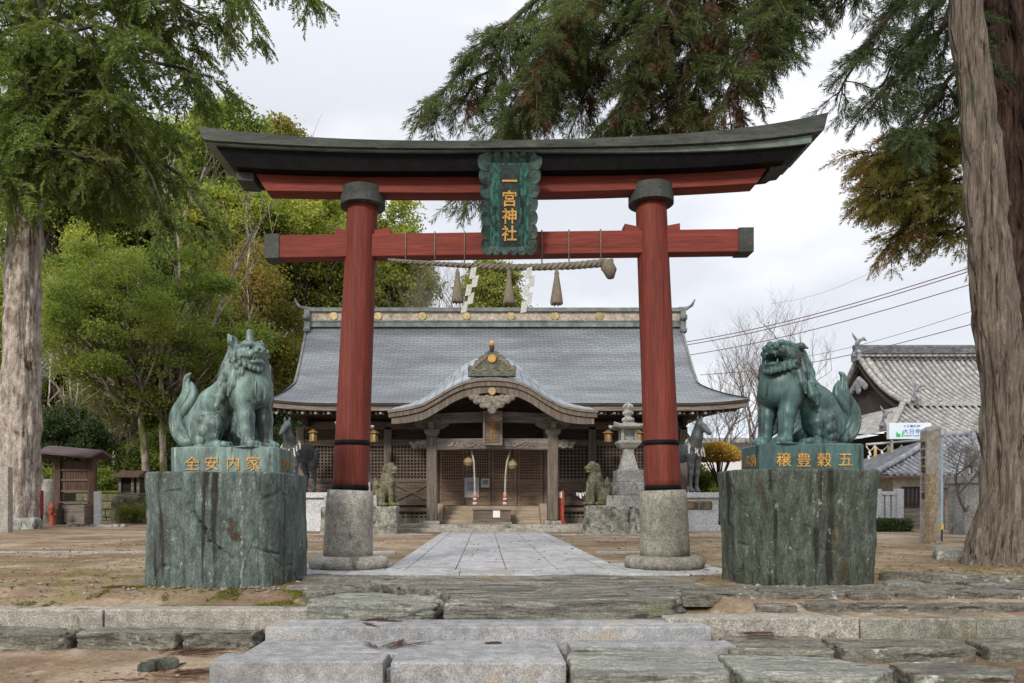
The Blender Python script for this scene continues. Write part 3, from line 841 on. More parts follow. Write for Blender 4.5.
# natural stones of the lower row and in front
for lab, poly, z1, m, sd in (
    ('pale flat-topped natural stone at the outer end of the low stone row', [(-5.9, 7.34), (-4.12, 7.32), (-4.08, 7.72), (-5.9, 7.75)], .205, 'schist_brown', 1),
    ('middle dark-fronted natural stone of the low stone row under the kerb', [(-4.03, 7.36), (-3.06, 7.33), (-3.0, 7.7), (-4.0, 7.74)], .215, 'schist_brown', 4),
    ('natural stone of the low row that meets the lower granite step', [(-2.98, 7.36), (-2.28, 7.38), (-2.2, 7.72), (-2.95, 7.7)], .215, 'schist_brown', 7)):
    nstone(lab, poly, -.05, z1, m, n=150, nz=10, edge=.03, amp=.03, fs=3.0, seed=sd, rings=12, tilt=(0, -.03), stri=(.6, 1.6, 2.2), layers=.5)
for lab, poly, z1, m, sd in (
    ('pale green slab with a broken corner in front of the thin granite block', [(.66, 5.66), (1.84, 5.62), (1.95, 6.1), (1.7, 6.55), (.82, 6.72), (.7, 6.3)], .19, 'schist_pale', 11),
    ('long greenish slab between the broken slab and the grey rounded slab', [(1.98, 5.78), (3.0, 5.72), (3.32, 6.05), (3.0, 6.5), (2.05, 6.62)], .15, 'schist_pale', 12),
    ('grey slab with a rounded outer end on the bare earth', [(3.36, 5.86), (4.1, 5.82), (4.32, 6.1), (3.95, 6.42), (3.42, 6.42)], .135, 'schist_brown', 13),
    ('dark sunken stone below the kerb, behind the long greenish slab', [(2.2, 6.72), (3.15, 6.72), (3.2, 7.38), (2.3, 7.40)], .17, 'schist_brown', 14),
    ('dark sunken stone below the kerb, behind the grey rounded slab', [(3.25, 6.8), (4.5, 6.86), (4.6, 7.34), (3.3, 7.38)], .16, 'schist_brown', 15),
    ('dark sunken stone at the foot of the stained kerb, outermost', [(4.65, 6.9), (6.3, 7.0), (6.2, 7.4), (4.7, 7.38)], .16, 'schist_brown', 16)):
    nstone(lab, poly, -.08, z1, m, n=170, nz=10, edge=.022, amp=.017, fs=2.2, seed=sd, rings=14, stri=(.6, 1.8, 2), layers=.4, crack=.7)

# small natural paving in front of the open-mouthed lion
PG = 'small natural stones paving the ground by the lion rock'
pv = random.Random(5)
for row, (ya, yb) in enumerate(((7.80, 8.12), (8.15, 8.45), (8.48, 8.76), (8.80, 9.2), (9.24, 9.75))):
    x = 1.95 + pv.uniform(0, .15) + .14 * row
    while x < 7.2:
        w = pv.uniform(.38, .95)
        x0, x1 = x + .02, x + w - .02
        if not (row >= 3 and 2.95 < x1 and x0 < 4.95) and not (row == 4 and x0 < 3.0 and x0 < 2.7):
            j = lambda s: pv.uniform(-s, s)
            poly = [(x0 + j(.05), ya + j(.03)), ((x0 + x1) / 2, ya + j(.03)), (x1 + j(.05), ya + j(.03)), (x1 + j(.05), yb + j(.03)), ((x0 + x1) / 2, yb + j(.03)), (x0 + j(.05), yb + j(.03))]
            z = float(gz((x0 + x1) / 2, (ya + yb) / 2))
            o = stone('paving_stone', poly, z - .12, z + .035 + j(.012), MT[pv.choice(['schist', 'schist_brown', 'schist_brown'])], n=64, nz=4, edge=.03, amp=.026, fs=3.5, layers=.3, seed=pv.uniform(0, 50), rings=8, stri=(.7, 1.4, 2))
            tag(o, 'small flat natural stone in the rough paving around the open-mouthed lion rock', 'paving stone', PG)
        x += w
nstone('pale greenish flat stone at the corner of the open-mouthed lion rock', [(4.62, 8.62), (5.1, 8.66), (5.15, 8.85), (4.7, 8.9)], .4, .57, 'schist_pale', n=60, seed=31)
nstone('long straight edging stone running from the lion rock to the big cedar', [(5.05, 9.5), (6.6, 9.0), (8.8, 8.6), (8.9, 8.8), (6.7, 9.25), (5.1, 9.75)], .4, .62, 'schist_brown', n=120, seed=33, edge=.04)

# lion rocks
def P_(px, py, Y=8.86): return tuple(at(px, py, Y))
rock1 = stone('pedestal_rock', [(-4.08, 9.02), (-3.9, 8.90), (-3.2, 8.82), (-2.62, 8.86), (-2.5, 9.05), (-2.42, 9.6), (-2.37, 10.1), (-2.75, 10.5), (-3.9, 10.45), (-4.2, 9.8)], .38, 1.885, MT['rock_teal'],
              n=400, nz=120, edge=.03, amp=.036, fs=1.9, stri=(1.25, 1.25, .50), rings=14, seed=2.0, crack=.32, soft=3, cleft=.05,
              cuts=[(P_(195, 483), P_(195, 512), .022, .035), (P_(195, 512), P_(201, 522), .022, .05), (P_(201, 522), P_(207, 529), .024, .055), (P_(207, 529), P_(211, 541), .024, .05), (P_(211, 541), P_(221, 549), .022, .05), (P_(221, 549), P_(233, 558), .022, .035), (P_(166, 492), P_(180, 490), .022, .03), (P_(255, 548), P_(274, 555), .02, .03), (P_(178, 474), P_(176, 560), .016, .014), (P_(262, 476), P_(259, 570), .016, .016)])
add_vein(MT['rock_teal'], AX(242, 8.86) - rock1.location.x)
tag(rock1, 'blue-green streaked boulder with a diagonal crack carrying the horned lion', 'rock')
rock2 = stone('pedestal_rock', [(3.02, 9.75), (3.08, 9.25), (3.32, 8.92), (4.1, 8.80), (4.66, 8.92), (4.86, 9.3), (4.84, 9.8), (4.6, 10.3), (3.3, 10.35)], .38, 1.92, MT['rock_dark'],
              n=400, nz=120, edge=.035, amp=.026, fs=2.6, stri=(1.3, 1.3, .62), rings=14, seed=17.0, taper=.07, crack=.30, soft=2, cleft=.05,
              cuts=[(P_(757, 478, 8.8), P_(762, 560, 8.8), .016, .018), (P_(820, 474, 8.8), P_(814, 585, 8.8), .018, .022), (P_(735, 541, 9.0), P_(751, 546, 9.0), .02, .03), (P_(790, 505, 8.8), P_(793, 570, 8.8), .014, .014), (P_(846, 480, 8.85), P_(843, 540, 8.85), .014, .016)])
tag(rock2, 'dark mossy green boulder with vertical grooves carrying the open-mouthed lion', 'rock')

# ---------------------------------------------------------------- the gate
TC_Y = 11.3
gate = thing('torii_gate', 'red wooden torii gate with a black curved top beam', 'gate', (.31, TC_Y, .53))
def lin(a, b, t): return a + (b - a) * t
for (xb, xt) in ((-2.03, -1.84), (2.68, 2.50)):
    base = MB()
    prof = [(.50, .0), (.585, .02), (.60, .10), (.575, .165), (.51, .19), (.30, .19)]
    base.lathe(prof, (xb + (-.02 if xb < 0 else .02), TC_Y, .53), 48)
    base.build('foot_ring', MT['granite_old' if xb < 0 else 'granite_mossy_shaded'], gate)  # right foot takes the granite with the cedar's shade in its colour
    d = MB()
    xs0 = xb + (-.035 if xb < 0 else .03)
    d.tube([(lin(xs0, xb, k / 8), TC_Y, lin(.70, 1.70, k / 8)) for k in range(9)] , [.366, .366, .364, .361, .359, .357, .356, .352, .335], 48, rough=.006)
    d.build('stone_socket', MT['granite_old' if xb < 0 else 'granite_mossy_shaded'], gate)
    p = MB()
    N = 24
    p.tube([(lin(xb, xt, k / N), TC_Y, lin(1.69, 6.02, k / N)) for k in range(N + 1)], [lin(.268, .228, (k / N) ** .9) for k in range(N + 1)], 56)
    pil = p.build('pillar', MT['red'], gate)
    for (za, zb) in ((1.70, 1.775), (2.37, 2.445)):
        t0, t1 = (za - 1.69) / 4.33, (zb - 1.69) / 4.33
        bnd = MB()
        r0 = lin(.268, .228, t0) + .006
        bnd.lathe([(r0 - .03, 0), (r0, .002), (r0, zb - za), (r0 - .03, zb - za + .002)], (lin(xb, xt, (t0 + t1) / 2), TC_Y, za), 56)
        bnd.build('iron_band', MT['black'], pil)
    c = MB()
    c.lathe([(.20, 0), (.335, .002), (.335, .25), (.2, .252)], (xt, TC_Y, 5.96 if xb < 0 else 6.0), 96, sm=False)
    c.build('capital_ring', MT['grey_green'], gate)

def curve(pts):
    P = sorted(pts)
    return lambda x: float(np.interp(x, [p[0] for p in P], [p[1] for p in P]))
def smoothcurve(pts, deg=4):
    c = np.polyfit([p[0] for p in pts], [p[1] for p in pts], deg)
    return lambda x: float(np.polyval(c, x))
# roof band (front edge at Y 10.68)
S1 = 10.68 / F
top_f = smoothcurve([((px - CX) * S1, CAMZ - (py - HY) * S1) for px, py in ((197, 126), (230, 130), (260, 133.3), (340, 138.3), (420, 140.3), (500, 140.4), (600, 137.6), (700, 132), (760, 125.5), (800, 118.6), (829, 112))], 5)
XL, XR = (197.5 - CX) * S1, (828.5 - CX) * S1
mb = MB(); secs = []
for k in range(61):
    x = lin(XL, XR, k / 60)
    zt = top_f(x)
    th = .095 + .08 * abs(k / 30 - 1) ** 3 + .06 * max(0, k / 30 - 1)
    ins = .06 * (1 if k in (0, 60) else 0)
    sl = x + (.07 if k == 0 else -.05 if k == 60 else 0)
    secs.append([(x, 10.68, zt), (sl, 10.70, zt - th), (sl, 11.9, zt - th), (x, 11.92, zt), (x, 11.3, zt + .2)])
mb.loft(secs)
mb.build('roof_cover', MT['copper_roof'], gate)
mb = MB(); secs = []
for k in range(61):
    x = lin(XL + .07, XR - .2, k / 60)
    zt = top_f(x) - (.095 + .08 * abs(k / 30 - 1) ** 3 + .06 * max(0, k / 30 - 1)) - .002
    th = .02 + .08 * max(0, k / 30 - 1)
    secs.append([(x, 10.76, zt), (x, 10.78, zt - th), (x, 11.82, zt - th), (x, 11.84, zt)])
mb.loft(secs)
mb.build('roof_edge', MT['copper_strip'], gate)
# black top beam, its underside at Y 10.85
S2 = 10.86 / F
bot_f = smoothcurve([((px - CX) * S2, CAMZ - (py - HY) * S2) for px, py in ((230, 166.5), (253, 168), (325, 170.5), (420, 171.6), (500, 170.8), (600, 169.8), (674, 168.5), (769, 162.5), (800, 158.5))], 4)
mb = MB(); secs = []
XBL, XBR = (217 - CX) * S2, (806 - CX) * S2
for k in range(51):
    t = k / 50
    xt_ = lin(XBL, XBR, t); xb_ = lin((234 - CX) * S2, (787 - CX) * S2, t)
    zt = top_f(xt_) - (.117 + .08 * abs(2 * t - 1) ** 3 + .14 * max(0, 2 * t - 1))
    zb = bot_f(xb_) + .022
    secs.append([(xt_, 10.82, zt), (xb_, 10.90, zb), (xb_, 11.70, zb), (xt_, 11.78, zt)])
mb.loft(secs)
mb.build('top_beam', MT['black'], gate)
# red beam below it, with black end pieces
S3 = 11.1 / F
rbot = smoothcurve([((px - CX) * S3, CAMZ - (py - HY) * S3) for px, py in ((262, 190), (340, 192), (500, 191.7), (660, 188.7), (755, 182.8))], 3)
def red_z(x): return rbot(x)
mb = MB(); secs = []
xl0, xl1, xr0, xr1 = (254 - CX) * S3, (266 - CX) * S3, (769 - CX) * S3, (757 - CX) * S3
for k in range(41):
    t = k / 40
    xt_, xb_ = lin(xl0, xr0, t), lin(xl1, xr1, t)
    secs.append([(xt_, 11.10, bot_f(xt_) + .06), (xb_, 11.10, red_z(xb_)), (xb_, 11.40, red_z(xb_)), (xt_, 11.40, bot_f(xt_) + .06)])
mb.loft(secs)
mb.build('second_beam', MT['red_beam'], gate)
for (a, b_) in (((237, 176.5), (254, 177.5)), ((769, 167.5), (786, 165))):
    xa, xb_ = (a[0] - CX) * S3, (b_[0] - CX) * S3
    za, zb = AZ(a[1] + 4, 11.1), AZ(b_[1] + 4, 11.1)
    e = MB()
    v = [(xa, 11.07, za), (xb_, 11.07, zb), (xb_, 11.48, zb), (xa, 11.48, za), (xa, 11.07, bot_f(xa) + .02), (xb_, 11.07, bot_f(xb_) + .02), (xb_, 11.48, bot_f(xb_) + .02), (xa, 11.48, bot_f(xa) + .02)]
    e.add(v, [(3, 2, 1, 0), (4, 5, 6, 7), (0, 1, 5, 4), (1, 2, 6, 5), (2, 3, 7, 6), (3, 0, 4, 7)])
    e.build('end_plate', MT['grey_green'], gate)
# tie beam through the pillars
S4 = 11.16 / F
def nz_(px, py): return ((px - CX) * S4, CAMZ - (py - HY) * S4)
mb = MB()
pl, pr = nz_(266, 257.5), nz_(752, 251)
pl2, pr2 = nz_(266, 235), nz_(752, 228.5)
mb.loft([[(pl[0], 11.16, pl[1]), (pl[0], 11.41, pl[1]), (pl2[0], 11.41, pl2[1]), (pl2[0], 11.16, pl2[1])],
         [(pr[0], 11.16, pr[1]), (pr[0], 11.41, pr[1]), (pr2[0], 11.41, pr2[1]), (pr2[0], 11.16, pr2[1])]])
tie = mb.build('tie_beam', MT['red_beam'], gate, bevel=.008)
for (xa, xb_) in ((264.6, 279), (738.5, 753.4)):
    e = MB()
    q = lambda px, up: lin((235 if up else 257.5), (228.5 if up else 251), (px - 266) / 486)
    c0 = [nz_(xa, q(xa, 0) + .8), nz_(xa, q(xa, 1) - .8), nz_(xb_, q(xb_, 0) + .8), nz_(xb_, q(xb_, 1) - .8)]
    e.loft([[(c0[0][0], 11.14, c0[0][1]), (c0[0][0], 11.43, c0[0][1]), (c0[1][0], 11.43, c0[1][1]), (c0[1][0], 11.14, c0[1][1])],
            [(c0[2][0], 11.14, c0[2][1]), (c0[2][0], 11.43, c0[2][1]), (c0[3][0], 11.43, c0[3][1]), (c0[3][0], 11.14, c0[3][1])]])
    e.build('beam_cap', MT['grey_green'], tie)
for (px0, px1, hi) in ((335, 350, 0), (374, 390, 1), (625, 640, 0), (664, 680.5, 1)):
    y0_ = lin(235, 228.5, (px0 - 266) / 486)
    a, b_ = nz_(px0, y0_ + .6), nz_(px1, y0_ + .6)
    h0, h1 = (.10, .06) if not hi else (.06, .10)
    w = MB().prism([(a[0], a[1]), (b_[0], b_[1]), (b_[0], b_[1] + h1 * 1.15), (a[0], a[1] + h0 * 1.15)], 11.18, 11.42)
    w.build('wedge', MT['red_beam'], gate)

# name tablet hung on the gate
tabY0, tabY1 = 10.62, 10.98       # top leans forward
tab = thing('name_tablet', 'green bronze name tablet with gold characters hung on the red gate beams', 'tablet', ((509 - CX) * 10.95 / F, 10.98, AZ(257, 10.98)))
th_ = 1.42
tw = .70
ang = math.atan2(tabY1 - tabY0, th_)
TM = Matrix.Translation(wloc(tab)) @ Matrix.Rotation(ang, 4, 'X')
def tpart(b, name, m, parent=None):
    b.v = [tuple(TM @ Vector(p)) for p in b.v]
    return b.build(name, m, parent or tab)
fr = MB()
out = []
rr = random.Random(3)
hw = tw / 2 + .02
def scal(a, b_, n, amp):
    r = []
    for k in range(n * 6):
        t = k / (n * 6)
        s = abs(math.sin(t * n * PI)) ** .6
        r.append((lin(a[0], b_[0], t), lin(a[1], b_[1], t), s * amp))
    return r
corners = [(-hw, .06), (hw, .06), (hw, th_ - .06), (-hw, th_ - .06)]
nrm = [(0, -1), (1, 0), (0, 1), (-1, 0)]
for k in range(4):
    a, b_ = corners[k], corners[(k + 1) % 4]
    nn = 6 if k % 2 == 0 else 7
    for (x, z, s) in scal(a, b_, nn, .038):
        fl = .09 * max(0, (z - th_ * .5) / th_) * 1.3 * (1 if k in (1, 3) else 0)
        out.append((x + nrm[k][0] * (s + fl), z + nrm[k][1] * s))
inn = []
for (x, z) in out:
    inn.append((max(-tw / 2 + .075, min(tw / 2 - .075, x)), max(.15, min(th_ - .15, z))))
n = len(out)
v = [(x, -.10, z) for x, z in out] + [(x, -.02, z) for x, z in inn] + [(x, .05, z) for x, z in out]
fr.add(v, [(i, (i + 1) % n, (i + 1) % n + n, i + n) for i in range(n)] + [(i + 2 * n, (i + 1) % n + 2 * n, (i + 1) % n, i) for i in range(n)])
tpart(fr, 'frame', MT['verdigris_frame'])
bd = MB().box(-tw / 2 + .05, tw / 2 - .05, -.02, .05, .12, th_ - .12)
tpart(bd, 'side_panel', MT['verdigris'])
bd = MB().box(-.135, .135, -.032, -.015, .14, th_ - .18)
pn = tpart(bd, 'centre_panel', MT['verdigris_dark'])
for k, ch in enumerate('一宮神社'):
    t_ = text('character', ch, .225, MT['gold'], (0, 0, 0), rot=(PI / 2, 0, 0), extrude=.006, bold=.004)
    t_.data.transform(TM @ Matrix.Translation((0, -.040, 1.03 - .235 * k)))
    t_.data.transform(Matrix.Translation(-wloc(tab)))
    t_.parent = tab

# straw rope under the tie beam
rope = thing('straw_rope', 'twisted straw rope with tassels hung under the red tie beam', 'rope', ((500 - CX) * 11.05 / F, 11.05, AZ(266, 11.05)))
rpts = []
cl = [(388, 259), (410, 261), (440, 263), (475, 265), (505, 266.5), (540, 266), (575, 264.5), (597, 262.5), (612, 262)]
rx = np.linspace(388, 612, 60)
rz = np.interp(rx, [p[0] for p in cl], [p[1] for p in cl])
for st in range(3):
    b = MB(); pts = []; rad = []
    for k in range(181):
        px = lin(388, 612, k / 180); py = float(np.interp(px, rx, rz)) + 1.0
        r = lin(.024, .058, (k / 180) ** .8)
        a = k / 180 * 2 * PI * 13 + st * 2 * PI / 3
        p = at(px, py, 11.03)
        pts.append((p.x, p.y + r * .55 * math.sin(a), p.z + r * .55 * math.cos(a))); rad.append(r * .58)
    b.tube(pts, rad, 8)
    b.build('rope_strand', MT['straw'], rope)
def tassel(px, py0, py1, w, par, name='tassel', Y=11.0):
    p0, p1 = at(px, py0, Y), at(px, py1, Y)
    h = p0.z - p1.z
    b = MB()
    pr = [(w * .96, 0), (w, .03 * h), (w * .8, .3 * h), (w * .52, .62 * h), (w * .36, .80 * h), (w * .42, .84 * h), (w * .3, .9 * h), (w * .12, h)]
    secs = []
    for r, z in pr:
        secs.append([(p0.x + r * (1 + .10 * math.sin(j * 2.4) * (1 - z / h)) * math.cos(2 * PI * j / 30), Y + r * (1 + .1 * math.sin(j * 2.4) * (1 - z / h)) * math.sin(2 * PI * j / 30), p1.z + z + (.02 * math.sin(j * 1.9) if z < .05 * h else 0)) for j in range(30)])
    b.loft(secs, sm=True)
    return b.build(name, MT['straw_dark'], par)
tassel(457.5, 268, 302, .085, rope); tassel(509, 269, 303.5, .085, rope); tassel(556.7, 268, 304, .09, rope)
# thick frayed end
b = MB()
e0, e1 = at(601, 262, 11.02), at(612, 276, 11.02)
b.tube([e0, lin(e0, e1, .3) + Vector((.03, 0, .03)), lin(e0, e1, .65) + Vector((.03, 0, 0)), e1 + Vector((-.02, 0, -.03))], [.07, .11, .10, .06], 20, rough=.03)
b.build('rope_end', MT['straw_dark'], rope)
def shide(px0, py0, px1, py1, w, par, Y=10.98):
    b = MB(); n = 5
    for k in range(n):
        t0, t1 = k / n, (k + 1) / n
        p0 = at(lin(px0, px1, t0), lin(py0, py1, t0), Y); p1 = at(lin(px0, px1, t1), lin(py0, py1, t1), Y)
        s = w * .35 * (1 if k % 2 else -1)
        yy = Y + .006 * k
        b.add([(p0.x - w / 2 + s, yy, p0.z), (p0.x + w / 2 + s, yy, p0.z + .02), (p1.x + w / 2 + s, yy, p1.z - .02), (p1.x - w / 2 + s, yy, p1.z - .04),
               (p0.x - w / 2 + s, yy + .003, p0.z), (p0.x + w / 2 + s, yy + .003, p0.z + .02), (p1.x + w / 2 + s, yy + .003, p1.z - .02), (p1.x - w / 2 + s, yy + .003, p1.z - .04)],
              [(0, 1, 2, 3), (7, 6, 5, 4), (0, 4, 5, 1), (1, 5, 6, 2), (2, 6, 7, 3), (3, 7, 4, 0)])
    return b.build('paper_streamer', MT['paper'], par)
shide(476, 268, 465.5, 310, .085, rope); shide(531.5, 268, 525.5, 310, .085, rope)
for px in (405.6, 434.8, 464.5, 541.9, 569, 600.8):
    yt = lin(235, 228.5, (px - 266) / 486)
    a, b_ = at(px, yt - .5, 11.145), at(px, float(np.interp(px, rx, rz)), 11.145)
    MB().tube([(a.x, 11.45, a.z + .012), (a.x, 11.15, a.z + .012), (b_.x, 11.145, b_.z)], .010, 6).build('tie_cord', MT['straw'], rope)
# ---------------------------------------------------------------- worship hall
hall = thing('worship_hall', 'long wooden worship hall with grey shingled roof and curved porch gable', 'shrine hall', (.4, 30, .58))
# podium
MB().box(-3.2, 3.9, 26.22, 26.66, .3, .70).build('podium_step', MT['granite_old'], hall, bevel=.02)
MB().box(-3.3, 4.0, 26.64, 36, .3, .83).build('podium', MT['granite_old'], hall, bevel=.02)
MB().box(-7.4, -3.32, 28.6, 36, .3, .80).build('foundation', MT['stone_grey'], hall)
MB().box(4.02, 8.4, 28.6, 36, .3, .80).build('foundation', MT['stone_grey'], hall)
# main roof: a concave sheet with a thickness, gabled above and flaring to a skirt below
EY, RY = 27.5, 33.2
EZ, RZ = AZ(403, EY), AZ(326, RY)
def roof_row(u):
    """u 0 at the eave, 1 at the ridge -> (Y, z, xl, xr)"""
    Y = lin(EY, RY, u)
    z = EZ + (RZ - EZ) * (u ** 1.42 * .62 + u * .38)
    fl = max(0, 1 - u / .30) ** 1.35
    xl = lin(-7.25, -7.95, u) - .82 * fl
    xr = lin(8.15, 8.75, u) + 1.55 * fl
    return Y, z, xl, xr
NU, NX = 44, 90
P = np.zeros((NU, NX, 3)); UV = np.zeros((NU, NX, 2))
acc = 0; py_ = None
for i in range(NU):
    Y, z, xl, xr = roof_row(i / (NU - 1))
    if py_: acc += math.hypot(Y - py_[0], z - py_[1])
    py_ = (Y, z)
    for j in range(NX):
        t = j / (NX - 1)
        x = lin(xl, xr, t)
        e = abs(2 * t - 1)
        up = (.16 * max(0, (e - .72) / .28) ** 2.2) * (1 - i / (NU - 1)) ** 2
        P[i, j] = (x, Y, z + up); UV[i, j] = (x, acc)
sheet('roof', P.transpose(1, 0, 2), MT['shingle'], hall, uv=UV.transpose(1, 0, 2))
# back slope (one sheet mirrored) so that the hall stands closed
PB = P.copy(); PB[..., 1] = 2 * RY + .1 - P[..., 1]
sheet('roof', PB, MT['shingle'], hall, uv=UV)
# gable end walls under the roof, edges of the roof
for side in (0, -1):
    ln = P[:, side]; lb = PB[:, side]
    b = MB()
    sx = .10 if side == 0 else -.10
    ring = [tuple(p) for p in ln] + [tuple(p) for p in lb[::-1]]
    for k in range(len(ring) - 1):
        a, c = ring[k], ring[k + 1]
        b.add([(a[0], a[1], a[2] + .02), (c[0], c[1], c[2] + .02), (c[0] + sx * .3, c[1], c[2] - .32), (a[0] + sx * .3, a[1], a[2] - .32)], [(0, 1, 2, 3)])
        b.add([(a[0] + sx, a[1], a[2] + .07), (c[0] + sx, c[1], c[2] + .07), (c[0], c[1], c[2] + .02), (a[0], a[1], a[2] + .02)], [(0, 1, 2, 3)])
    b.build('verge_board', MT['green_roof_part'], hall)
    gx = -6.9 if side == 0 else 7.7
    up_ = [(p[1], p[2] - .2) for p in ln if p[1] > 28.8] + [(p[1], p[2] - .2) for p in lb[::-1] if p[1] < 37.6]
    MB().prismx([(28.8, 4.6)] + up_ + [(37.6, 4.6)], gx - .08, gx + .08).build('gable_wall', MT['wood_dark'], hall)
# eave: two layers of fascia following the upturn, soffit and rafters
ev = P[0]
for dz0, dz1, dy, m, nm in ((-.01, -.085, .0, 'wood_dark', 'eave_edge'), (-.085, -.27, .07, 'wood_grey', 'fascia')):
    b = MB(); secs = []
    for p in ev[::3].tolist() + [ev[-1].tolist()]:
        secs.append([(p[0], p[1] + dy, p[2] + dz1), (p[0], p[1] + dy, p[2] + dz0), (p[0], p[1] + dy + .3, p[2] + dz0 + .02), (p[0], p[1] + dy + .3, p[2] + dz1)])
    b.loft(secs).build(nm, MT[m], hall)
b = MB(); secs = []
for p in ev[::3].tolist() + [ev[-1].tolist()]:
    secs.append([(p[0], p[1] + .2, p[2] - .275), (p[0], p[1] + .2, p[2] - .25), (min(max(p[0], -7.2), 8.2), 29.7, 4.95), (min(max(p[0], -7.2), 8.2), 29.7, 4.9)])
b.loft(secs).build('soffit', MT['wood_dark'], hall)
b = MB()
for k in range(72):
    x = lin(-7.9, 9.3, k / 71)
    b.beam((x, EY + .22, EZ - .34 + .14 * max(0, (abs(2 * k / 71 - 1) - .72) / .28) ** 2), (min(max(x, -7.1), 8.0), 29.6, EZ - .22), .085, .11)
b.build('rafter', MT['wood'], hall)
b = MB()
for k in range(36):
    x = lin(-7.7, 9.1, k / 35)
    b.box(x - .045, x + .045, EY + .16, EY + .215, EZ - .385, EZ - .295)
b.build('rafter_ends', MT['stone_grey'], hall)
# side skirts returning along the gable sides
for side in (0, -1):
    b = MB(); secs = []
    for k in range(0, 14):
        p = P[k, side]; q = PB[k, side]
        secs.append([tuple(p), tuple(q)])
    sg = -1 if side == 0 else 1
    b.loft(secs, cap=False, closed=False, sm=True)
    b.build('side_skirt', MT['shingle'], hall)
# ridge with gold crests
rx0, rx1 = AX(309, RY), AX(681, RY)
rz0 = RZ - .1
b = MB()
b.box(rx0, rx1, RY - .28, RY + .38, rz0, rz0 + .22).box(rx0 + .02, rx1 - .02, RY - .32, RY + .42, rz0 + .22, rz0 + .29)
b.build('ridge_base', MT['green_roof_part'], hall)
rp = MB().box(rx0 + .05, rx1 - .05, RY - .24, RY + .34, rz0 + .29, rz0 + .66).build('ridge_panel', mat('ridge_panel', [(0.3, (.30, .25, .20)), (0.7, (.45, .40, .34))], 3, rough=.8, speck=(8, .3)), hall)
MB().box(rx0 - .05, rx1 + .05, RY - .36, RY + .46, rz0 + .66, rz0 + .74).box(rx0 - .02, rx1 + .02, RY - .30, RY + .40, rz0 + .74, rz0 + .84).build('ridge_cap', MT['green_roof_part'], hall)
for k in range(9):
    px = 335 + 43.9 * k
    x = AX(px, RY)
    if x > rx1 - .3: break
    d = MB()
    d.tube([(x, RY - .30, rz0 + .475), (x, RY - .262, rz0 + .475), (x, RY - .225, rz0 + .475)], [.17, .19, .19], 24)
    cr_ = d.build('gold_crest', MT['brass'], rp)
for side, x in ((-1, rx0), (1, rx1)):
    b = MB()
    b.box(x - .12, x + .12, RY - .42, RY + .5, rz0 - .3, rz0 + .74)
    b.lathe([(.05, -.1), (.17, -.06), (.17, .12), (.05, .16)], (x, RY - .42, rz0 + .35), 12)
    b.lathe([(.05, -.1), (.15, -.06), (.15, .1), (.05, .14)], (x, RY - .44, rz0 - .2), 12)
    b.build('ridge_end', MT['green_roof_part'], hall)
    b = MB()
    pts = [(x - side * .1, RY, rz0 + .84), (x + side * .25, RY, rz0 + .88), (x + side * .48, RY, rz0 + 1.02), (x + side * .62, RY, rz0 + 1.28)]
    b.tube(pts, [.10, .09, .07, .03], 10)
    b.build('ridge_finial', MT['green_roof_part'], hall)

# walls
WY = 29.6
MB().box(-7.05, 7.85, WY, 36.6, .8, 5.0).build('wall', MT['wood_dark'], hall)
# floor and veranda
MB().box(-7.3, -1.95, 28.75, WY, 1.28, 1.42).box(2.45, 8.1, 28.75, WY, 1.28, 1.42).build('veranda', MT['wood'], hall, bevel=.01)
# posts
for px in (300.5, 388, 592, 683.5):
    x = AX(px, WY - .1)
    MB().box(x - .15, x + .15, WY - .16, WY + .1, 1.42, 4.6).build('post', MT['wood_v'], hall, bevel=.02)
for x in (-1.98, 2.45):
    MB().box(x - .16, x + .16, WY - .2, WY + .1, .83, 4.6).build('post', MT['wood_v'], hall, bevel=.02)
# tie rails across the wall
for (z, h, d) in ((3.86, .24, .13), (4.5, .3, .16), (2.42, .14, .10), (1.52, .16, .10)):
    for (xa, xb) in ((-7.1, -2.15), (2.62, 7.9)):
        MB().box(xa, xb, WY - d, WY + .02, z, z + h).build('rail', MT['wood'], hall)
def lattice(x0, x1, z0, z1, Y, nx, nz, w, m, par, name='lattice', d=.04):
    b = MB()
    for k in range(nx + 1):
        x = lin(x0, x1, k / nx); b.box(x - w / 2, x + w / 2, Y - d, Y, z0, z1)
    for k in range(nz + 1):
        z = lin(z0, z1, k / nz); b.box(x0, x1, Y - d - .004, Y - .008, z - w / 2, z + w / 2)
    return b.build(name, m, par)
dk = mat('painted_shade', [(0.3, (.006, .005, .004)), (0.7, (.012, .010, .008))], 3, bump=0)  # near-black sheets: the shade behind lattices and in gaps, painted as colour
for (xa, xb) in ((-7.0, -3.97), (-3.6, -2.16), (2.63, 4.05), (4.38, 7.6)):
    n = int((xb - xa) / .13)
    MB().box(xa, xb, WY - .03, WY - .015, 2.56, 3.86).build('shade_panel', dk, hall)
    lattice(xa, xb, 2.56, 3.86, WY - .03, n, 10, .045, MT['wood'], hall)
    # plank below with crossed braces
    b = MB(); k = 0; x = xa
    while x < xb - .05:
        x1 = min(xb, x + .28); b.box(x, x1 - .008, WY - .05 - .004 * (k % 2), WY - .004, 1.68, 2.42); x = x1; k += 1
    b.build('plank_panel', MT['wood'], hall)
    b = MB()
    seg = max(1, round((xb - xa) / 1.75)); L = (xb - xa) / seg
    for k in range(seg):
        a = xa + L * k
        b.beam((a + .03, WY - .085, 1.72), (a + L - .03, WY - .085, 2.40), .05, .14, up=(0, 0, 1))
        b.beam((a + .03, WY - .115, 2.40), (a + L - .03, WY - .115, 1.72), .05, .14, up=(0, 0, 1))
    b.build('cross_brace', MT['wood'], hall)
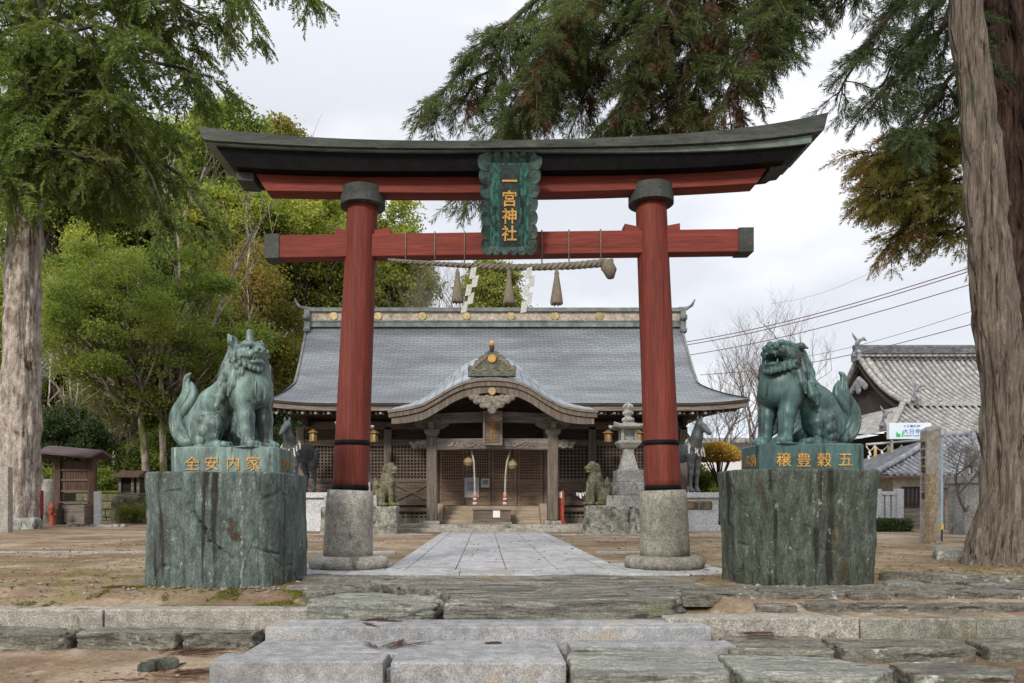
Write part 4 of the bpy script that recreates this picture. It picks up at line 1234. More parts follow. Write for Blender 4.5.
for (xa, xb) in ((-7.2, -2.2), (2.65, 8.0)):
    MB().box(xa, xb, 28.98, 29.0, .80, 1.28).build('shade_panel', dk, hall)
    lattice(xa, xb, 1.0, 1.26, 28.97, int((xb - xa) / .17), 2, .07, MT['wood_v'], hall, 'vent_lattice')
    b = MB().box(xa, xb, 28.93, 28.98, .80, .99)
    b.build('base_board', MT['wood_v'], hall)
# doors
FZ = 1.5
MB().box(-1.8, 2.28, 28.7, WY, 1.30, FZ).build('porch_floor', MT['wood_tan'], hall, bevel=.01)
doorx = [-1.80, -.78, .24, 1.26, 2.28]
for k in range(4):
    xa, xb = doorx[k] + .015, doorx[k + 1] - .015
    Yd = WY - .10 - (.03 if k in (1, 2) else 0)
    d = MB()
    d.box(xa, xa + .09, Yd - .05, Yd, FZ + .02, 3.78).box(xb - .09, xb, Yd - .05, Yd, FZ + .02, 3.78)
    for z in (FZ + .02, FZ + .42, 2.42, 3.68): d.box(xa + .09, xb - .09, Yd - .045, Yd - .002, z, z + .10)
    dr = d.build('door', MT['wood_door'], hall)
    MB().box(xa + .09, xb - .09, Yd - .006, Yd - .003, 2.52, 3.68).build('shade_panel', dk, dr)
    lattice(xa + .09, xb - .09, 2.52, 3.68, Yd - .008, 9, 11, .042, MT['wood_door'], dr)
    b = MB()
    for q in range(7): b.box(xa + .09, xb - .09, Yd - .025 - .003 * (q % 2), Yd - .004, 1.62 + q * .115, 1.62 + q * .115 + .10)
    b.build('slat_panel', MT['wood_door'], dr)
MB().box(-1.82, 2.30, WY - .2, WY, 3.79, 4.05).build('lintel', MT['wood'], hall)
# stairs
st = MB()
for k in range(4):
    y0 = 27.75 + .24 * k
    st.box(-1.55, 2.05, y0, 28.7, .83 + (.167 * k if k else 0), .83 + .167 * (k + 1) - (.002 if k < 3 else 0))
st.build('stairs', MT['wood_tan'], hall, bevel=.008)
for x in (-1.70, 2.20):
    MB().prismx([(27.55, .83), (28.75, .83), (28.75, 1.58), (28.5, 1.58), (27.55, 1.02)], x - .14, x + .14).build('stringer', MT['wood_tan'], hall, bevel=.01)
# porch pillars
PY = 27.0
for x in (AX(432, PY), AX(552.5, PY)):
    MB().box(x - .30, x + .30, PY - .30, PY + .30, .83, .96).build('pillar_base', MT['stone_grey'], hall, bevel=.03)
    pp = MB().box(x - .19, x + .19, PY - .19, PY + .19, .96, 3.98).build('porch_pillar', MT['wood_v'], hall, bevel=.045)
    # stacked bracket set
    b = MB()
    z = 3.98
    b.loft([[(x - .16, PY - .16, z), (x + .16, PY - .16, z), (x + .16, PY + .16, z), (x - .16, PY + .16, z)],
            [(x - .27, PY - .27, z + .14), (x + .27, PY - .27, z + .14), (x + .27, PY + .27, z + .14), (x - .27, PY + .27, z + .14)],
            [(x - .27, PY - .27, z + .25), (x + .27, PY - .27, z + .25), (x + .27, PY + .27, z + .25), (x - .27, PY + .27, z + .25)]])
    b.loft([[(x - .35, PY - .09, z + .27), (x + .35, PY - .09, z + .27), (x + .35, PY + .09, z + .27), (x - .35, PY + .09, z + .27)],
            [(x - .62, PY - .09, z + .42), (x + .62, PY - .09, z + .42), (x + .62, PY + .09, z + .42), (x - .62, PY + .09, z + .42)],
            [(x - .62, PY - .09, z + .50), (x + .62, PY - .09, z + .50), (x + .62, PY + .09, z + .50), (x - .62, PY + .09, z + .50)]])
    b.loft([[(x - .09, PY - .35, z + .26), (x + .09, PY - .35, z + .26), (x + .09, PY + .35, z + .26), (x - .09, PY + .35, z + .26)],
            [(x - .09, PY - .60, z + .43), (x + .09, PY - .60, z + .43), (x + .09, PY + .60, z + .43), (x - .09, PY + .60, z + .43)],
            [(x - .09, PY - .60, z + .505), (x + .09, PY - .60, z + .505), (x + .09, PY + .60, z + .505), (x - .09, PY + .60, z + .505)]])
    for dx in (-.5, 0, .5):
        b.loft([[(x + dx - .10, PY - .12, z + .51), (x + dx + .10, PY - .12, z + .51), (x + dx + .10, PY + .12, z + .51), (x + dx - .10, PY + .12, z + .51)],
                [(x + dx - .17, PY - .18, z + .62), (x + dx + .17, PY - .18, z + .62), (x + dx + .17, PY + .18, z + .62), (x + dx - .17, PY + .18, z + .62)],
                [(x + dx - .17, PY - .18, z + .70), (x + dx + .17, PY - .18, z + .70), (x + dx + .17, PY + .18, z + .70), (x + dx - .17, PY + .18, z + .70)]])
    b.build('bracket', MT['wood_grey'], hall)
    # carved beast-head nosing outside the pillar
    s = -1 if x < 0 else 1
    g = SDF((-.1, -.22, -.3), (.75, .22, .32), .022)
    g.chain([(0, 0, 0), (.3, 0, .02), (.5, 0, -.02), (.66, 0, .06)], [.17, .15, .10, .05], .05)
    for a in range(7):
        g.ell((.1 + .07 * a, .10 * (1 if a % 2 else -1) * .9, .12 - .03 * a), (.06, .08, .06), .02)
        g.ell((.08 + .08 * a, -.13, -.1 + .03 * math.sin(a * 2)), (.05, .05, .045), .02)
    g.ell((.34, -.13, .08), (.03, .03, .03), 0.0)
    g.cap((.4, -.2, -.06), (.62, -.2, -.03), .02, .02, .01, sub=True)
    V, Fq = g.mesh(); V[:, 0] *= s
    if s < 0: Fq = Fq[:, ::-1]
    rawmesh('carved_nosing', V + np.array([x + s * .12, PY, 3.70]), Fq, MT['wood_carve'], hall)
# carved main beam
b = MB(); secs = []
xa, xb = AX(437, PY), AX(547.5, PY)
for k in range(25):
    t = k / 24; z0 = 3.50 + .035 * math.sin(PI * t); z1 = 3.90
    x = lin(xa, xb, t)
    secs.append([(x, PY - .16, z0), (x, PY - .18, z0 + .05), (x, PY - .18, z1), (x, PY + .16, z1), (x, PY + .16, z0)])
b.loft(secs)
bm_ = b.build('carved_beam', MT['wood_grey'], hall)
g = SDF((-1.8, -.10, -.25), (1.8, .06, .25), .018)
for s in (-1, 1):
    for q in range(9):
        t = q / 8
        c = s * (.25 + 1.30 * t)
        pts = [(c + .16 * (1 - a / 12) * math.cos(a * .65 * s + q), 0, .10 * (1 - a / 14) * math.sin(a * .65 + q * 1.3)) for a in range(11)]
        g.chain(pts, [.022] * 11, .012)
    g.chain([(s * (.15 + .12 * k), 0, .09 * math.sin(k * .9)) for k in range(13)], [.03] * 13, .015)
V, Fq = g.mesh()
rawmesh('carving', V + np.array([(xa + xb) / 2, PY - .19, 3.71]), Fq, MT['wood_carve'], bm_)
# upper rainbow beam
b = MB(); secs = []
xa2, xb2 = AX(432, PY), AX(552, PY)
for k in range(25):
    t = k / 24; x = lin(xa2 - .55, xb2 + .55, t); a = .10 * math.sin(PI * t)
    secs.append([(x, PY - .12, 4.40 + a), (x, PY - .12, 4.76 + a), (x, PY + .12, 4.76 + a), (x, PY + .12, 4.40 + a)])
b.loft(secs).build('upper_beam', MT['wood_grey'], hall)
# frogleg strut, gable boards behind
MB().prism([(xa2 - .3, 4.82), (xb2 + .3, 4.82), (1.2, 5.5), (.26, 5.72), (-.7, 5.5)], PY + .1, PY + .16).build('gable_board', MT['wood_dark'], hall)
# curved porch roof: the front profile, rising as it runs back to the main roof
KY = 25.4
kp = [(387.7, 410), (396, 409), (406, 407.5), (423, 403.5), (439, 394.5), (452, 386.5), (465, 381), (478, 378.6), (491.7, 378), (505, 378.6), (518, 381), (531, 387), (544, 395.6), (560, 404.5), (575, 408), (588, 409.5), (598, 410)]
kx = np.array([AX(p[0], KY) for p in kp]); kz = np.array([AZ(p[1], KY) for p in kp])
NKX = 73
kxx = np.linspace(kx[0], kx[-1], NKX)
kzz = np.interp(kxx, kx, kz)
for _ in range(3): kzz[1:-1] = .25 * kzz[:-2] + .5 * kzz[1:-1] + .25 * kzz[2:]
arc = np.concatenate([[0], np.cumsum(np.hypot(np.diff(kxx), np.diff(kzz)))])
NKY = 16
P2 = np.zeros((NKX, NKY, 3)); UV2 = np.zeros((NKX, NKY, 2))
mid = (kxx[0] + kxx[-1]) / 2
for i in range(NKX):
    w = abs(kxx[i] - mid) / (kxx[-1] - mid)
    for j in range(NKY):
        t = j / (NKY - 1)
        Y = lin(KY, 29.2, t)
        z = kzz[i] + (1.62 - .75 * w) * t ** 1.15 * (1 - .15 * w)
        P2[i, j] = (kxx[i], Y, z); UV2[i, j] = (arc[i], t * 4.2)
mk = roof_mat('shingle_porch', (.26, .295, .33), .10, .36, 3.0, .03)
mb_uv = UV2[..., ::1].copy()
sheet('porch_roof', P2, mk, hall, uv=np.stack([UV2[..., 0], UV2[..., 1]], -1))
def bandx(off0, off1, ya, yb, m, name, xin=0.0, zk=None):
    b = MB(); secs = []
    for i in range(NKX):
        nx_ = np.gradient(kzz, kxx)[i]
        L = math.hypot(1, nx_); ux, uz = nx_ / L, -1 / L
        x = kxx[i]; z = kzz[i]
        k0, k1 = off0, off1 if zk is None else off1 * zk(abs(x - mid) / (kxx[-1] - mid))
        x0, z0, x1, z1 = x + ux * k0 * .25, z + uz * k0, x + ux * k1 * .25, z + uz * k1
        sc_ = 1 - xin
        x0 = mid + (x0 - mid) * sc_; x1 = mid + (x1 - mid) * sc_
        secs.append([(x0, ya, z0), (x1, ya, z1), (x1, yb, z1), (x0, yb, z0)])
    b.loft(secs).build(name, m, hall)
bandx(.0, .09, KY - .02, KY + .25, MT['wood_grey'], 'gable_edge')
bandx(.092, .25, KY + .03, KY + .3, MT['wood_v'], 'bargeboard', .005)
bandx(.255, .46, KY + .10, KY + .22, MT['wood_v'], 'inner_bargeboard', .03, lambda w: 1 + .28 * w * (1 - w) * 4 * .6)
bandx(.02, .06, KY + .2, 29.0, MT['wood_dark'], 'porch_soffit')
b = MB()
for i in range(2, NKX - 2, 2):
    b.beam((kxx[i], KY + .3, kzz[i] - .13), (kxx[i], 28.5, kzz[i] - .10), .06, .08)
b.build('porch_rafter', MT['wood'], hall)
# crest ornament on the porch ridge
ox = .24
oy = KY + .35
ridge_z = float(kzz.max()) + .16
b = MB()
for t in range(4):
    pass
b.box(ox - .82, ox + .82, oy - .1, oy + .15, ridge_z - .05, ridge_z + .13)
half = [(.82, .12), (.84, .30), (.76, .40), (.68, .34), (.62, .44), (.58, .56), (.48, .58), (.44, .68), (.36, .76), (.27, .76), (.24, .86), (.12, .92)]
o_ = half + [(-x, z) for x, z in half[::-1]]
b.prism([(ox + x, ridge_z + z * .93 - .01) for x, z in o_], oy - .02, oy + .12)
rt = b.build('ridge_ornament', mat('ornament_bronze', [(.3, (.06, .062, .045)), (.7, (.14, .15, .115))], 6, rough=.7, patches=[((.12, .19, .15), 4, .6, (1, 1, 1))]), hall, bevel=.015)
g = SDF((-.9, -.12, 0), (.9, .06, .95), .02)
for s in (-1, 1):
    for q in range(6):
        c = (s * (.70 - .10 * q), 0, .26 + .085 * q)
        g.chain([(c[0] + .07 * (1 - a / 10) * math.cos(a * .8), 0, c[2] - .04 + .07 * (1 - a / 10) * math.sin(a * .8)) for a in range(8)], [.024] * 8, .015)
    g.chain([(s * (.72 - .06 * q), 0, .18 + .03 * math.sin(q)) for q in range(11)], [.03] * 11, .02)
V, Fq = g.mesh()
rawmesh('scrollwork', V + np.array([ox, oy - .03, ridge_z - .02]), Fq, mat('old_carving', [(.3, (.10, .085, .06)), (.7, (.24, .21, .16))], 6, rough=.8), rt)
b = MB(); b.tube([(ox, oy - .10, ridge_z + .56), (ox, oy - .06, ridge_z + .56), (ox, oy, ridge_z + .56)], [.13, .15, .15], 24); b.build('gold_crest', MT['gold'], rt)
b = MB(); b.tube([(ox, oy + .05, ridge_z + .78), (ox, oy + .0, ridge_z + .98), (ox, oy - .02, ridge_z + 1.02)], [.07, .09, .08], 12); b.build('finial', MT['grey_green'], rt)
b = MB(); b.tube([(ox, oy - .02, ridge_z + 1.0), (ox, oy - .06, ridge_z + 1.08), (ox, oy - .04, ridge_z + 1.17)], [.085, .10, .04], 16); b.build('gold_cap', MT['gold'], rt)
b = MB(); b.tube([(ox, KY + .0, ridge_z - .60), (ox, KY + .03, ridge_z - .60), (ox, KY + .12, ridge_z - .60)], [.12, .135, .135], 24); b.build('gold_crest', MT['brass'], hall)
# carved pendant under the gable apex
g = SDF((-.9, -.14, -.52), (.9, .1, .32), .016)
for (zr_, wr_, nr_, rr_) in ((.10, .68, 9, .12), (-.03, .52, 7, .13), (-.17, .30, 4, .13), (-.29, .0, 1, .15)):
    for q in range(nr_):
        a = (q / (nr_ - 1) * 2 - 1) if nr_ > 1 else 0
        cx_, cz_ = a * wr_, zr_ + .05 * abs(a) + .02 * math.sin(q * 2.3)
        g.ell((cx_, -.02 * (q % 2), cz_), (rr_, .075, rr_ * .9), .008)
        g.chain([(cx_ + rr_ * .62 * (1 - k / 9) * math.cos(k), -.09, cz_ + rr_ * .62 * (1 - k / 9) * math.sin(k)) for k in range(8)], [.016] * 8, .006, sub=True)
V, Fq = g.mesh()
rawmesh('carved_pendant', V + np.array([ox, KY + .05, ridge_z - .95]), Fq, MT['wood_carve'], hall)

# hall plaque
pq = thing('hall_plaque', 'dark wooden plaque with gold characters hung above the carved porch beam', 'plaque', (AX(492.5, 26.6), 26.6, AZ(446, 26.6)))
pz0, pz1 = AZ(445.5, 26.6), AZ(411, 26.6)
px0, px1 = AX(483, 26.6), AX(502.3, 26.6)
b = MB()
for (a, c, e, f_) in ((px0, px0 + .07, pz0, pz1), (px1 - .07, px1, pz0, pz1), (px0 + .07, px1 - .07, pz0, pz0 + .08), (px0 + .07, px1 - .07, pz1 - .08, pz1)):
    b.box(a, c, 26.50, 26.60, e, f_)
b.build('frame', MT['wood_grey'], pq, bevel=.012)
MB().box(px0 + .06, px1 - .06, 26.54, 26.58, pz0 + .06, pz1 - .06).build('board', MT['wood'], pq)
for k, ch in enumerate('一宮神社'):
    text('character', ch, .25, MT['gold_dim'], ((px0 + px1) / 2, 26.53, lin(pz1, pz0, .20 + .2 * k)), pq, extrude=.006, bold=.005)

# offering box
ob = thing('offering_box', 'dark slatted wooden offering box with a white notice on its front', 'offering box', (AX(492, 27.25), 27.25, .83))
bx0, bx1, bz = AX(472, 27.1), AX(512, 27.1), AZ(508.5, 27.1)
b = MB().box(bx0 + .04, bx1 - .04, 27.1, 27.62, .90, bz - .05)
b.build('box_body', MT['wood'], ob, bevel=.008)
b = MB().box(bx0, bx1, 27.04, 27.68, .83, .90).box(bx0, bx1, 27.05, 27.12, bz - .06, bz).box(bx0, bx1, 27.6, 27.67, bz - .06, bz).box(bx0, bx0 + .07, 27.12, 27.6, bz - .06, bz).box(bx1 - .07, bx1, 27.12, 27.6, bz - .06, bz)
b.build('box_rim', MT['wood_grey'], ob, bevel=.008)
b = MB()
for k in range(7): b.box(bx0 + .07, bx1 - .07, 27.15 + .065 * k, 27.18 + .065 * k, bz - .05, bz - .01)
b.build('slats', MT['wood'], ob)
MB().box(AX(493, 27.08), AX(500, 27.08), 27.086, 27.098, AZ(517.5, 27.09), AZ(509.5, 27.09)).build('notice', MT['white'], ob)

MT['straw_pale'] = mat('straw_pale', [(0.3, (.30, .28, .25)), (0.7, (.46, .44, .40))], 9, rough=.95, bump=.5, bdist=.01)
# bells with ropes
for (px, pyb, lab, rp_) in ((468.5, 462, 'round brass bell with pale rope hung beside the newspaper-grey poster', ((471.5, 451), (474, 462), (474.5, 475), (474.8, 487), (475, 505))),
                            (512.5, 465, 'round brass bell with pale rope hung clear of the posters', ((510, 451), (507, 462), (505.5, 475), (505.2, 487), (505, 505)))):
    Yb = 27.3
    c = at(px, pyb, Yb)
    t = thing('shrine_bell', lab, 'bell', (c.x, Yb, c.z), 'bells hung before the hall doors')
    b = MB()
    b.lathe([(.02, -.17), (.10, -.155), (.155, -.09), (.172, -.03), (.185, -.02), (.185, .02), (.172, .03), (.155, .09), (.10, .15), (.03, .17), (.03, .22), (.01, .23)], c, 24)
    b.build('bell', MT['brass'], t)
    b = MB().tube([(c.x, Yb, c.z + .2), (c.x, Yb, AZ(448, Yb))], .02, 6); b.build('hanger', MT['wood_dark'], t)
    pts = [at(x, y, Yb - .12) for x, y in rp_]
    b = MB(); b.tube(pts, .034, 10); b.build('bell_rope', MT['straw_pale'], t)
    q0, q1 = at(rp_[-1][0], 492, Yb - .12), at(rp_[-1][0], 504.5, Yb - .12)
    b = MB(); b.tube([q0, lin(q0, q1, .5)], [.058, .068], 14); b.build('red_cuff', mat('cuff', [(.3, (.45, .20, .13)), (.7, (.55, .30, .2))], 9, rough=.8), t)
    b = MB(); b.tube([lin(q0, q1, .5), q1], [.068, .095], 14); b.build('white_tuft', MT['white'], t)
    b = MB(); b.tube([lin(q0, q1, .58) + Vector((0, 0, 0)), lin(q0, q1, .8)], [.080, .090], 14); b.build('red_tuft', MT['orange_red'], t)

# posters on the doors
def poster(label, px0, px1, py0, py1, Y, m, m2):
    a, b_ = at(px0, py1, Y), at(px1, py0, Y)
    t = thing('poster', label, 'poster', (a.x, Y, a.z))
    MB().box(a.x, b_.x, Y, Y + .012, a.z, b_.z).build('sheet', m, t)
    MB().box(lin(a.x, b_.x, .18), lin(a.x, b_.x, .82), Y - .004, Y - .001, lin(a.z, b_.z, .35), lin(a.z, b_.z, .8)).build('printed_panel', m2, t)
poster('large pale grey poster on the hall door behind the bell rope', 464.5, 479, 477.5, 497.5, 29.38, plain('poster_grey', (.40, .42, .45), .7), plain('poster_dark', (.26, .28, .32), .7, var=.3))
poster('small square notice on the hall door next to the larger poster', 481, 489.5, 478.5, 487.5, 29.36, plain('poster_white', (.46, .47, .48), .7), plain('poster_mid', (.20, .21, .22), .7, var=.4))
# orange-red signpost by the porch pillar
rs = thing('notice_post', 'orange-red notice post with a white slip beside the porch pillar', 'post', (AX(561, 27.2), 27.2, .83))
MB().box(AX(557.5, 27.2), AX(564, 27.2), 27.15, 27.3, .83, AZ(490.5, 27.2)).build('post_body', MT['orange_red'], rs, bevel=.012)
MB().box(AX(559, 27.14), AX(562, 27.14), 27.138, 27.148, AZ(498, 27.2), AZ(492, 27.2)).build('slip', MT['white'], rs)
MB().box(AX(557, 27.2) - .04, AX(564.5, 27.2) + .04, 27.05, 27.4, .832, .89).build('post_foot', MT['orange_red'], rs)
# paper fortunes tied on a line
fs = thing('fortune_line', 'white paper fortunes knotted on a string across the hall wall', 'paper fortunes', (AX(585, 28.7), 28.7, AZ(495, 28.7)))
MB().tube([at(576, 492.5, 28.7), at(586, 493.5, 28.7), at(596, 492.5, 28.7)], .008, 5).build('string', MT['straw'], fs)
b = MB()
for k in range(9):
    p = at(577.5 + 2 * k, 493.3 + .5 * math.sin(k), 28.69)
    b.beam((p.x - .03, 28.68, p.z + .03), (p.x + .04 * math.sin(k * 2), 28.67, p.z - .10 - .04 * (k % 3)), .05, .012, up=(0, 1, 0))
b.build('paper_slips', MT['white'], fs)

# hanging gilt lanterns under the eaves
EG = 'gilt lanterns hung under the hall eaves'
def eave_lantern():
    t = thing('eave_lantern', 'x', 'lantern', (0, 0, 0), EG)
    b = MB(); b.lathe([(.03, .40), (.10, .36), (.26, .26), (.28, .22), (.16, .21), (.16, .20)], (0, 0, 0), 6, sm=False); b.build('lantern_roof', MT['gold_dim'], t)
    b = MB(); b.lathe([(.15, -.18), (.15, .20)], (0, 0, 0), 6, sm=False); b.build('pane', MT['brass'], t)
    b = MB()
    for k in range(6):
        a = 2 * PI * k / 6
        x, y = .165 * math.cos(a), .165 * math.sin(a)
        b.box(x - .02, x + .02, y - .02, y + .02, -.2, .21)
    b.lathe([(.1, -.30), (.21, -.24), (.21, -.18), (.15, -.17)], (0, 0, 0), 6, sm=False)
    b.build('frame', MT['gold_dim'], t)
    MB().tube([(0, 0, .38), (0, 0, 1.0)], .012, 5).build('chain', MT['black'], t)
    return t
l0 = eave_lantern(); l0.scale = (.72,) * 3
spots = ((313, 437, 'gilt eave lantern hung behind the dark horse with the white collar by the horned lion'),
         (374, 437.5, 'gilt eave lantern half hidden by the sunlit red pillar'),
         (608, 437.5, 'gilt eave lantern hung at the porch side of the tall stone lantern'),
         (638.5, 437.5, 'gilt eave lantern squeezed between the tall stone lantern and the red pillar'))
for k, (px, py, lab) in enumerate(spots):
    p = at(px, py, 28.2)
    if k == 0: l0.location = p; l0['label'] = lab
    else: dup(l0, p, label=lab)
# ---------------------------------------------------------------- bronze guardian lions
def build_lion(kind):
    """kind 'horn' (closed mouth, horn, pricked ears) or 'open' (open mouth, drooping ears).
    Frame: U to the right (the way it sits), D away from the viewer, z up; the caller mirrors U."""
    a = R(25); ca, sa = math.cos(a), math.sin(a)
    def Pt(s, l, z): return np.array([s * ca + l * sa, (-s * sa + l * ca) * .82 + .10, z])
    g = SDF((-.78, -.48, -.03), (.82, .52, 1.62), .0082)
    # trunk
    g.chain([Pt(.40, 0, .80), Pt(.16, 0, .70), Pt(-.06, 0, .56), Pt(-.25, 0, .33)], [.27, .262, .275, .275], .03)
    g.chain([Pt(.30, 0, .95), Pt(.36, 0, 1.12)], [.25, .20], .05)
    g.ell(Pt(.50, 0, .78), (.23, .22, .25), .08)
    g.ell(Pt(.53, 0, .66), (.19, .20, .15), .06)
    g.chain([Pt(.40, 0, .9), Pt(.44, 0, 1.16)], [.25, .20], .08)
    # shoulders
    for l in (-.20, .20):
        g.ell(Pt(.46, l, .68), (.15, .13, .23), .05)
    # hind legs
    for l in (-.23, .23):
        g.ell(Pt(-.08, l, .26), (.23, .15, .26), .03)
        g.ell(Pt(.06, l * 1.12, .33), (.12, .09, .13), .04)
        g.chain([Pt(.10, l * 1.1, .30), Pt(.06, l * 1.08, .16), Pt(-.02, l, .06)], [.10, .075, .06], .03)
        g.chain([Pt(-.04, l * 1.06, .05), Pt(.20, l * 1.06, .045)], [.06, .055], .03)
        for q in (-1, 0, 1):
            g.ell(Pt(.27 + .01 * (1 - abs(q)), l * 1.06 + q * .05, .04), (.05, .036, .045), .012)
        # muscle bulges on the haunch
        for (s, z, r) in ((-.02, .36, .07), (-.10, .30, .08), (.0, .22, .075), (-.14, .18, .07), (-.06, .10, .07)):
            g.ell(Pt(s, l * 1.56, z), (r, r * .6, r), .012)
    # front legs
    for l in (-.175, .175):
        g.chain([Pt(.46, l, .62), Pt(.525, l, .40), Pt(.54, l, .22), Pt(.55, l, .08)], [.130, .100, .082, .084], .03)
        g.ell(Pt(.55, l, .33), (.075, .06, .10), .03)
        g.ell(Pt(.585, l, .055), (.115, .10, .062), .02)
        for q in (-1.5, -.5, .5, 1.5):
            g.ell(Pt(.665 - .02 * abs(q), l + q * .050, .045), (.055, .030, .048), .006)
            g.cap(Pt(.685 - .02 * abs(q), l + q * .050 + .025, .10), Pt(.685 - .02 * abs(q), l + q * .050 + .025, .02), .010, .010, .004, sub=True)
        for q in range(-2, 3):         # flutes down the front of the leg
            g.cap(Pt(.628, l + q * .040, .46), Pt(.632, l + q * .034, .13), .011, .011, .014, sub=True)
        for q in range(5):             # hair combed back from the elbow
            g.chain([Pt(.44 - .015 * q, l - .03, .62 - .07 * q), Pt(.40 - .01 * q, l * 1.1, .50 - .07 * q), Pt(.45, l * 1.05, .40 - .07 * q)], [.035, .05, .010], .006)
    for q in range(3):
        g.chain([Pt(.69 - .02 * q, t * .13, .60 + .055 * q + .06 * abs(t) ** 2) for t in np.linspace(-1, 1, 9)], [.009] * 9, .006, sub=True)
    # ribs: shallow furrows on both flanks
    for l in (-1, 1):
        for q in range(5):
            s = .22 - .085 * q
            zc = .70 - .065 * q
            g.chain([Pt(s + .02, l * .17, zc + .17), Pt(s - .02, l * .285, zc + .04), Pt(s + .02, l * .275, zc - .12)], [.016, .028, .016], .022)
    # spine ridge
    for q in range(9):
        t = q / 8
        g.ell(Pt(.16 - .46 * t, 0, .98 - .50 * t), (.05, .035, .05), .025)
    # mane: overlapping locks round the neck, each with a curled tip
    rng = random.Random(4)
    for ring_, (z, rad, n, L) in enumerate(((1.16, .255, 10, .20), (1.04, .290, 10, .22), (.90, .325, 10, .24), (.74, .335, 9, .22))):
        for q in range(n):
            th = (q + .5 * (ring_ % 2)) / n * 2 * PI
            c, s_ = math.cos(th), math.sin(th)
            if c > (.62 if ring_ < 2 else .50): continue                      # the chest stays smooth
            s0 = .40 - .10 * (1.14 - z)
            b0 = Pt(s0 + rad * .72 * c, rad * s_, z + .05)
            b1 = Pt(s0 + (rad + .03) * .74 * c - .02, (rad + .035) * s_, z - L * .45)
            b2 = Pt(s0 + (rad + .02) * .76 * c - .05, (rad + .02) * s_, z - L)
            b2 = b2 + (b2 - Pt(s0, 0, b2[2])) * .16 + np.array([0, 0, .0])
            g.chain([b0, b1, b2], [.055, .066, .012], .003)
            g.chain([b2, b2 + (b2 - b1) * .12 + np.array([0, 0, .035])], [.020, .010], .006)
            tw_ = rng.uniform(.6, 1.2)
            g.chain([lin(b0, b2, .15) + (b1 - b0) * .02 + np.array([.018, 0, 0]), lin(b0, b2, .9)], [.013, .010], .004, sub=True)
            o_ = (b1 - Pt(s0, 0, b1[2])); o_ = o_ / np.linalg.norm(o_)
            for sg_ in (-.018, .018):
                tg_ = np.array([-o_[1], o_[0], 0]) * sg_
                g.chain([b0 + o_ * .058 + tg_, b1 + o_ * .062 + tg_ * 1.1, b2 + o_ * .016 + tg_ * .3], [.006, .009, .005], .004, sub=True)
    # curls along the throat
    # head
    yaw = R(-40)
    hf = np.array([math.cos(yaw), math.sin(yaw), 0.0]); hl = np.array([-math.sin(yaw), math.cos(yaw), 0.0]); up = np.array([0, 0, 1.0])
    if kind == 'open':
        pit = R(10); hf2 = hf * math.cos(pit) + up * math.sin(pit); up = up * math.cos(pit) - hf * math.sin(pit); hf = hf2
    Hc = np.array([.40, -.14, 1.19]) if kind == 'horn' else np.array([.43, -.14, 1.18])
    rot = [hf, hl, up]
    def H(f, l, z): return Hc + hf * f + hl * l + up * z
    def he(f, l, z, r, k=.03, sub=False): g.ell(H(f, l, z), r, k, rot, sub)
    he(0, 0, 0, (.20, .185, .175), .06)
    he(.06, 0, .09, (.14, .16, .09), .04)
    he(.17, 0, -.005, (.13, .125, .085), .04)                 # upper muzzle
    he(.27, 0, .035, (.06, .085, .055), .02)                  # nose
    he(.25, 0, .065, (.055, .05, .045), .02)
    for l in (-1, 1):
        he(.315, l * .042, .03, (.025, .022, .02), .008, True)      # nostrils
        he(.285, l * .075, .022, (.038, .028, .035), .012)
        he(.18, l * .115, -.02, (.09, .045, .055), .02)            # cheeks / whisker pads
        he(.05, l * .165, -.03, (.09, .05, .08), .03)
        he(.155, l * .082, .068, (.045, .042, .036), .005, True)   # eye sockets
        he(.140, l * .080, .064, (.036, .036, .034), .004)         # eyeballs
        g.chain([H(.20, l * .02, .105), H(.175, l * .075, .125), H(.11, l * .135, .115), H(.05, l * .17, .07)], [.028, .036, .032, .018], .014)   # brows
        g.chain([H(.19, l * .06, .035), H(.15, l * .115, .03), H(.10, l * .15, .05)], [.012, .016, .012], .008)   # lower lids
        for q in range(3):                                      # forelock curls
            g.ell(H(.02 - .05 * q, l * (.05 + .05 * q), .165 - .012 * q), (.045, .04, .03), .012, rot)
    if kind == 'horn':
        # closed, tight-lipped mouth: lower jaw and a long lip line
        he(.15, 0, -.105, (.135, .115, .05), .018)
        g.chain([H(.30, 0, -.062), H(.27, -.085, -.060), H(.17, -.150, -.066), H(.06, -.19, -.045)], [.011, .014, .014, .011], .006, sub=True)
        g.chain([H(.30, 0, -.062), H(.27, .085, -.060), H(.17, .150, -.066), H(.06, .19, -.045)], [.011, .014, .014, .011], .006, sub=True)
        for l in (-1, 1):
            g.cap(H(.245, l * .085, -.05), H(.25, l * .088, -.085), .015, .008, .004)
        jz = -.15
        # pricked ears
        for l in (-1, 1):
            e0, e1 = H(-.03, l * .145, .10), H(-.06, l * .235, .25)
            g.chain([e0, lin(e0, e1, .5), e1], [.055, .062, .012], .02)
            g.ell(lin(e0, e1, .52) + hf * .05, (.03, .03, .055), .012, sub=True)
    else:
        he(.12, 0, -.185, (.145, .11, .045), .02)                  # dropped jaw
        he(.20, 0, -.105, (.16, .105, .055), .008, True)           # open mouth
        he(.10, 0, -.10, (.10, .085, .05), .008, True)
        he(.14, 0, -.155, (.10, .06, .022), .012)                  # tongue
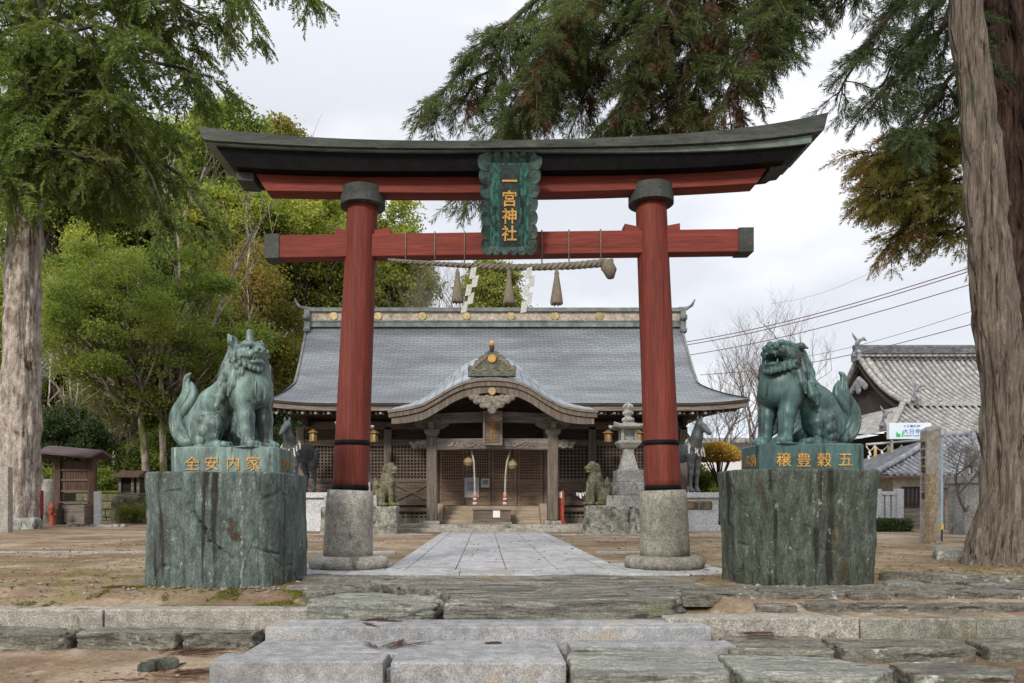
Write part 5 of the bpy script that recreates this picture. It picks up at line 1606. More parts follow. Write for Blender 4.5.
        for l in (-1, 1):
            g.chain([H(.02, l * .15, -.04), H(.0, l * .16, -.11), H(.04, l * .14, -.18)], [.035, .04, .03], .02)
            g.cap(H(.265, l * .07, -.045), H(.262, l * .068, -.105), .018, .006, .004)
            g.cap(H(.225, l * .078, -.165), H(.23, l * .078, -.115), .015, .006, .004)
            for q in range(3): g.cap(H(.20 - .045 * q, l * (.09 + .006 * q), -.05), H(.20 - .045 * q, l * (.09 + .006 * q), -.08), .014, .009, .004)
            g.chain([H(.27, l * .05, -.052), H(.20, l * .115, -.062), H(.09, l * .15, -.05), H(.03, l * .17, -.08)], [.02, .022, .02, .014], .008)
            # ears folded out sideways
            e0, e1 = H(-.02, l * .14, .10), H(-.05, l * .30, .075)
            g.chain([e0, lin(e0, e1, .5) + up * .025, e1], [.05, .045, .012], .018)
        jz = -.235
    # beard and cheek curls under the jaw
    for q in range(11):
        t = q / 10 * 2 - 1
        l = t * .20; f = .21 * math.cos(t * 1.45) - .02
        zc = jz + .02 + .10 * abs(t) ** 1.5
        g.ell(H(f, l, zc), (.047, .040, .052), .004, rot)
        g.chain([H(f, l, zc - .02), H(f + .02, l * 1.05, zc - .075), H(f + .045, l * 1.1, zc - .055)], [.036, .028, .012], .004)
        g.ell(H(f + .03 * math.cos(t), l * 1.16, zc + .01), (.014, .014, .014), .006, rot, True)
    for l in (-1, 1):
        for (f, dl, z, r) in ((-.02, .185, -.10, .06), (-.05, .20, -.01, .055), (-.10, .17, .08, .055), (.03, .185, -.17, .05)):
            g.ell(H(f, l * dl, z), (r, r * .8, r), .012, rot)
            c = H(f, l * (dl + r * .75), z)
            g.chain([c + (hf * math.cos(k * .9) + up * math.sin(k * .9)) * r * .62 * (1 - k / 9) for k in range(8)], [.009] * 8, .006, sub=True)
    # tail: a flame rising behind the back
    D = .20
    T = lambda x, z, d=0: np.array([(x - 377) * .00317, D + d, (556 - z) * .00331])
    def crv(P, r, n=40):
        P = np.array(P); r = np.array(r, float); m = len(P)
        Q = np.concatenate([[2 * P[0] - P[1]], P, [2 * P[-1] - P[-2]]])
        o, ro = [], []
        for k in range(n + 1):
            u = k / n * (m - 1); i = min(int(u), m - 2); f = u - i
            p0, p1, p2, p3 = Q[i], Q[i + 1], Q[i + 2], Q[i + 3]
            o.append(.5 * (2 * p1 + (p2 - p0) * f + (2 * p0 - 5 * p1 + 4 * p2 - p3) * f * f + (3 * p1 - p0 - 3 * p2 + p3) * f ** 3))
            ro.append(r[i] + (r[i + 1] - r[i]) * f * f * (3 - 2 * f))
        return o, ro
    g.chain(*crv([T(262, 518), T(215, 524), T(182, 490), T(170, 440), T(179, 398), T(205, 358), T(222, 320), T(219, 285), T(222, 258), T(238, 243)], [.07, .075, .068, .062, .064, .066, .060, .042, .028, .008]), .02)
    g.chain(*crv([T(236, 508), T(203, 470), T(194, 430), T(214, 390), T(246, 348), T(250, 312), T(240, 280)], [.03, .04, .045, .055, .050, .028, .008]), .02)
    g.chain(*crv([T(228, 452), T(216, 440), T(222, 424), T(236, 424), T(240, 438), T(230, 444)], [.018, .026, .028, .026, .022, .012]), .008)
    for dd in (-1, 1):
        for q in range(4):                                       # long furrows following the flame
            w_ = -.034 + .023 * q
            base = [T(215, 515), T(186, 485), T(176, 440), T(188, 398), T(214, 360), T(230, 320), T(227, 285), T(227, 262)]
            pts_ = []
            for k, p_ in enumerate(base):
                n_ = base[min(k + 1, 7)] - base[max(k - 1, 0)]; n_ = np.array([n_[2], 0, -n_[0]]) / np.linalg.norm(n_)
                wd_ = [.8, 1, 1, 1.15, 1.35, 1.2, .8, .3][k]
                pts_.append(p_ + n_ * w_ * wd_ + np.array([0, dd * [.075, .072, .066, .072, .074, .064, .046, .03][k], 0]))
            g.chain(*crv(pts_, [.006, .011, .013, .013, .013, .012, .009, .004]), .006, sub=True)
    # rough ground under the body
    g.ell((-.08, .06, .0), (.46, .30, .045), .03)
    g.ell((.42, -.05, .0), (.28, .28, .03), .03)
    # keep it above the plinth top
    k0 = int((0.0 - g.lo[2]) / g.h)
    g.d[:, :, :k0] = np.maximum(g.d[:, :, :k0], .01)
    # fine hammering of the cast surface
    V, Fq = g.mesh()
    for _ in range(1):
        pass
    eyes = [H(.146, l * .080, .066) for l in (-1, 1)]
    horn = (H(.045, 0, .15), H(.02, 0, .345))
    teeth = []
    return V, Fq, eyes, horn

LG = None
def lion(kind, X, Y, Z, mir, m, label, px0, px1, z0, chars, side_chars, cham):
    V, Fq, eyes, horn = build_lion(kind)
    zs = .957 if kind == 'horn' else .93
    V = V.copy(); V[:, 0] *= mir; V[:, 2] *= zs
    if mir < 0: Fq = Fq[:, ::-1]
    t = thing('guardian_lion', label, 'statue', (X, Y, z0))
    org = np.array([X, Y, Z])
    rawmesh('body', V + org, Fq, MT[m], t)
    for e in eyes:
        c = np.array([e[0] * mir, e[1], e[2] * zs]) + org
        b = MB(); b.lathe([(.004, -.028), (.017, -.024), (.027, -.010), (.0295, 0), (.027, .010), (.017, .024), (.004, .028)], tuple(c), 14)
        ey = b.build('eye', MT['gold_dim'], t)
        d = MB()
        f = np.array([math.cos(R(-40)) * mir, math.sin(R(-40)), .05]); p = c + f * .021
        d.lathe([(.002, -.014), (.010, -.010), (.014, 0), (.010, .010), (.002, .014)], tuple(p), 10); d.build('pupil', MT['black'], ey)
    if kind == 'horn':
        h0, h1 = [np.array([h[0] * mir, h[1], h[2] * zs]) + org for h in horn]
        b = MB(); b.tube([tuple(lin(h0, h1, k)) for k in (0, .25, .5, .75, .93, 1.0)], [.056, .049, .043, .038, .034, .016], 18); b.build('horn', MT[m], t)
    # plinth with chamfered corner and raised characters
    Yf, Yb = 9.17, 9.93
    c = .06
    x0, x1 = px0, px1
    pl = [(x0 + c, Yf), (x1 - c, Yf), (x1, Yf + c), (x1, Yb - c), (x1 - c, Yb), (x0 + c, Yb), (x0, Yb - c), (x0, Yf + c)]
    b = MB()
    b.loft([[(x, y, z0) for x, y in pl], [(x, y, Z - .012) for x, y in pl], [(x + (.012 if x < (x0 + x1) / 2 else -.012), y + (.012 if y < 9.5 else -.012), Z) for x, y in pl]])
    pb_ = b.build('plinth', MT[m], t)
    zc = (z0 + Z) / 2 - .005
    for (cx_, ch) in chars:
        text('character', ch, .185, MT['gold'], (cx_, Yf - .006, zc), pb_, extrude=.008, bold=.001)
    sx_ = x1 + .006 if mir > 0 else x0 - .006
    for k, ch in enumerate(side_chars):
        text('character', ch, .17, MT['gold_dim'], (sx_, 9.42 + .2 * k if mir > 0 else 9.62 - .2 * k, zc), pb_, rot=(PI / 2, 0, PI / 2 if mir > 0 else -PI / 2), extrude=.006)
    return t

pz1 = AZ(447, 9.17)
S9 = 9.17 / F
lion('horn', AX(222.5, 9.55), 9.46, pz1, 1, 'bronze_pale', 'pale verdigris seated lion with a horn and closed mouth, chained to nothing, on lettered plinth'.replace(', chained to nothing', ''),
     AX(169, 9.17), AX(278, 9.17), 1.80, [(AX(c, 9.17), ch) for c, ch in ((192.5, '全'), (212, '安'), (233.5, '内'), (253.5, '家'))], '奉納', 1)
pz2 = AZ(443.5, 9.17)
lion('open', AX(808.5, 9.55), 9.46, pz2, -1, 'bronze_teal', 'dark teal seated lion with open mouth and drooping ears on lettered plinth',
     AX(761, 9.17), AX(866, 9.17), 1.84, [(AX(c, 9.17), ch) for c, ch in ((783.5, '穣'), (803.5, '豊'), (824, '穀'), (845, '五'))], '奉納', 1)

# ---------------------------------------------------------------- bronze horses
def horse_mesh():
    g = SDF((-1.45, -.45, -.03), (1.55, .45, 2.95), .022)
    # barrel
    g.chain([(.50, 0, 1.55), (.1, 0, 1.46), (-.45, 0, 1.52)], [.34, .33, .34], .08)
    g.ell((.62, 0, 1.52), (.26, .27, .34), .08)
    g.ell((-.62, 0, 1.55), (.32, .29, .33), .08)
    # neck and head
    g.chain([(.66, 0, 1.66), (.84, 0, 2.02), (.95, 0, 2.40)], [.28, .19, .145], .08)
    g.chain([(.95, 0, 2.46), (1.12, 0, 2.36), (1.34, 0, 2.16)], [.16, .125, .085], .05)
    g.ell((1.38, 0, 2.12), (.09, .075, .08), .03)
    g.ell((1.06, 0, 2.30), (.13, .10, .15), .05)
    for l in (-1, 1):
        g.chain([(.93, l * .085, 2.56), (.94, l * .10, 2.68), (.96, l * .095, 2.80)], [.045, .05, .012], .02)
        g.ell((1.12, l * .125, 2.42), (.04, .025, .03), .01)
        g.ell((1.41, l * .05, 2.14), (.02, .02, .02), .006, sub=True)
    g.cap((1.26, -.15, 2.09), (1.44, -.15, 2.06), .012, .012, .01, True); g.cap((1.26, .15, 2.09), (1.44, .15, 2.06), .012, .012, .01, True)
    # mane
    for k in range(12):
        t = k / 11
        p = (lin(.86, .50, t), 0, lin(2.62, 1.85, t))
        g.chain([p, (p[0] - .06, .05 * math.sin(k), p[2] - .10)], [.065, .03], .03)
    # legs
    for (x, l, fx) in ((.66, .17, .0), (.66, -.17, .0)):
        g.chain([(x, l, 1.36), (x + .02, l, .98), (x + .03, l, .72), (x, l, .40), (x, l, .16), (x + .04, l, .08)], [.19, .115, .085, .062, .062, .09], .05)
        g.ell((x + .05, l, .05), (.12, .09, .07), .02)
        g.ell((x + .03, l, .74), (.08, .075, .09), .03)
    for (x, l) in ((-.70, .18), (-.70, -.18)):
        g.chain([(x + .05, l, 1.42), (x + .14, l, 1.05), (x - .10, l, .68), (x - .08, l, .36), (x - .04, l, .14)], [.26, .15, .09, .065, .065], .05)
        g.ell((x - .11, l, .69), (.09, .07, .10), .03)
        g.ell((x - .01, l, .05), (.12, .09, .07), .02)
    # tail
    g.chain([(-.92, 0, 1.66), (-1.12, 0, 1.55), (-1.18, 0, 1.15), (-1.14, 0, .75)], [.09, .11, .12, .03], .04)
    k0 = int((0 - g.lo[2]) / g.h)
    g.d[:, :, :k0] = np.maximum(g.d[:, :, :k0], .01)
    return g.mesh()
HV, HF = horse_mesh()
def horse(X, Y, Z, yaw, mir, label, sc=1.0):
    t = thing('bronze_horse', label, 'statue', (X, Y, Z))
    V = HV.copy() * sc; V[:, 1] *= mir
    Fq = HF[:, ::-1] if mir < 0 else HF
    M_ = np.array([[math.cos(yaw), -math.sin(yaw), 0], [math.sin(yaw), math.cos(yaw), 0], [0, 0, 1]])
    org = np.array([X, Y, Z])
    rawmesh('body', V @ M_.T + org, Fq, MT['bronze_dark'], t)
    # white plaited collar with paper strips round the base of the neck
    def W(p): return tuple(M_ @ (np.array(p) * sc) + org)
    b = MB()
    ring = []
    for k in range(25):
        th = 2 * PI * k / 24
        ring.append(W((.72 + .25 * math.cos(th) * .85, .31 * math.sin(th), 1.80 - .22 * math.cos(th))))
    b.tube(ring, .018, 8)
    cl = b.build('collar_rope', MT['straw'], t)
    for k in range(13):
        b = MB()
        th = 2 * PI * (k + .5 + .2 * math.sin(k * 3)) / 13
        p = np.array((.72 + .27 * math.cos(th) * .9, .35 * math.sin(th), 1.79 - .22 * math.cos(th)))
        q = p + np.array((.03 * math.cos(th), .02 * math.sin(th), -.26 - .07 * math.sin(k * 2.1)))
        m_ = (p + q) / 2 + np.array((0, .03 * (1 if k % 2 else -1), 0)); b.beam(W(p), W(m_), .05, .012, up=(0, 1, 0)); b.beam(W(m_), W(q + np.array((0, .05 * math.sin(k * 1.7), 0))), .05, .012, up=(0, 1, 0)); b.build('paper_strip', MT['paper'], cl)
    return t
def horse_plinth(X, Y, z0, z1, hw, hd, label, chars=None):
    t = thing('horse_pedestal', label, 'pedestal', (X, Y, z0))
    MB().box(X - hw - .06, X + hw + .06, Y - hd - .06, Y + hd + .06, z0 - .1, z0 + .22).build('foot', MT['stone_white'], t, bevel=.02)
    MB().box(X - hw, X + hw, Y - hd, Y + hd, z0 + .222, z1 - .2).build('shaft', MT['stone_white'], t, bevel=.015)
    MB().box(X - hw - .12, X + hw + .12, Y - hd - .12, Y + hd + .12, z1 - .198, z1).build('cap', MT['stone_white'], t, bevel=.03)
    if chars:
        MB().box(X - hw * .72, X + hw * .72, Y - hd - .02, Y - hd - .002, z1 - .62, z1 - .32).build('name_plate', MT['bronze_dark'], t)
        [text('character', ch, .27, MT['gold'], (X + .31 * (k - 1.5), Y - hd - .026, z1 - .47), t, extrude=.004) for k, ch in enumerate(chars)]
HY_ = 27.6
zb = .58
z1_ = AZ(492.5, HY_ - .7)
horse_plinth(AX(690, HY_), HY_, zb, z1_, .86, .62, 'white stone pedestal with a dark name plate under the horse by the red pillar', '平泰下天')
horse(AX(680, HY_), HY_ + .05, z1_, R(-56), 1, 'dark bronze horse with a paper collar looking towards the yellow topiary tree', .985)
horse_plinth(AX(306, HY_), HY_, zb, z1_, .95, .62, 'white stone pedestal half hidden behind the horned lion rock')
horse(AX(300, HY_), HY_ + .05, z1_ + .03, PI + R(74), 1, 'dark bronze horse with a white collar peering out behind the horned lion plinth', .96)

# ---------------------------------------------------------------- stone lanterns and moss-grown stone lions
def lantern(X, Y, label, rock_label, zt_top):
    """tall stone lantern on three square steps, on a base of piled rocks"""
    z = float(gz(X, Y))
    t = thing('stone_lantern', label, 'stone lantern', (X, Y, z))
    zr = AZ(507.5, Y - .8)
    rb = MB()
    rr_ = random.Random(int(X * 10) + 3)
    # piled rock base, built as big fitted boulders
    def boulder(x0, x1, y0, y1, z0, z1, sd):
        return stone('base_rock', [(x0, y0), ((x0 + x1) / 2, y0 - .04), (x1, y0), (x1 + .03, (y0 + y1) / 2), (x1, y1), (x0, y1), (x0 - .03, (y0 + y1) / 2)], z0, z1, MT['stone_lichen'], t, n=56, nz=10, edge=.08, amp=.04, fs=2.2, seed=sd, rings=4)
    boulder(X - .98, X - .12, Y - .95, Y + .2, z - .1, zr + .02, 3 + X)
    boulder(X - .10, X + .98, Y - 1.0, Y + .2, z - .1, zr, 9 + X)
    boulder(X - .95, X + .0, Y + .22, Y + .95, z - .1, zr, 13 + X)
    boulder(X + .02, X + .95, Y + .22, Y + .95, z - .1, zr + .01, 21 + X)
    h = zt_top - zr
    def sq(r0, r1, a, b_, m='stone_grey', nm='step', bev=.03):
        q = MB().loft([[(X - r0, Y - r0, zr + a * h), (X + r0, Y - r0, zr + a * h), (X + r0, Y + r0, zr + a * h), (X - r0, Y + r0, zr + a * h)],
                       [(X - r1, Y - r1, zr + b_ * h), (X + r1, Y - r1, zr + b_ * h), (X + r1, Y + r1, zr + b_ * h), (X - r1, Y + r1, zr + b_ * h)]])
        return q.build(nm, MT[m], t, bevel=bev)
    sq(.87, .85, 0, .11); sq(.63, .61, .111, .235); sq(.44, .43, .236, .35)
    # waisted shaft
    q = MB(); secs = []
    for k in range(11):
        u = k / 10
        r = .32 - .17 * min(1, u * 1.1) ** .75 + .05 * max(0, u - .85) * 6
        zz = zr + lin(.351, .56, u) * h
        secs.append([(X - r, Y - r, zz), (X + r, Y - r, zz), (X + r, Y + r, zz), (X - r, Y + r, zz)])
    q.loft(secs); q.build('shaft', MT['stone_pale'], t, bevel=.02)
    sq(.24, .37, .561, .60, 'stone_pale', 'platform'); sq(.38, .38, .601, .628, 'stone_pale', 'platform')
    # fire box with openings
    q = MB()
    z0, z1 = zr + .629 * h, zr + .737 * h
    for sx in (-1, 1):
        for sy in (-1, 1): q.box(X + sx * .22 - .05, X + sx * .22 + .05, Y + sy * .22 - .05, Y + sy * .22 + .05, z0, z1)
    q.box(X - .16, X + .16, Y - .16, Y + .16, z0 + .002, z1)
    q.build('fire_box', MT['stone_pale'], t, bevel=.01)
    # flared roof
    q = MB(); secs = []
    for (r, u, fl) in ((.24, .738, 0), (.53, .742, .05), (.57, .755, .13), (.55, .765, .12), (.36, .778, .02), (.22, .795, 0), (.13, .812, 0)):
        zz = zr + u * h; ring = []
        for k in range(4):
            a0 = [(-1, -1), (1, -1), (1, 1), (-1, 1)][k]; a1 = [(1, -1), (1, 1), (-1, 1), (-1, -1)][k]
            for e in range(8):
                s_ = e / 8; c_ = abs(2 * s_ - 1) ** 3
                ring.append((X + r * lin(a0[0], a1[0], s_), Y + r * lin(a0[1], a1[1], s_), zz + fl * c_))
        secs.append(ring)
    q.loft(secs); q.build('roof', MT['stone_grey'], t)
    zz = zr + .81 * h
    q = MB(); hh = .19 * h
    q.lathe([(.10, -.01), (.19, .0), (.22, hh * .08), (.20, hh * .18), (.12, hh * .25), (.10, hh * .30), (.17, hh * .36), (.20, hh * .44), (.17, hh * .52), (.12, hh * .56), (.17, hh * .64), (.19, hh * .74), (.15, hh * .86), (.06, hh * .95), (.01, hh)], (X, Y, zz), 20)
    q.build('finial', MT['stone_grey'], t)
    return t
LY = 25.2
lantern(AX(628, LY), LY, 'tall mossy stone lantern beside the shaded red pillar', '', AZ(402, LY))
lantern(AX(355, LY), LY, 'tall stone lantern almost hidden behind the sunlit red pillar', '', AZ(402, LY))

def stone_lion_mesh():
    g = SDF((-.6, -.4, -.03), (.65, .4, 1.75), .024)
    g.chain([(.15, 0, .95), (0, 0, .65), (-.2, 0, .35)], [.22, .23, .27], .05)
    g.ell((.12, 0, 1.02), (.2, .22, .22), .06)
    g.chain([(.12, 0, 1.15), (.14, 0, 1.38)], [.2, .19], .05)
    g.ell((.20, 0, 1.42), (.22, .19, .2), .05); g.ell((.38, 0, 1.40), (.15, .14, .11), .03); g.ell((.36, 0, 1.26), (.12, .11, .05), .02)
    g.ell((.22, 0, 1.60), (.12, .15, .06), .03)
    for l in (-1, 1):
        g.chain([(.24, l * .14, .85), (.30, l * .15, .45), (.30, l * .15, .08)], [.12, .10, .09], .04)
        g.ell((.38, l * .15, .06), (.15, .10, .07), .02)
        g.ell((-.16, l * .2, .28), (.25, .13, .27), .04); g.chain([(-.15, l * .24, .06), (.15, l * .24, .06)], [.08, .07], .03)
        g.ell((.10, l * .18, 1.5), (.07, .05, .08), .02)
        g.cap((.33, l * .10, 1.50), (.20, l * .16, 1.56), .05, .04, .02)
        for k in range(6): g.ell((.02 + .03 * math.sin(k), l * (.17 + .02 * math.sin(k * 2)), 1.45 - .085 * k), (.07, .06, .06), .02)
    for k in range(6): g.ell((-.06 - .03 * k, 0, 1.45 - .13 * k), (.07, .08, .08), .03)
    g.chain([(-.42, 0, .2), (-.50, 0, .5), (-.42, 0, .8), (-.46, 0, 1.05)], [.09, .12, .14, .04], .04)
    k0 = int((0 - g.lo[2]) / g.h); g.d[:, :, :k0] = np.maximum(g.d[:, :, :k0], .01)
    return g.mesh()
SV, SFc = stone_lion_mesh()
def stone_lion(X, Y, zb, yaw, label, m, base_m, sc=1.0, bw=.5, pile=True, name='stone_lion', group=None):
    t = thing(name, label, 'statue', (X, Y, zb))
    z = float(gz(X, Y))
    M_ = np.array([[math.cos(yaw), -math.sin(yaw), 0], [math.sin(yaw), math.cos(yaw), 0], [0, 0, 1]])
    rawmesh('body', (SV * sc) @ M_.T + np.array([X, Y, zb]), SFc, MT[m], t)
    stone('base_rock', [(X - bw, Y - bw), (X + bw, Y - bw * 1.05), (X + bw * 1.05, Y + bw), (X - bw, Y + bw)], z - .1, zb + .01, MT[base_m], t, n=60, nz=12, edge=.06, amp=.05, fs=2, seed=X * 3, rings=4)
    return t
stone_lion(AX(597, 24.6), 24.6, AZ(505, 24.4), R(202), 'moss-covered stone lion crouching beside the rock base of the tall stone lantern', 'moss_stone', 'stone_lichen', .86, .40)
stone_lion(AX(386, 24.6), 24.6, AZ(506, 24.4), R(-22), 'moss-covered stone lion with a reddish flank beside the sunlit red pillar', 'moss_stone', 'stone_lichen', .86, .42)
# ---------------------------------------------------------------- right-hand temple
tm = thing('temple_hall', 'large temple with pale ribbed tile roof and carved gable behind the teal lion', 'temple', (26, 42, .6))
def rib_roof(name, rows, pitch, par, rib=.085, gap_m='tile_dark', rib_m='tile_rib'):
    """rows: list of (Y, z, x0, x1) from eave to ridge; round cover tiles run up the slope at a fixed pitch"""
    xa = min(r[2] for r in rows); xb = max(r[3] for r in rows)
    n = int((xb - xa) / pitch)
    b = MB()
    Ys = [r[0] for r in rows]
    v = [(r[2], r[0], r[1]) for r in rows] + [(r[3], r[0], r[1]) for r in rows]
    m = len(rows)
    b.add(v, [(i, i + m, i + m + 1, i + 1) for i in range(m - 1)], 0)
    for k in range(n + 1):
        x = xa + pitch * k
        pts = []
        for (Y, z, x0, x1) in rows:
            if x0 - .02 <= x <= x1 + .02: pts.append((Y, z))
        if len(pts) < 2: continue
        secs = []
        for (Y, z) in pts:
            secs.append([(x + rib * math.cos(a), Y, z + rib * 1.1 * math.sin(a) + .004) for a in (0, PI / 4, PI / 2, 3 * PI / 4, PI)])
        b.loft(secs, 1, sm=True, closed=False)
        Y, z = pts[0]
        b.add([(x + rib * 1.1 * math.cos(a), Y - .01, z + rib * 1.15 * math.sin(a)) for a in np.linspace(0, 2 * PI, 9)[:-1]], [tuple(range(8))], 1)
        # steps of overlapping tiles
    return b.build(name, [MT[gap_m], MT[rib_m]], par)
def rows_of(Ye, ze, Yr, zr, xe0, xr0, x1, n=26, con=.58, flare=None):
    rows = []
    for k in range(n + 1):
        u = k / n
        z = ze + (zr - ze) * ((1 - con) * u + con * u * u)
        x0 = lin(xe0, xr0, u) if flare is None else flare(u)
        rows.append((lin(Ye, Yr, u), z, x0, x1))
    return rows
RX = AX(858, 48)
ridge_zz = AZ(358, 48)
# upper gabled slope
upz = AZ(406, 42)
rib_roof('upper_roof', rows_of(42, upz, 48, ridge_zz, RX, RX, 46), .36, tm)
# back slope
bk = MB().add([(RX, 48, ridge_zz), (46, 48, ridge_zz), (46, 54, upz), (RX, 54, upz)], [(0, 1, 2, 3)]); bk.build('back_roof', MT['tile_dark'], tm)
# lower skirt
LEz = AZ(431, 38.6)
rib_roof('lower_roof', rows_of(38.6, LEz, 42.3, upz + .05, 20.7, RX - .4, 46, 16, .3), .36, tm)
MB().add([(20.7, 38.6, LEz), (RX - .4, 42.3, upz + .05), (RX - .4, 53.5, upz + .05), (20.7, 57, LEz)], [(0, 1, 2, 3)]).build('side_roof', MT['tile_rib'], tm)
# eave edge thickness
MB().box(20.7, 46, 38.62, 38.9, LEz - .28, LEz - .03).build('eave_board', MT['wood_dark'], tm)
MB().add([(20.8, 38.8, LEz - .2), (46, 38.8, LEz - .2), (46, 43, LEz + .3), (20.8, 43, LEz + .3)], [(0, 1, 2, 3)]).build('soffit', MT['wood_dark'], tm)
# ridge, verge ridges
b = MB()
b.box(RX - .2, 46, 47.7, 48.3, ridge_zz - .2, ridge_zz + .25).box(RX - .25, 46, 47.64, 48.36, ridge_zz + .25, ridge_zz + .32).box(RX - .2, 46, 47.75, 48.25, ridge_zz + .32, ridge_zz + .6)
b.tube([(RX - .3, 48, ridge_zz + .68), (46, 48, ridge_zz + .68)], .16, 10)
b.build('ridge', MT['tile_dark'], tm)
b = MB()
k = RX
while k < 40:
    b.lathe([(.13, -.05), (.15, 0), (.13, .05)], (k, 47.6, ridge_zz + .05), 8); k += .36
b.build('ridge_tiles', MT['tile_rib'], tm)
b = MB()
for dx in (0, .42):
    pts = [(RX + dx + .02, r[0], r[1] + .14) for r in rows_of(42, upz, 48, ridge_zz, RX, RX, 46)]
    b.tube(pts, .16, 8)
    pts = [(RX + dx + .02, 96 - r[0], r[1] + .14) for r in rows_of(42, upz, 48, ridge_zz, RX, RX, 46)]
    b.tube(pts, .16, 8)
pts = [(r[2] + .1, r[0], r[1] + .15) for r in rows_of(38.6, LEz, 42.3, upz + .05, 20.7, RX - .4, 46, 16, .3)]
b.tube(pts, .17, 8)
b.build('verge_ridge', MT['tile_rib'], tm)
# demon tiles and ridge-end beast
def oni(x, y, z, s, par, name='ridge_end_tile'):
    b = MB()
    b.prismx([(y - .45 * s, z - .1 * s), (y + .45 * s, z - .1 * s), (y + .5 * s, z + .35 * s), (y + .25 * s, z + .6 * s), (y, z + .95 * s), (y - .25 * s, z + .6 * s), (y - .5 * s, z + .35 * s)], x - .12 * s, x + .08 * s)
    b.lathe([(.05, -.1 * s), (.2 * s, 0), (.05, .2 * s)], (x - .15 * s, y, z + .25 * s), 10)
    b.tube([(x, y, z + .8 * s), (x + .1 * s, y, z + 1.2 * s), (x + .45 * s, y, z + 1.35 * s), (x + .65 * s, y, z + 1.2 * s)], [.14 * s, .17 * s, .12 * s, .03 * s], 8)
    b.tube([(x + .05 * s, y, z + 1.2 * s), (x - .2 * s, y, z + 1.55 * s), (x - .28 * s, y, z + 1.75 * s)], [.09 * s, .06 * s, .02 * s], 6)
    return b.build(name, MT['tile_grey'], par)
oni(RX - .1, 48, ridge_zz - .1, 1.0, tm); oni(RX + .2, 41.9, upz + .1, .8, tm); oni(20.6, 38.7, LEz + .1, .7, tm)
# gable end wall
up_ = [(r[0], r[1] - .15) for r in rows_of(42, upz, 48, ridge_zz, RX, RX, 46)]
MB().prismx(up_ + [(96 - y, z) for y, z in up_[::-1]], RX + .35, RX + .5).build('gable_wall', MT['wood_dark'], tm)
b = MB()
for sgn in (0, 1):
    pts = [((96 - y) if sgn else y, z - .1) for y, z in up_]
    for k in range(len(pts) - 1):
        (y0, z0), (y1, z1) = pts[k], pts[k + 1]
        b.add([(RX - .02, y0, z0), (RX - .02, y1, z1), (RX - .02, y1, z1 - .25), (RX - .02, y0, z0 - .25)], [(0, 1, 2, 3)])
        b.add([(RX + .12, y0, z0), (RX + .12, y1, z1), (RX + .12, y1, z1 - .25), (RX + .12, y0, z0 - .25)], [(3, 2, 1, 0)])
b.build('bargeboard', MT['wood_dark'], tm)
for q in range(5): pass
g = SDF((-.2, -1.2, -1.0), (.2, 1.2, 1.0), .06)
for q in range(9):
    a = q / 8 * 2 - 1
    g.ell((0, a * .85, .5 - .55 * abs(a) - .3), (.12, .26, .24), .03)
g.ell((0, 0, -.35), (.13, .3, .4), .04)
V, Fq = g.mesh(); rawmesh('gable_carving', V + np.array([RX + .05, 48, ridge_zz - 1.6]), Fq, MT['tile_grey'], tm)
# body of the temple
MB().box(23.6, 46, 41.5, 56, .4, LEz + .4).build('wall', MT['wood_dark'], tm)
for x in (23.4, 26.2, 29): MB().box(x - .2, x + .2, 40.6, 41.0, .4, LEz - .1).build('post', MT['wood_v'], tm)
MB().box(23.2, 46, 40.62, 40.95, 4.1, 4.5).build('beam', MT['wood_grey'], tm)
# rope with tassels in front of the temple
tr = thing('temple_rope', 'pale straw rope with yellow tassels and paper slips strung before the temple', 'rope', (AX(892, 35), 35, AZ(452, 35)))
pts = [at(x, y, 35) for x, y in ((866, 444.5), (880, 443.5), (895, 442.3), (912, 441), (930, 439.5))]
MB().tube(pts, .055, 8).build('rope', MT['paper'], tr)
lp = []
for x0, x1 in ((866, 875), (875, 888.5), (888.5, 902), (902, 918)):
    for k in range(7):
        t = k / 6; lp.append(at(lin(x0, x1, t), lin(446, 445, t) + 5 * math.sin(PI * t) , 34.95))
MB().tube(lp, .03, 6).build('slack_cord', MT['paper'], tr)
ym = mat('tassel_yellow', [(.3, (.42, .29, .12)), (.7, (.58, .42, .20))], 9, rough=.9)
for px in (875.3, 888.6, 901.8):
    p0, p1 = at(px, 447, 34.9), at(px, 464, 34.9)
    MB().tube([p0, lin(p0, p1, .3), p1], [.05, .07, .10], 10).build('tassel', ym, tr)
for px in (869, 881.5, 895):
    p0, p1 = at(px, 451, 34.9), at(px + .6, 460, 34.9)
    MB().beam(p0, lin(p0, p1, .5) + Vector((.06, 0, 0)), .09, .015, up=(0, 1, 0)).beam(lin(p0, p1, .5) + Vector((-.05, 0, 0)), p1, .09, .015, up=(0, 1, 0)).build('paper_streamer', MT['white'], tr)
# sign board
sg = thing('temple_sign', 'white roadside sign with blue temple name and green pilgrim emblem', 'sign', (AX(912, 34), 34, .6))
a, b_ = at(889.3, 439, 34), at(931, 422.8, 34)
MB().box(a.x, b_.x, 34, 34.06, a.z, b_.z).build('board', MT['sign_white'], sg)
MB().box(AX(888, 34), AX(894, 34), 34.07, 34.13, a.z, b_.z).build('side_board', MT['cream'], sg)
for px in (893, 927): MB().box(AX(px, 34) - .05, AX(px, 34) + .05, 34.07, 34.17, .4, b_.z - .05).build('pole', MT['stone_grey'], sg)
text('temple_name', '大日寺', .235, MT['sign_blue'], at(911.8, 431.2, 33.99), sg, extrude=.004, wide=1.15)
text('number_line', '十三番札所', .125, MT['sign_blue'], at(911.8, 426, 33.99), sg, extrude=.004, wide=1.25)
text('roman_line', 'Dainichi Temple', .105, MT['sign_blue'], at(912, 435.7, 33.99), sg, extrude=.004)
b = MB(); c = at(900.5, 433, 33.985)
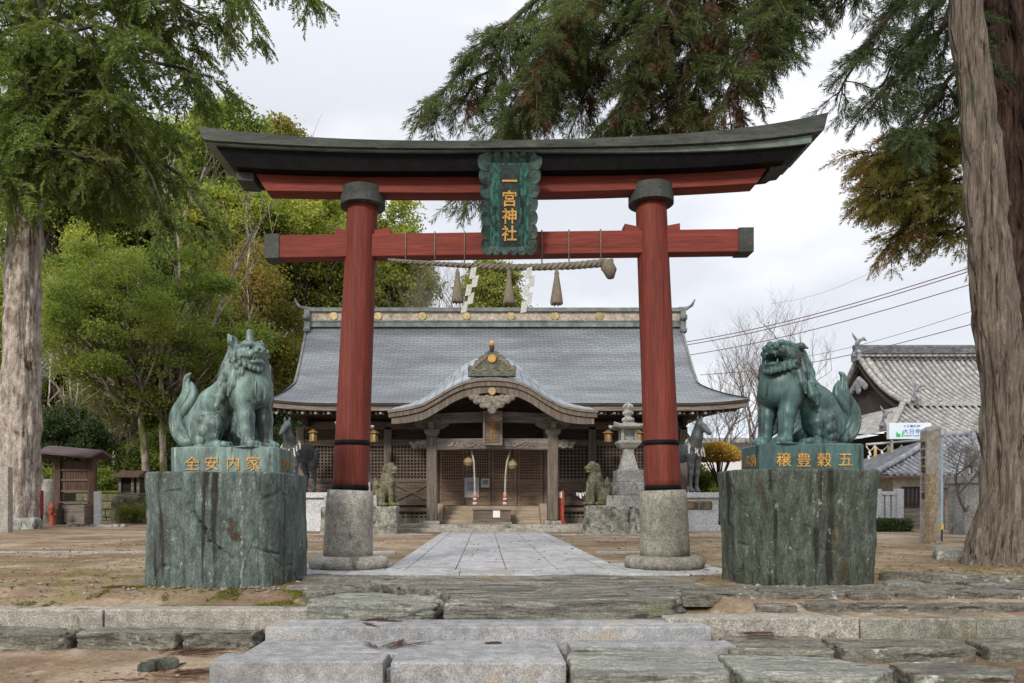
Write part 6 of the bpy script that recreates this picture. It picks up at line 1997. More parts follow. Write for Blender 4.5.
b.prism([(c.x - .19, c.z - .17), (c.x + .0, c.z - .17), (c.x + .0, c.z - .05), (c.x - .1, c.z - .02), (c.x - .19, c.z + .06)], 33.98, 33.995)
b.prism([(c.x + .06, c.z - .15), (c.x + .13, c.z - .15), (c.x + .15, c.z + .12), (c.x + .08, c.z + .06)], 33.98, 33.995)
b.build('emblem', MT['sign_green'], sg)
b = MB(); c = at(924, 430.5, 33.985)
b.prism([(c.x - .14, c.z - .05), (c.x, c.z - .05), (c.x, c.z - .11), (c.x + .12, c.z), (c.x, c.z + .11), (c.x, c.z + .05), (c.x - .14, c.z + .05)], 33.98, 33.995).build('arrow', MT['sign_blue'], sg)

# low building with a hipped tile roof
lb = thing('low_building', 'low cream-walled building with hipped grey tile roof and dark window', 'building', (AX(935, 32), 32, .6))
EYb = 29.5
exl, exr = AX(877, EYb), AX(986, EYb)
ez = AZ(474, EYb)
apx, apz = AX(946, 33.5), AZ(437, 33.5)
rows = []
for k in range(15):
    u = k / 14
    rows.append((lin(EYb, 33.5, u), ez + (apz - ez) * (.75 * u + .25 * u * u), lin(exl, apx - .4, u), lin(exr, apx + 1.2, u)))
rib_roof('front_roof', rows, .27, lb, .07, 'tile_dark', 'tile_grey')
MB().add([(exl, EYb, ez), (apx - .4, 33.5, apz), (apx - .4, 34, apz), (exl, 37.5, ez)], [(0, 1, 2, 3)]).add([(exr, EYb, ez), (apx + 1.2, 33.5, apz), (apx + 1.2, 34, apz), (exr, 37.5, ez)], [(3, 2, 1, 0)]).add([(exl, 37.5, ez), (apx - .4, 34, apz), (apx + 1.2, 34, apz), (exr, 37.5, ez)], [(3, 2, 1, 0)]).build('back_roof', MT['tile_dark'], lb)
b = MB()
b.tube([(exl, EYb, ez + .1), lin(Vector((exl, EYb, ez + .02)), Vector((apx - .4, 33.5, apz)), .5), (apx - .4, 33.5, apz + .1)], .12, 8)
b.tube([(exr, EYb, ez + .1), lin(Vector((exr, EYb, ez + .02)), Vector((apx + 1.2, 33.5, apz)), .5), (apx + 1.2, 33.5, apz + .1)], .12, 8)
b.tube([(apx - .6, 33.75, apz + .15), (apx + 1.4, 33.75, apz + .15)], .17, 8)
b.build('hip_ridge', MT['tile_grey'], lb)
MB().box(exl + .05, exr - .05, EYb + .03, EYb + .12, ez - .14, ez - .02).build('eave_board', MT['wood'], lb)
wxl, wxr, WYb = AX(893, 30.3), AX(973, 30.3), 30.3
MB().box(wxl, wxr, WYb, 37, .3, ez + .15).build('wall', MT['cream'], lb)
MB().box(wxl - .02, wxr + .02, WYb - .04, WYb - .002, .3, AZ(507, WYb)).build('lower_wall', MT['wood_grey'], lb)
MB().box(AX(942, WYb), wxr + .02, WYb - .05, WYb - .003, AZ(506.8, WYb), AZ(488, WYb)).build('plank_wall', MT['wood_v'], lb)
w0, w1, wz0, wz1 = AX(902, WYb), AX(918.5, WYb), AZ(506, WYb), AZ(488.5, WYb)
wd = MB().box(w0, w1, WYb - .03, WYb - .012, wz0, wz1).build('window', MT['window_dark'], lb)
b = MB()
for x in (w0, lin(w0, w1, .25), lin(w0, w1, .5), lin(w0, w1, .75), w1): b.box(x - .025, x + .025, WYb - .06, WYb - .032, wz0 - .05, wz1 + .05)
b.box(w0 - .03, w1 + .03, WYb - .065, WYb - .034, wz1, wz1 + .07).box(w0 - .03, w1 + .03, WYb - .065, WYb - .034, wz0 - .07, wz0)
b.build('window_frame', MT['wood_dark'], wd)
b = MB()
for k in range(4): b.box(AX(945, 29.2), AX(972, 29.2), 29.15 + .0 * k, 29.3, .55 + .30 * k, .72 + .30 * k)
for px in (946, 957, 971): b.box(AX(px, 29.1) - .08, AX(px, 29.1) + .08, 29.05, 29.148, .4, 1.75)
b.build('bench_rail', MT['wood_grey'], lb)

# carved stone pillar pair
sp = thing('stone_pillar', 'tall square stone pillar carved with characters beside a blue and yellow pole', 'stone pillar', (AX(931, 18.6), 18.6, .55))
Yp = 18.6
x0, x1 = AX(926.8, Yp), AX(941.5, Yp)
zt = AZ(430.5, Yp)
b = MB().loft([[(x0, Yp, .4), (x1, Yp + .0, .4), (x1, Yp + .31, .4), (x0, Yp + .31, .4)], [(x0 + .01, Yp, zt), (x1 - .01, Yp, zt + .06), (x1 - .01, Yp + .31, zt + .06), (x0 + .01, Yp + .31, zt)],
               [(x0 + .08, Yp + .1, zt + .10), (x1 - .08, Yp + .1, zt + .14), (x1 - .08, Yp + .22, zt + .14), (x0 + .08, Yp + .22, zt + .10)]])
b.build('shaft', MT['granite_old'], sp, bevel=.012)
engr = plain('engraving', (.055, .05, .045), .9)
text('carved_characters', '四\n国\n霊\n場\n十\n三\n番', .19, engr, (x0 - .001, Yp + .155, AZ(470, Yp)), sp, rot=(PI / 2, 0, -PI / 2), gap=1.12, extrude=.006)
s2 = thing('marker_post', 'short tan stone post standing against the tall carved pillar', 'post', (AX(930, 18.3), 18.3, .55))
Yq = 18.42
b = MB().loft([[(AX(926, Yq), Yq - .14, .4), (AX(933.3, Yq), Yq - .14, .4), (AX(933.3, Yq), Yq + .06, .4), (AX(926, Yq), Yq + .06, .4)],
               [(AX(926.3, Yq), Yq - .14, AZ(473.5, Yq)), (AX(933, Yq), Yq - .14, AZ(472.5, Yq)), (AX(933, Yq), Yq + .06, AZ(472.5, Yq)), (AX(926.3, Yq), Yq + .06, AZ(473.5, Yq))]])
b.build('shaft', mat('stone_tan', [(.3, (.22, .17, .11)), (.7, (.36, .29, .20))], 3, speck=(30, .4), bump=.5, bdist=.01), s2, bevel=.015)
pp = thing('striped_pole', 'thin pale blue pole with a yellow foot behind the carved pillar', 'pole', (AX(942.5, 19.4), 19.4, .55))
MB().box(AX(940.6, 19.4), AX(942.8, 19.4), 19.38, 19.44, AZ(524, 19.4), AZ(437, 19.4)).build('upper_pole', MT['pale_blue'], pp)
MB().box(AX(940.4, 19.4), AX(943, 19.4), 19.37, 19.45, AZ(529.5, 19.4), AZ(524.1, 19.4)).build('yellow_foot', MT['yellow'], pp)
MB().box(AX(941, 19.4), AX(942.4, 19.4), 19.39, 19.43, .5, AZ(529.6, 19.4)).build('lower_pole', MT['black'], pp)
# stone fence by the low hedge
sf = thing('stone_fence', 'low stone rail fence with square posts beside the low building', 'fence', (AX(885, 27.5), 27.5, .58))
Yf = 27.5
zr1, zr0 = AZ(489, Yf), .58
b = MB()
for px in (880.5, 887, 893.5):
    b.box(AX(px, Yf) - .085, AX(px, Yf) + .085, Yf - .07, Yf + .07, .8, AZ(495, Yf))
b.build('baluster', MT['stone_white'], sf, bevel=.01)
MB().box(AX(874, Yf), AX(897, Yf), Yf - .1, Yf + .1, AZ(495, Yf) + .002, AZ(491.5, Yf)).build('top_rail', MT['stone_white'], sf, bevel=.01)
MB().box(AX(872, Yf), AX(899, Yf), Yf - .16, Yf + .16, .45, .80).build('base_course', MT['stone_grey'], sf, bevel=.01)
for px in (876.5, 898.5): MB().box(AX(px, Yf) - .12, AX(px, Yf) + .12, Yf - .14, Yf + .14, .5, zr1).build('fence_post', MT['stone_white'], sf, bevel=.015)
# stone lion on a high pedestal half behind the cedar
ped = thing('lion_pedestal', 'grey stone pedestal half hidden behind the grey-brown cedar trunk', 'pedestal', (AX(970, 24), 24, .58))
b = MB().box(AX(957, 24), AX(990, 24), 23.6, 24.5, .4, AZ(484, 24)).box(AX(955, 24), AX(992, 24), 23.5, 24.6, AZ(484, 24) + .002, AZ(476, 24))
b.build('stone_block', MT['stone_grey'], ped, bevel=.03)
t = thing('stone_lion', 'small grey stone lion on the pedestal half hidden by the cedar trunk', 'statue', (AX(973, 24), 24, AZ(476, 24)))
rawmesh('body', (SV * .62) @ np.array([[math.cos(2.7), -math.sin(2.7), 0], [math.sin(2.7), math.cos(2.7), 0], [0, 0, 1]]).T + np.array([AX(973, 24), 24, AZ(476, 24)]), SFc, MT['stone_grey'], t)
# flat stone by the cedar
nstone('flat greenish boulder lying on the earth beside the cedar roots', [(AX(929, 13.2), 13.0), (AX(945, 13), 12.8), (AX(968, 12.8), 12.9), (AX(967, 13.3), 13.5), (AX(940, 13.5), 13.7)], .4, .72, 'schist_pale', name='boulder', n=80, edge=.09, amp=.03, seed=41)
# background long house
lh = thing('long_house', 'long house with a pale grey roof far behind the topiary tree', 'house', (AX(770, 58), 58, .6))
Yh = 58
hx0, hx1 = AX(688, Yh), AX(868, Yh)
rz_, ez_ = AZ(414, 64), AZ(438, Yh - 1)
MB().add([(hx0, Yh - 1, ez_), (hx1, Yh - 1, ez_), (hx1, 63, rz_), (hx0, 63, rz_), (hx0, 68, ez_), (hx1, 68, ez_)], [(0, 1, 2, 3), (3, 2, 5, 4)]).build('roof', mat('metal_roof', [(.3, (.36, .40, .45)), (.7, (.47, .51, .56))], .6, stretch=(1, .2, 1), rough=.5, speck=(3, .2)), lh)
MB().box(hx0, hx1, Yh - 1.02, Yh - .8, ez_ - .35, ez_ - .02).build('fascia', MT['stone_grey'], lh)
MB().box(hx0 + .5, hx1 - .5, Yh, 67, .4, ez_).build('wall', MT['white'], lh)
b = MB()
for k in range(6):
    x = lin(hx0 + 1.2, hx1 - 3, k / 5); b.box(x, x + 1.5, Yh - .03, Yh - .005, 2.2, 3.9)
wn_ = b.build('window', MT['window_dark'], lh)

# ---------------------------------------------------------------- left-hand yard
nb = thing('notice_shelter', 'weathered brown wooden notice shelter with a low pitched roof', 'shelter', (AX(76, 34), 34, .6))
Yn = 34
def nx(px, Y=Yn): return AX(px, Y)
def nz2(py, Y=Yn): return AZ(py, Y)
GZN = float(gz(-18, 34))
for px in (58.5, 92.5): MB().box(nx(px) - .15, nx(px) + .15, Yn - .15, Yn + .15, GZN - .2, nz2(457)).build('post', MT['wood_red'], nb, bevel=.015)
MB().box(nx(57) - .2, nx(60) + .2, Yn - .2, Yn + .2, GZN - .2, nz2(509)).build('post_foot', MT['wood_dark'], nb)
MB().box(nx(91) - .2, nx(94) + .2, Yn - .2, Yn + .2, GZN - .2, nz2(505)).build('post_foot', MT['wood_dark'], nb)
b = MB()
n = 11
for k in range(n): b.box(lin(nx(60.5), nx(90.5), k / n), lin(nx(60.5), nx(90.5), (k + 1) / n) - .012, Yn - .03 - .004 * (k % 2), Yn + .03, nz2(491.5), nz2(461))
b.build('plank_panel', MT['wood_red'], nb)
b = MB()
for py in (471, 481, 492): b.box(nx(60.4), nx(90.6), Yn - .09, Yn + .05, nz2(py), nz2(py) + .09)
b.build('rail', MT['wood'], nb)
MB().box(nx(60.4), nx(91), Yn - .2, Yn + .1, nz2(503), nz2(501.5)).build('shelf', MT['wood'], nb)
b = MB()
for k in range(4): b.box(nx(61), nx(90.6), Yn - .06 - .005 * (k % 2), Yn + .02, lin(nz2(522.5), nz2(503.3), k / 4), lin(nz2(522.5), nz2(503.3), (k + 1) / 4) - .02)
b.build('lower_boards', MT['wood_grey'], nb)
MB().box(nx(64), nx(75), Yn - .02, Yn + .0, nz2(501), nz2(493)).build('shade_panel', dk, nb)
b = MB()
b.loft([[(nx(51), Yn - 1.1, nz2(455) - .0), (nx(51), Yn - 1.1, nz2(455) + .09), (nx(51), Yn, nz2(447.5) + .09), (nx(51), Yn + 1.1, nz2(455) + .09), (nx(51), Yn + 1.1, nz2(455)), (nx(51), Yn, nz2(447.5))],
        [(nx(103), Yn - 1.1, nz2(459.5)), (nx(103), Yn - 1.1, nz2(459.5) + .09), (nx(103), Yn, nz2(452) + .09), (nx(103), Yn + 1.1, nz2(459.5) + .09), (nx(103), Yn + 1.1, nz2(459.5)), (nx(103), Yn, nz2(452))]])
b.build('roof', mat('old_roof', [(.3, (.075, .055, .06)), (.7, (.15, .115, .12))], 3, stretch=(.4, 5, 1), rough=.8, bump=.6), nb)
b = MB()
for s in (-1, 1): b.beam((nx(50.5), Yn + s * 1.1, nz2(455) - .04), (nx(50.5), Yn, nz2(447.5) - .02), .08, .2)
b.build('bargeboard', MT['wood_grey'], nb)
b = MB().loft([[(nx(38), Yn - .9, nz2(458.5)), (nx(38), Yn + .9, nz2(458.5)), (nx(38), Yn + .9, nz2(458.5) + .08), (nx(38), Yn - .9, nz2(458.5) + .08)], [(nx(51), Yn - .9, nz2(452)), (nx(51), Yn + .9, nz2(452)), (nx(51), Yn + .9, nz2(452) + .08), (nx(51), Yn - .9, nz2(452) + .08)]])
b.build('side_roof', MT['wood_red'], nb)
# things round the shelter
def slab(name, label, cat, px0, px1, py0, py1, Y, m, d=.3, bev=.02):
    z = float(gz(AX(px0, Y), Y)) - .1
    o = MB().box(AX(px0, Y), AX(px1, Y), Y, Y + d, min(z, AZ(py1, Y)), AZ(py0, Y)).build(name, MT[m], base=(AX((px0 + px1) / 2, Y), Y, z), bevel=bev)
    return tag(o, label, cat)
slab('stone_post', 'pale square granite post standing before the flaking-bark tree', 'post', -10, 8, 466.5, 533, 25.5, 'granite_old', .28)
slab('stone_tablet', 'narrow pale stone tablet leaning by the notice shelter', 'stone tablet', 93.5, 100, 491.5, 521, 33.2, 'stone_white', .16)
tk = thing('water_tank', 'grey cylindrical tank beside the notice shelter', 'tank', (AX(48, 35.5), 35.5, .6))
b = MB(); b.lathe([(.44, -.3), (.44, 1.85), (.40, 1.95), (.0, 1.98)], (AX(48, 35.5), 35.5, .6 + .2), 24); b.build('tank_body', MT['stone_grey'], tk)
hb = thing('hose_cabinet', 'red metal fire hose cabinet at the foot of the flaking-bark tree', 'cabinet', (AX(38, 32.8), 32.8, .6))
MB().box(AX(35, 32.8), AX(41, 32.8), 32.7, 33.0, AZ(516, 32.8), AZ(490.5, 32.8)).build('cabinet_body', plain('cabinet_red', (.42, .05, .05), .5), hb, bevel=.01)
MB().box(AX(35.4, 32.8), AX(36, 32.8), 32.75, 32.95, .5, AZ(516, 32.8)).box(AX(40.2, 32.8), AX(40.8, 32.8), 32.75, 32.95, .5, AZ(516, 32.8)).build('cabinet_feet', MT['black'], hb)
MB().box(AX(35.8, 32.68), AX(36.8, 32.68), 32.685, 32.698, AZ(500, 32.7), AZ(496, 32.7)).build('label_slip', MT['white'], hb)
fh = thing('fire_hydrant', 'orange-red fire hydrant standing beside the notice shelter', 'hydrant', (AX(52, 33), 33, .6))
b = MB(); b.lathe([(.12, -.2), (.135, .10), (.10, .14), (.10, .72), (.125, .76), (.125, .82), (.08, .90), (.04, .97), (.03, 1.0)], (AX(52, 33), 33, .6 + .05), 18); b.build('hydrant_body', MT['orange_red'], fh)
b = MB(); b.tube([(AX(52, 33), 32.98, 1.22), (AX(52, 33), 32.82, 1.21)], .06, 10).tube([(AX(52, 33) - .1, 33, 1.12), (AX(52, 33) + .18, 33, 1.12)], .05, 10); b.build('outlet', MT['orange_red'], fh)
# small shrine on a mossy stone base
ss = thing('small_shrine', 'tiny wooden shrine with a plank roof on a mossy stone mound', 'small shrine', (AX(132, 38), 38, .6))
Ys_ = 38
MB().box(AX(124, Ys_), AX(143, Ys_), Ys_ - .35, Ys_ + .5, AZ(493, Ys_), AZ(477, Ys_)).build('box_body', MT['wood_dark'], ss)
MB().box(AX(126, Ys_), AX(136, Ys_), Ys_ - .40, Ys_ - .36, AZ(490, Ys_), AZ(480, Ys_)).build('shade_panel', dk, ss)
b = MB()
for px in (124.5, 137, 142.5): b.box(AX(px, Ys_) - .06, AX(px, Ys_) + .06, Ys_ - .5, Ys_ - .41, AZ(493, Ys_), AZ(477, Ys_))
b.box(AX(123, Ys_), AX(144, Ys_), Ys_ - .55, Ys_ + .5, AZ(495, Ys_), AZ(493, Ys_))
b.build('post', MT['wood_grey'], ss)
b = MB().loft([[(AX(119, Ys_), Ys_ - .9, AZ(478, Ys_)), (AX(119, Ys_), Ys_ - .9, AZ(476.5, Ys_)), (AX(122, Ys_), Ys_ + .1, AZ(470.5, Ys_)), (AX(122, Ys_), Ys_ + 1, AZ(478, Ys_))],
               [(AX(147, Ys_), Ys_ - .9, AZ(478, Ys_)), (AX(147, Ys_), Ys_ - .9, AZ(476.5, Ys_)), (AX(145, Ys_), Ys_ + .1, AZ(470.5, Ys_)), (AX(145, Ys_), Ys_ + 1, AZ(478, Ys_))]])
b.build('roof', MT['wood_red'], ss)
nstone('mossy boulder mound carrying the tiny wooden shrine', [(AX(120, 38), 37.2), (AX(146, 38), 37.2), (AX(148, 38), 39), (AX(118, 38), 39)], .3, AZ(495, 38), 'moss_stone', name='boulder', n=80, nz=10, edge=.15, amp=.10, fs=1.2, seed=51)
rw = thing('retaining_wall', 'dark mossy block retaining wall behind the notice shelter', 'wall', (AX(100, 39.5), 39.5, .6))
b = MB()
rr2 = random.Random(8)
for r in range(4):
    x = AX(30, 39.5) - (.3 if r % 2 else 0)
    while x < AX(122, 39.5):
        w = rr2.uniform(.6, 1.1)
        b.box(x, x + w - .03, 39.5 + rr2.uniform(-.03, .03), 40.4, .5 + .42 * r, .5 + .42 * (r + 1) - .03)
        x += w
b.build('block_course', MT['moss_stone'], rw, bevel=.04)
b = MB().box(AX(28, 39.5), AX(123, 39.5), 39.6, 40.6, .5 + .42 * 4 + .0, .5 + .42 * 4 + .14); b.build('moss_top', mat('moss', [(.3, (.06, .085, .012)), (.7, (.14, .16, .03))], 3, rough=1, bump=1, bdist=.05), rw, bevel=.05)
for k, (px, Y, w, h, lab) in enumerate(((25, 29.2, 1.0, .42, 'pale rounded boulder at the foot of the flaking-bark tree'), (75, 32.6, .5, .12, 'small pale stone lying in front of the notice shelter'), (110, 32.8, 1.5, .1, 'low flat stone edging beyond the notice shelter'))):
    x = AX(px, Y); z = float(gz(x, Y))
    nstone(lab, [(x - w / 2, Y - .25), (x, Y - .35), (x + w / 2, Y - .2), (x + w / 2, Y + .25), (x - w / 2, Y + .3)], z - .1, z + h, 'stone_grey', name='boulder', n=60, edge=.12 if h > .2 else .05, amp=.04, seed=60 + k)
# houses among the trees
def far_house(label, pxa, pxb, pyr, pye, Y, m):
    t = thing('tiled_house', label, 'house', (AX((pxa + pxb) / 2, Y), Y, .8))
    ez, rz = AZ(pye, Y - 1), AZ(pyr, Y + 3)
    x0, x1 = AX(pxa, Y), AX(pxb, Y)
    rows = [(lin(Y - 1, Y + 3, k / 8), lin(ez, rz, k / 8), x0, x1) for k in range(9)]
    rib_roof('roof', rows, .42, t, .10, m, 'tile_rib' if m != 'tile_rib' else 'tile_grey')
    MB().add([(x0, Y + 3, rz), (x1, Y + 3, rz), (x1, Y + 7, ez), (x0, Y + 7, ez)], [(0, 1, 2, 3)]).build('back_roof', MT[m], t)
    MB().box(x0, x1, Y - .98, Y - .85, ez - .2, ez - .02).build('eave_board', MT['wood_grey'], t)
    MB().tube([(x0 - .1, Y + 3, rz + .12), (x1 + .1, Y + 3, rz + .12)], .2, 8).build('ridge', MT['tile_grey'], t)
    MB().box(x0 + .6, x1 - .6, Y, Y + 6, .3, ez).build('wall', MT['wood'], t)
    return t
far_house('house with a dark tiled roof showing beside the flaking-bark trunk', -60, 52, 353, 384, 56, 'tile_dark')
far_house('house with a small pale roof showing between the bare bushes', 79, 104, 407, 416, 52, 'tile_grey')

# ---------------------------------------------------------------- overhead wires
WG = 'overhead wires crossing the sky'
for (lab, p0, p1, Y, m, r) in (
    ('topmost dark red overhead wire of the close upper pair', (640, 349, 46), (985, 263, 30), 0, 'wire_red', .022),
    ('overhead wire just under the topmost one of the close upper pair', (640, 352, 46), (985, 266.5, 30), 0, 'wire_red', .022),
    ('middle reddish overhead wire crossing behind the teal lion head', (640, 362, 46), (985, 280, 30), 0, 'wire_red', .020),
    ('thin grey overhead wire above the temple ridge', (740, 365, 48), (985, 307, 32), 0, 'wire', .012),
    ('lowest reddish overhead wire over the temple ridge end', (700, 375, 46), (985, 320.5, 31), 0, 'wire_red', .018),
    ('faint uppermost wire in the open sky beside the brown foliage', (770, 304, 55), (900, 258, 38), 0, 'wire', .008)):
    a, b_ = at(*p0), at(*p1)
    pts = []
    for k in range(25):
        t = k / 24; p = lin(a, b_, t); p.z -= .45 * math.sin(PI * t); pts.append(p)
    o = MB().tube(pts, r, 6).build('overhead_wire', MT[m], base=tuple(a))
    tag(o, lab, 'wire', WG)
# ---------------------------------------------------------------- vegetation helpers
def unit(v): return v / np.maximum(np.linalg.norm(v, axis=-1, keepdims=True), 1e-9)
def leafq(p, ax, sd, L, W):
    """rhombic leaves: base p, axis ax, side sd (unit vectors), length and width arrays"""
    L = np.asarray(L)[..., None]; W = np.asarray(W)[..., None]
    return np.stack([p, p + ax * L * .45 + sd * W * .5, p + ax * L, p + ax * L * .45 - sd * W * .5], 1)

def leaf_mass(rng, centres, per, r, flat, L, W, up=.5, droop=0.0):
    """a clump of leaves round every centre"""
    n = len(centres) * per
    c = np.repeat(centres, per, 0)
    off = rng.normal(size=(n, 3)) * r * np.array([1, 1, flat])
    p = c + off
    nrm = unit(rng.normal(size=(n, 3)) + np.array([0, 0, up * 2]))
    ax = unit(np.cross(nrm, rng.normal(size=(n, 3))) + np.array([0, 0, -droop]))
    sd = unit(np.cross(nrm, ax))
    s = rng.uniform(.6, 1.25, n)
    return leafq(p, ax, sd, L * s, W * s)

def shell_points(rng, n, c, rad, lo=.55, upb=.25):
    d = unit(rng.normal(size=(n, 3)) + np.array([0, 0, upb]))
    u = rng.uniform(lo ** 3, 1, n) ** (1 / 3)
    return np.array(c) + d * u[:, None] * np.array(rad)

def limb_tubes(b, p0, p1, r0, r1, rng, sag=0.0, seg=6, n=6, wob=.06):
    p0, p1 = np.array(p0, float), np.array(p1, float)
    L = np.linalg.norm(p1 - p0)
    pts = []
    for k in range(n + 1):
        t = k / n
        q = p0 + (p1 - p0) * t + np.array([0, 0, -sag * math.sin(PI * t)])
        if 0 < k < n: q = q + rng.normal(size=3) * wob * L * .5
        pts.append(tuple(q))
    b.tube(pts, [lin(r0, r1, k / n) for k in range(n + 1)], seg)

def broad_tree(name, label, base, c, rad, mt, nl=14, clumps=26, per=34, L=.28, W=.15, tr=.25, bark='bark_dark', seed=1, lobe=.42, flat=.55, cr=.30, up=.5, group=None, tsplit=None, layered=False, cat='tree'):
    rng = np.random.default_rng(seed)
    t = thing(name, label, cat, base, group)
    c = np.array(c, float); rad = np.array(rad, float)
    lc = shell_points(rng, nl, c, rad * (1 - lobe * .5), .40, .2) + rng.normal(size=(nl, 3)) * rad * .07
    lr = rng.uniform(.55, 1.3, (nl, 1)) * rad[None] * lobe
    if layered: lr[:, 2] *= .62
    cent = []
    for k in range(nl):
        cent.append(shell_points(rng, clumps, lc[k], lr[k], .6, .6))
    cent = np.concatenate(cent)
    V = leaf_mass(rng, cent, per, cr, flat, L, W, up)
    quads('crown', V, mt, t)
    b = MB()
    bs = np.array(base, float) - np.array([0, 0, .4])
    fork = np.array([lin(base[0], c[0], .75), lin(base[1], c[1], .75), lin(base[2], c[2] - rad[2] * .55, .9)])
    stems = [(bs, fork)] if not tsplit else [(bs + np.array([dx, 0, 0]), fork + np.array([dx2, .2, dz])) for dx, dx2, dz in tsplit]
    for (s0, s1) in stems:
        pts = []; n = 9
        w0 = rng.normal(size=3) * .5
        for k in range(n + 1):
            u = k / n
            q = s0 + (s1 - s0) * u + np.array([w0[0] * math.sin(u * PI), w0[1] * math.sin(u * PI), 0]) * .6
            pts.append(tuple(q))
        b.tube(pts, [tr * (1.35 if k == 0 else 1.0) * lin(1, .55, k / n) for k in range(n + 1)], 12, rough=tr * .18)
        for k in range(nl):
            if len(stems) > 1 and k % len(stems) != stems.index((s0, s1)) if False else False: continue
            limb_tubes(b, tuple(s1 - (s1 - s0) * rng.uniform(0, .28)), lc[k], tr * .36, tr * .07, rng, n=6)
    b.build('trunk', MT[bark], t)
    return t

def plume_template(rng, n, L, w, ang, nl=.42, flat=False, curl=-.15):
    """one spray: a thin axis along +x with n narrow leaves swept forward"""
    t = np.sort(rng.uniform(.02, 1, n))
    p = np.stack([t * L, np.zeros(n), curl * L * t ** 2], 1)
    az = rng.uniform(0, 2 * PI, n) if not flat else np.where(rng.random(n) < .5, 0, PI) + rng.normal(size=n) * .25
    a = ang * rng.uniform(.6, 1.2, n) * (1 - .35 * t)
    ax = np.stack([np.cos(a), np.sin(a) * np.cos(az), np.sin(a) * np.sin(az) - .12], 1)
    ax = unit(ax)
    sd = unit(np.cross(ax, rng.normal(size=(n, 3))))
    l = L * nl * (1.05 - .55 * t) * rng.uniform(.7, 1.2, n)
    V = leafq(p, ax, sd, l, np.full(n, w))
    axis = leafq(np.zeros((1, 3)), np.array([[1., 0, curl]]), np.array([[0, 1., 0]]), [L], [w * .8])
    return np.concatenate([V, axis])

def place_plumes(tmpls, pos, dirs, scale, rng):
    """copy spray templates to positions along directions (numpy, one mesh)"""
    n = len(pos)
    x = unit(dirs)
    r = rng.normal(size=(n, 3)) * .35 + np.array([0, 0, 1.0])
    y = unit(np.cross(r, x)); z = np.cross(x, y)
    which = rng.integers(0, len(tmpls), n)
    out = []
    for k, T in enumerate(tmpls):
        m = which == k
        if not m.any(): continue
        B = np.stack([x[m], y[m], z[m]], 1) * scale[m][:, None, None]     # rows are axes
        V = np.einsum('qvi,nij->nqvj', T, B) + pos[m][:, None, None, :]
        out.append(V.reshape(-1, 4, 3))
    return np.concatenate(out)

def limb_path(pts, n):
    P = np.array(pts, float)
    L = np.concatenate([[0], np.cumsum(np.linalg.norm(np.diff(P, axis=0), axis=1))])
    t = np.linspace(0, L[-1], n)
    return np.stack([np.interp(t, L, P[:, k]) for k in range(3)], 1), L[-1]

def conifer_limbs(limbs, rng, tmpls, dens, twig=(.5, 1.2), droop=.6, plume_gap=.16, sc=(.7, 1.15), spread=1.0, tb=None, start=.0):
    """limbs: [(world polyline, r0, r1, density factor)] -> foliage quads; limbs and twigs go into tb"""
    pos, dirs = [], []
    for (pts, r0, r1, df) in limbs:
        P, L = limb_path(pts, 14)
        if tb is not None and r0 > 0: tb.tube([tuple(p + rng.normal(size=3) * .03) for p in P], [lin(r0, r1, k / 13) for k in range(14)], 7)
        n = max(2, int(L * dens * df))
        for k in range(n):
            t = rng.uniform(start, 1.0)
            i = min(12, int(t * 13)); f = t * 13 - i
            p = P[i] * (1 - f) + P[i + 1] * f
            ld = unit(P[i + 1] - P[i])
            d = unit(ld * rng.uniform(.1, .9) + rng.normal(size=3) * np.array([.75, .75, .35]) * spread + np.array([0, 0, -droop * .5]))
            l = rng.uniform(*twig) * (1.1 - .35 * t)
            m = max(2, int(l / plume_gap))
            q = p.copy(); tw = [tuple(q)]
            for s in range(m):
                u = (s + 1) / m
                d = unit(d + np.array([0, 0, -droop * .30]))
                q = q + d * (l / m)
                tw.append(tuple(q))
                side = unit(np.cross(d, np.array([0, 0, 1.0])) + 1e-6)
                for sg in (-1, 1):
                    if rng.random() < .75:
                        pos.append(q.copy()); dirs.append(d * .9 + side * sg * rng.uniform(.3, .9) + np.array([0, 0, rng.uniform(-.3, .15)]))
            pos.append(q.copy()); dirs.append(d)
            if tb is not None: tb.tube(tw, [.012] * len(tw), 3)
    pos, dirs = np.array(pos), np.array(dirs)
    return place_plumes(tmpls, pos, dirs, rng.uniform(*sc, len(pos)), rng)

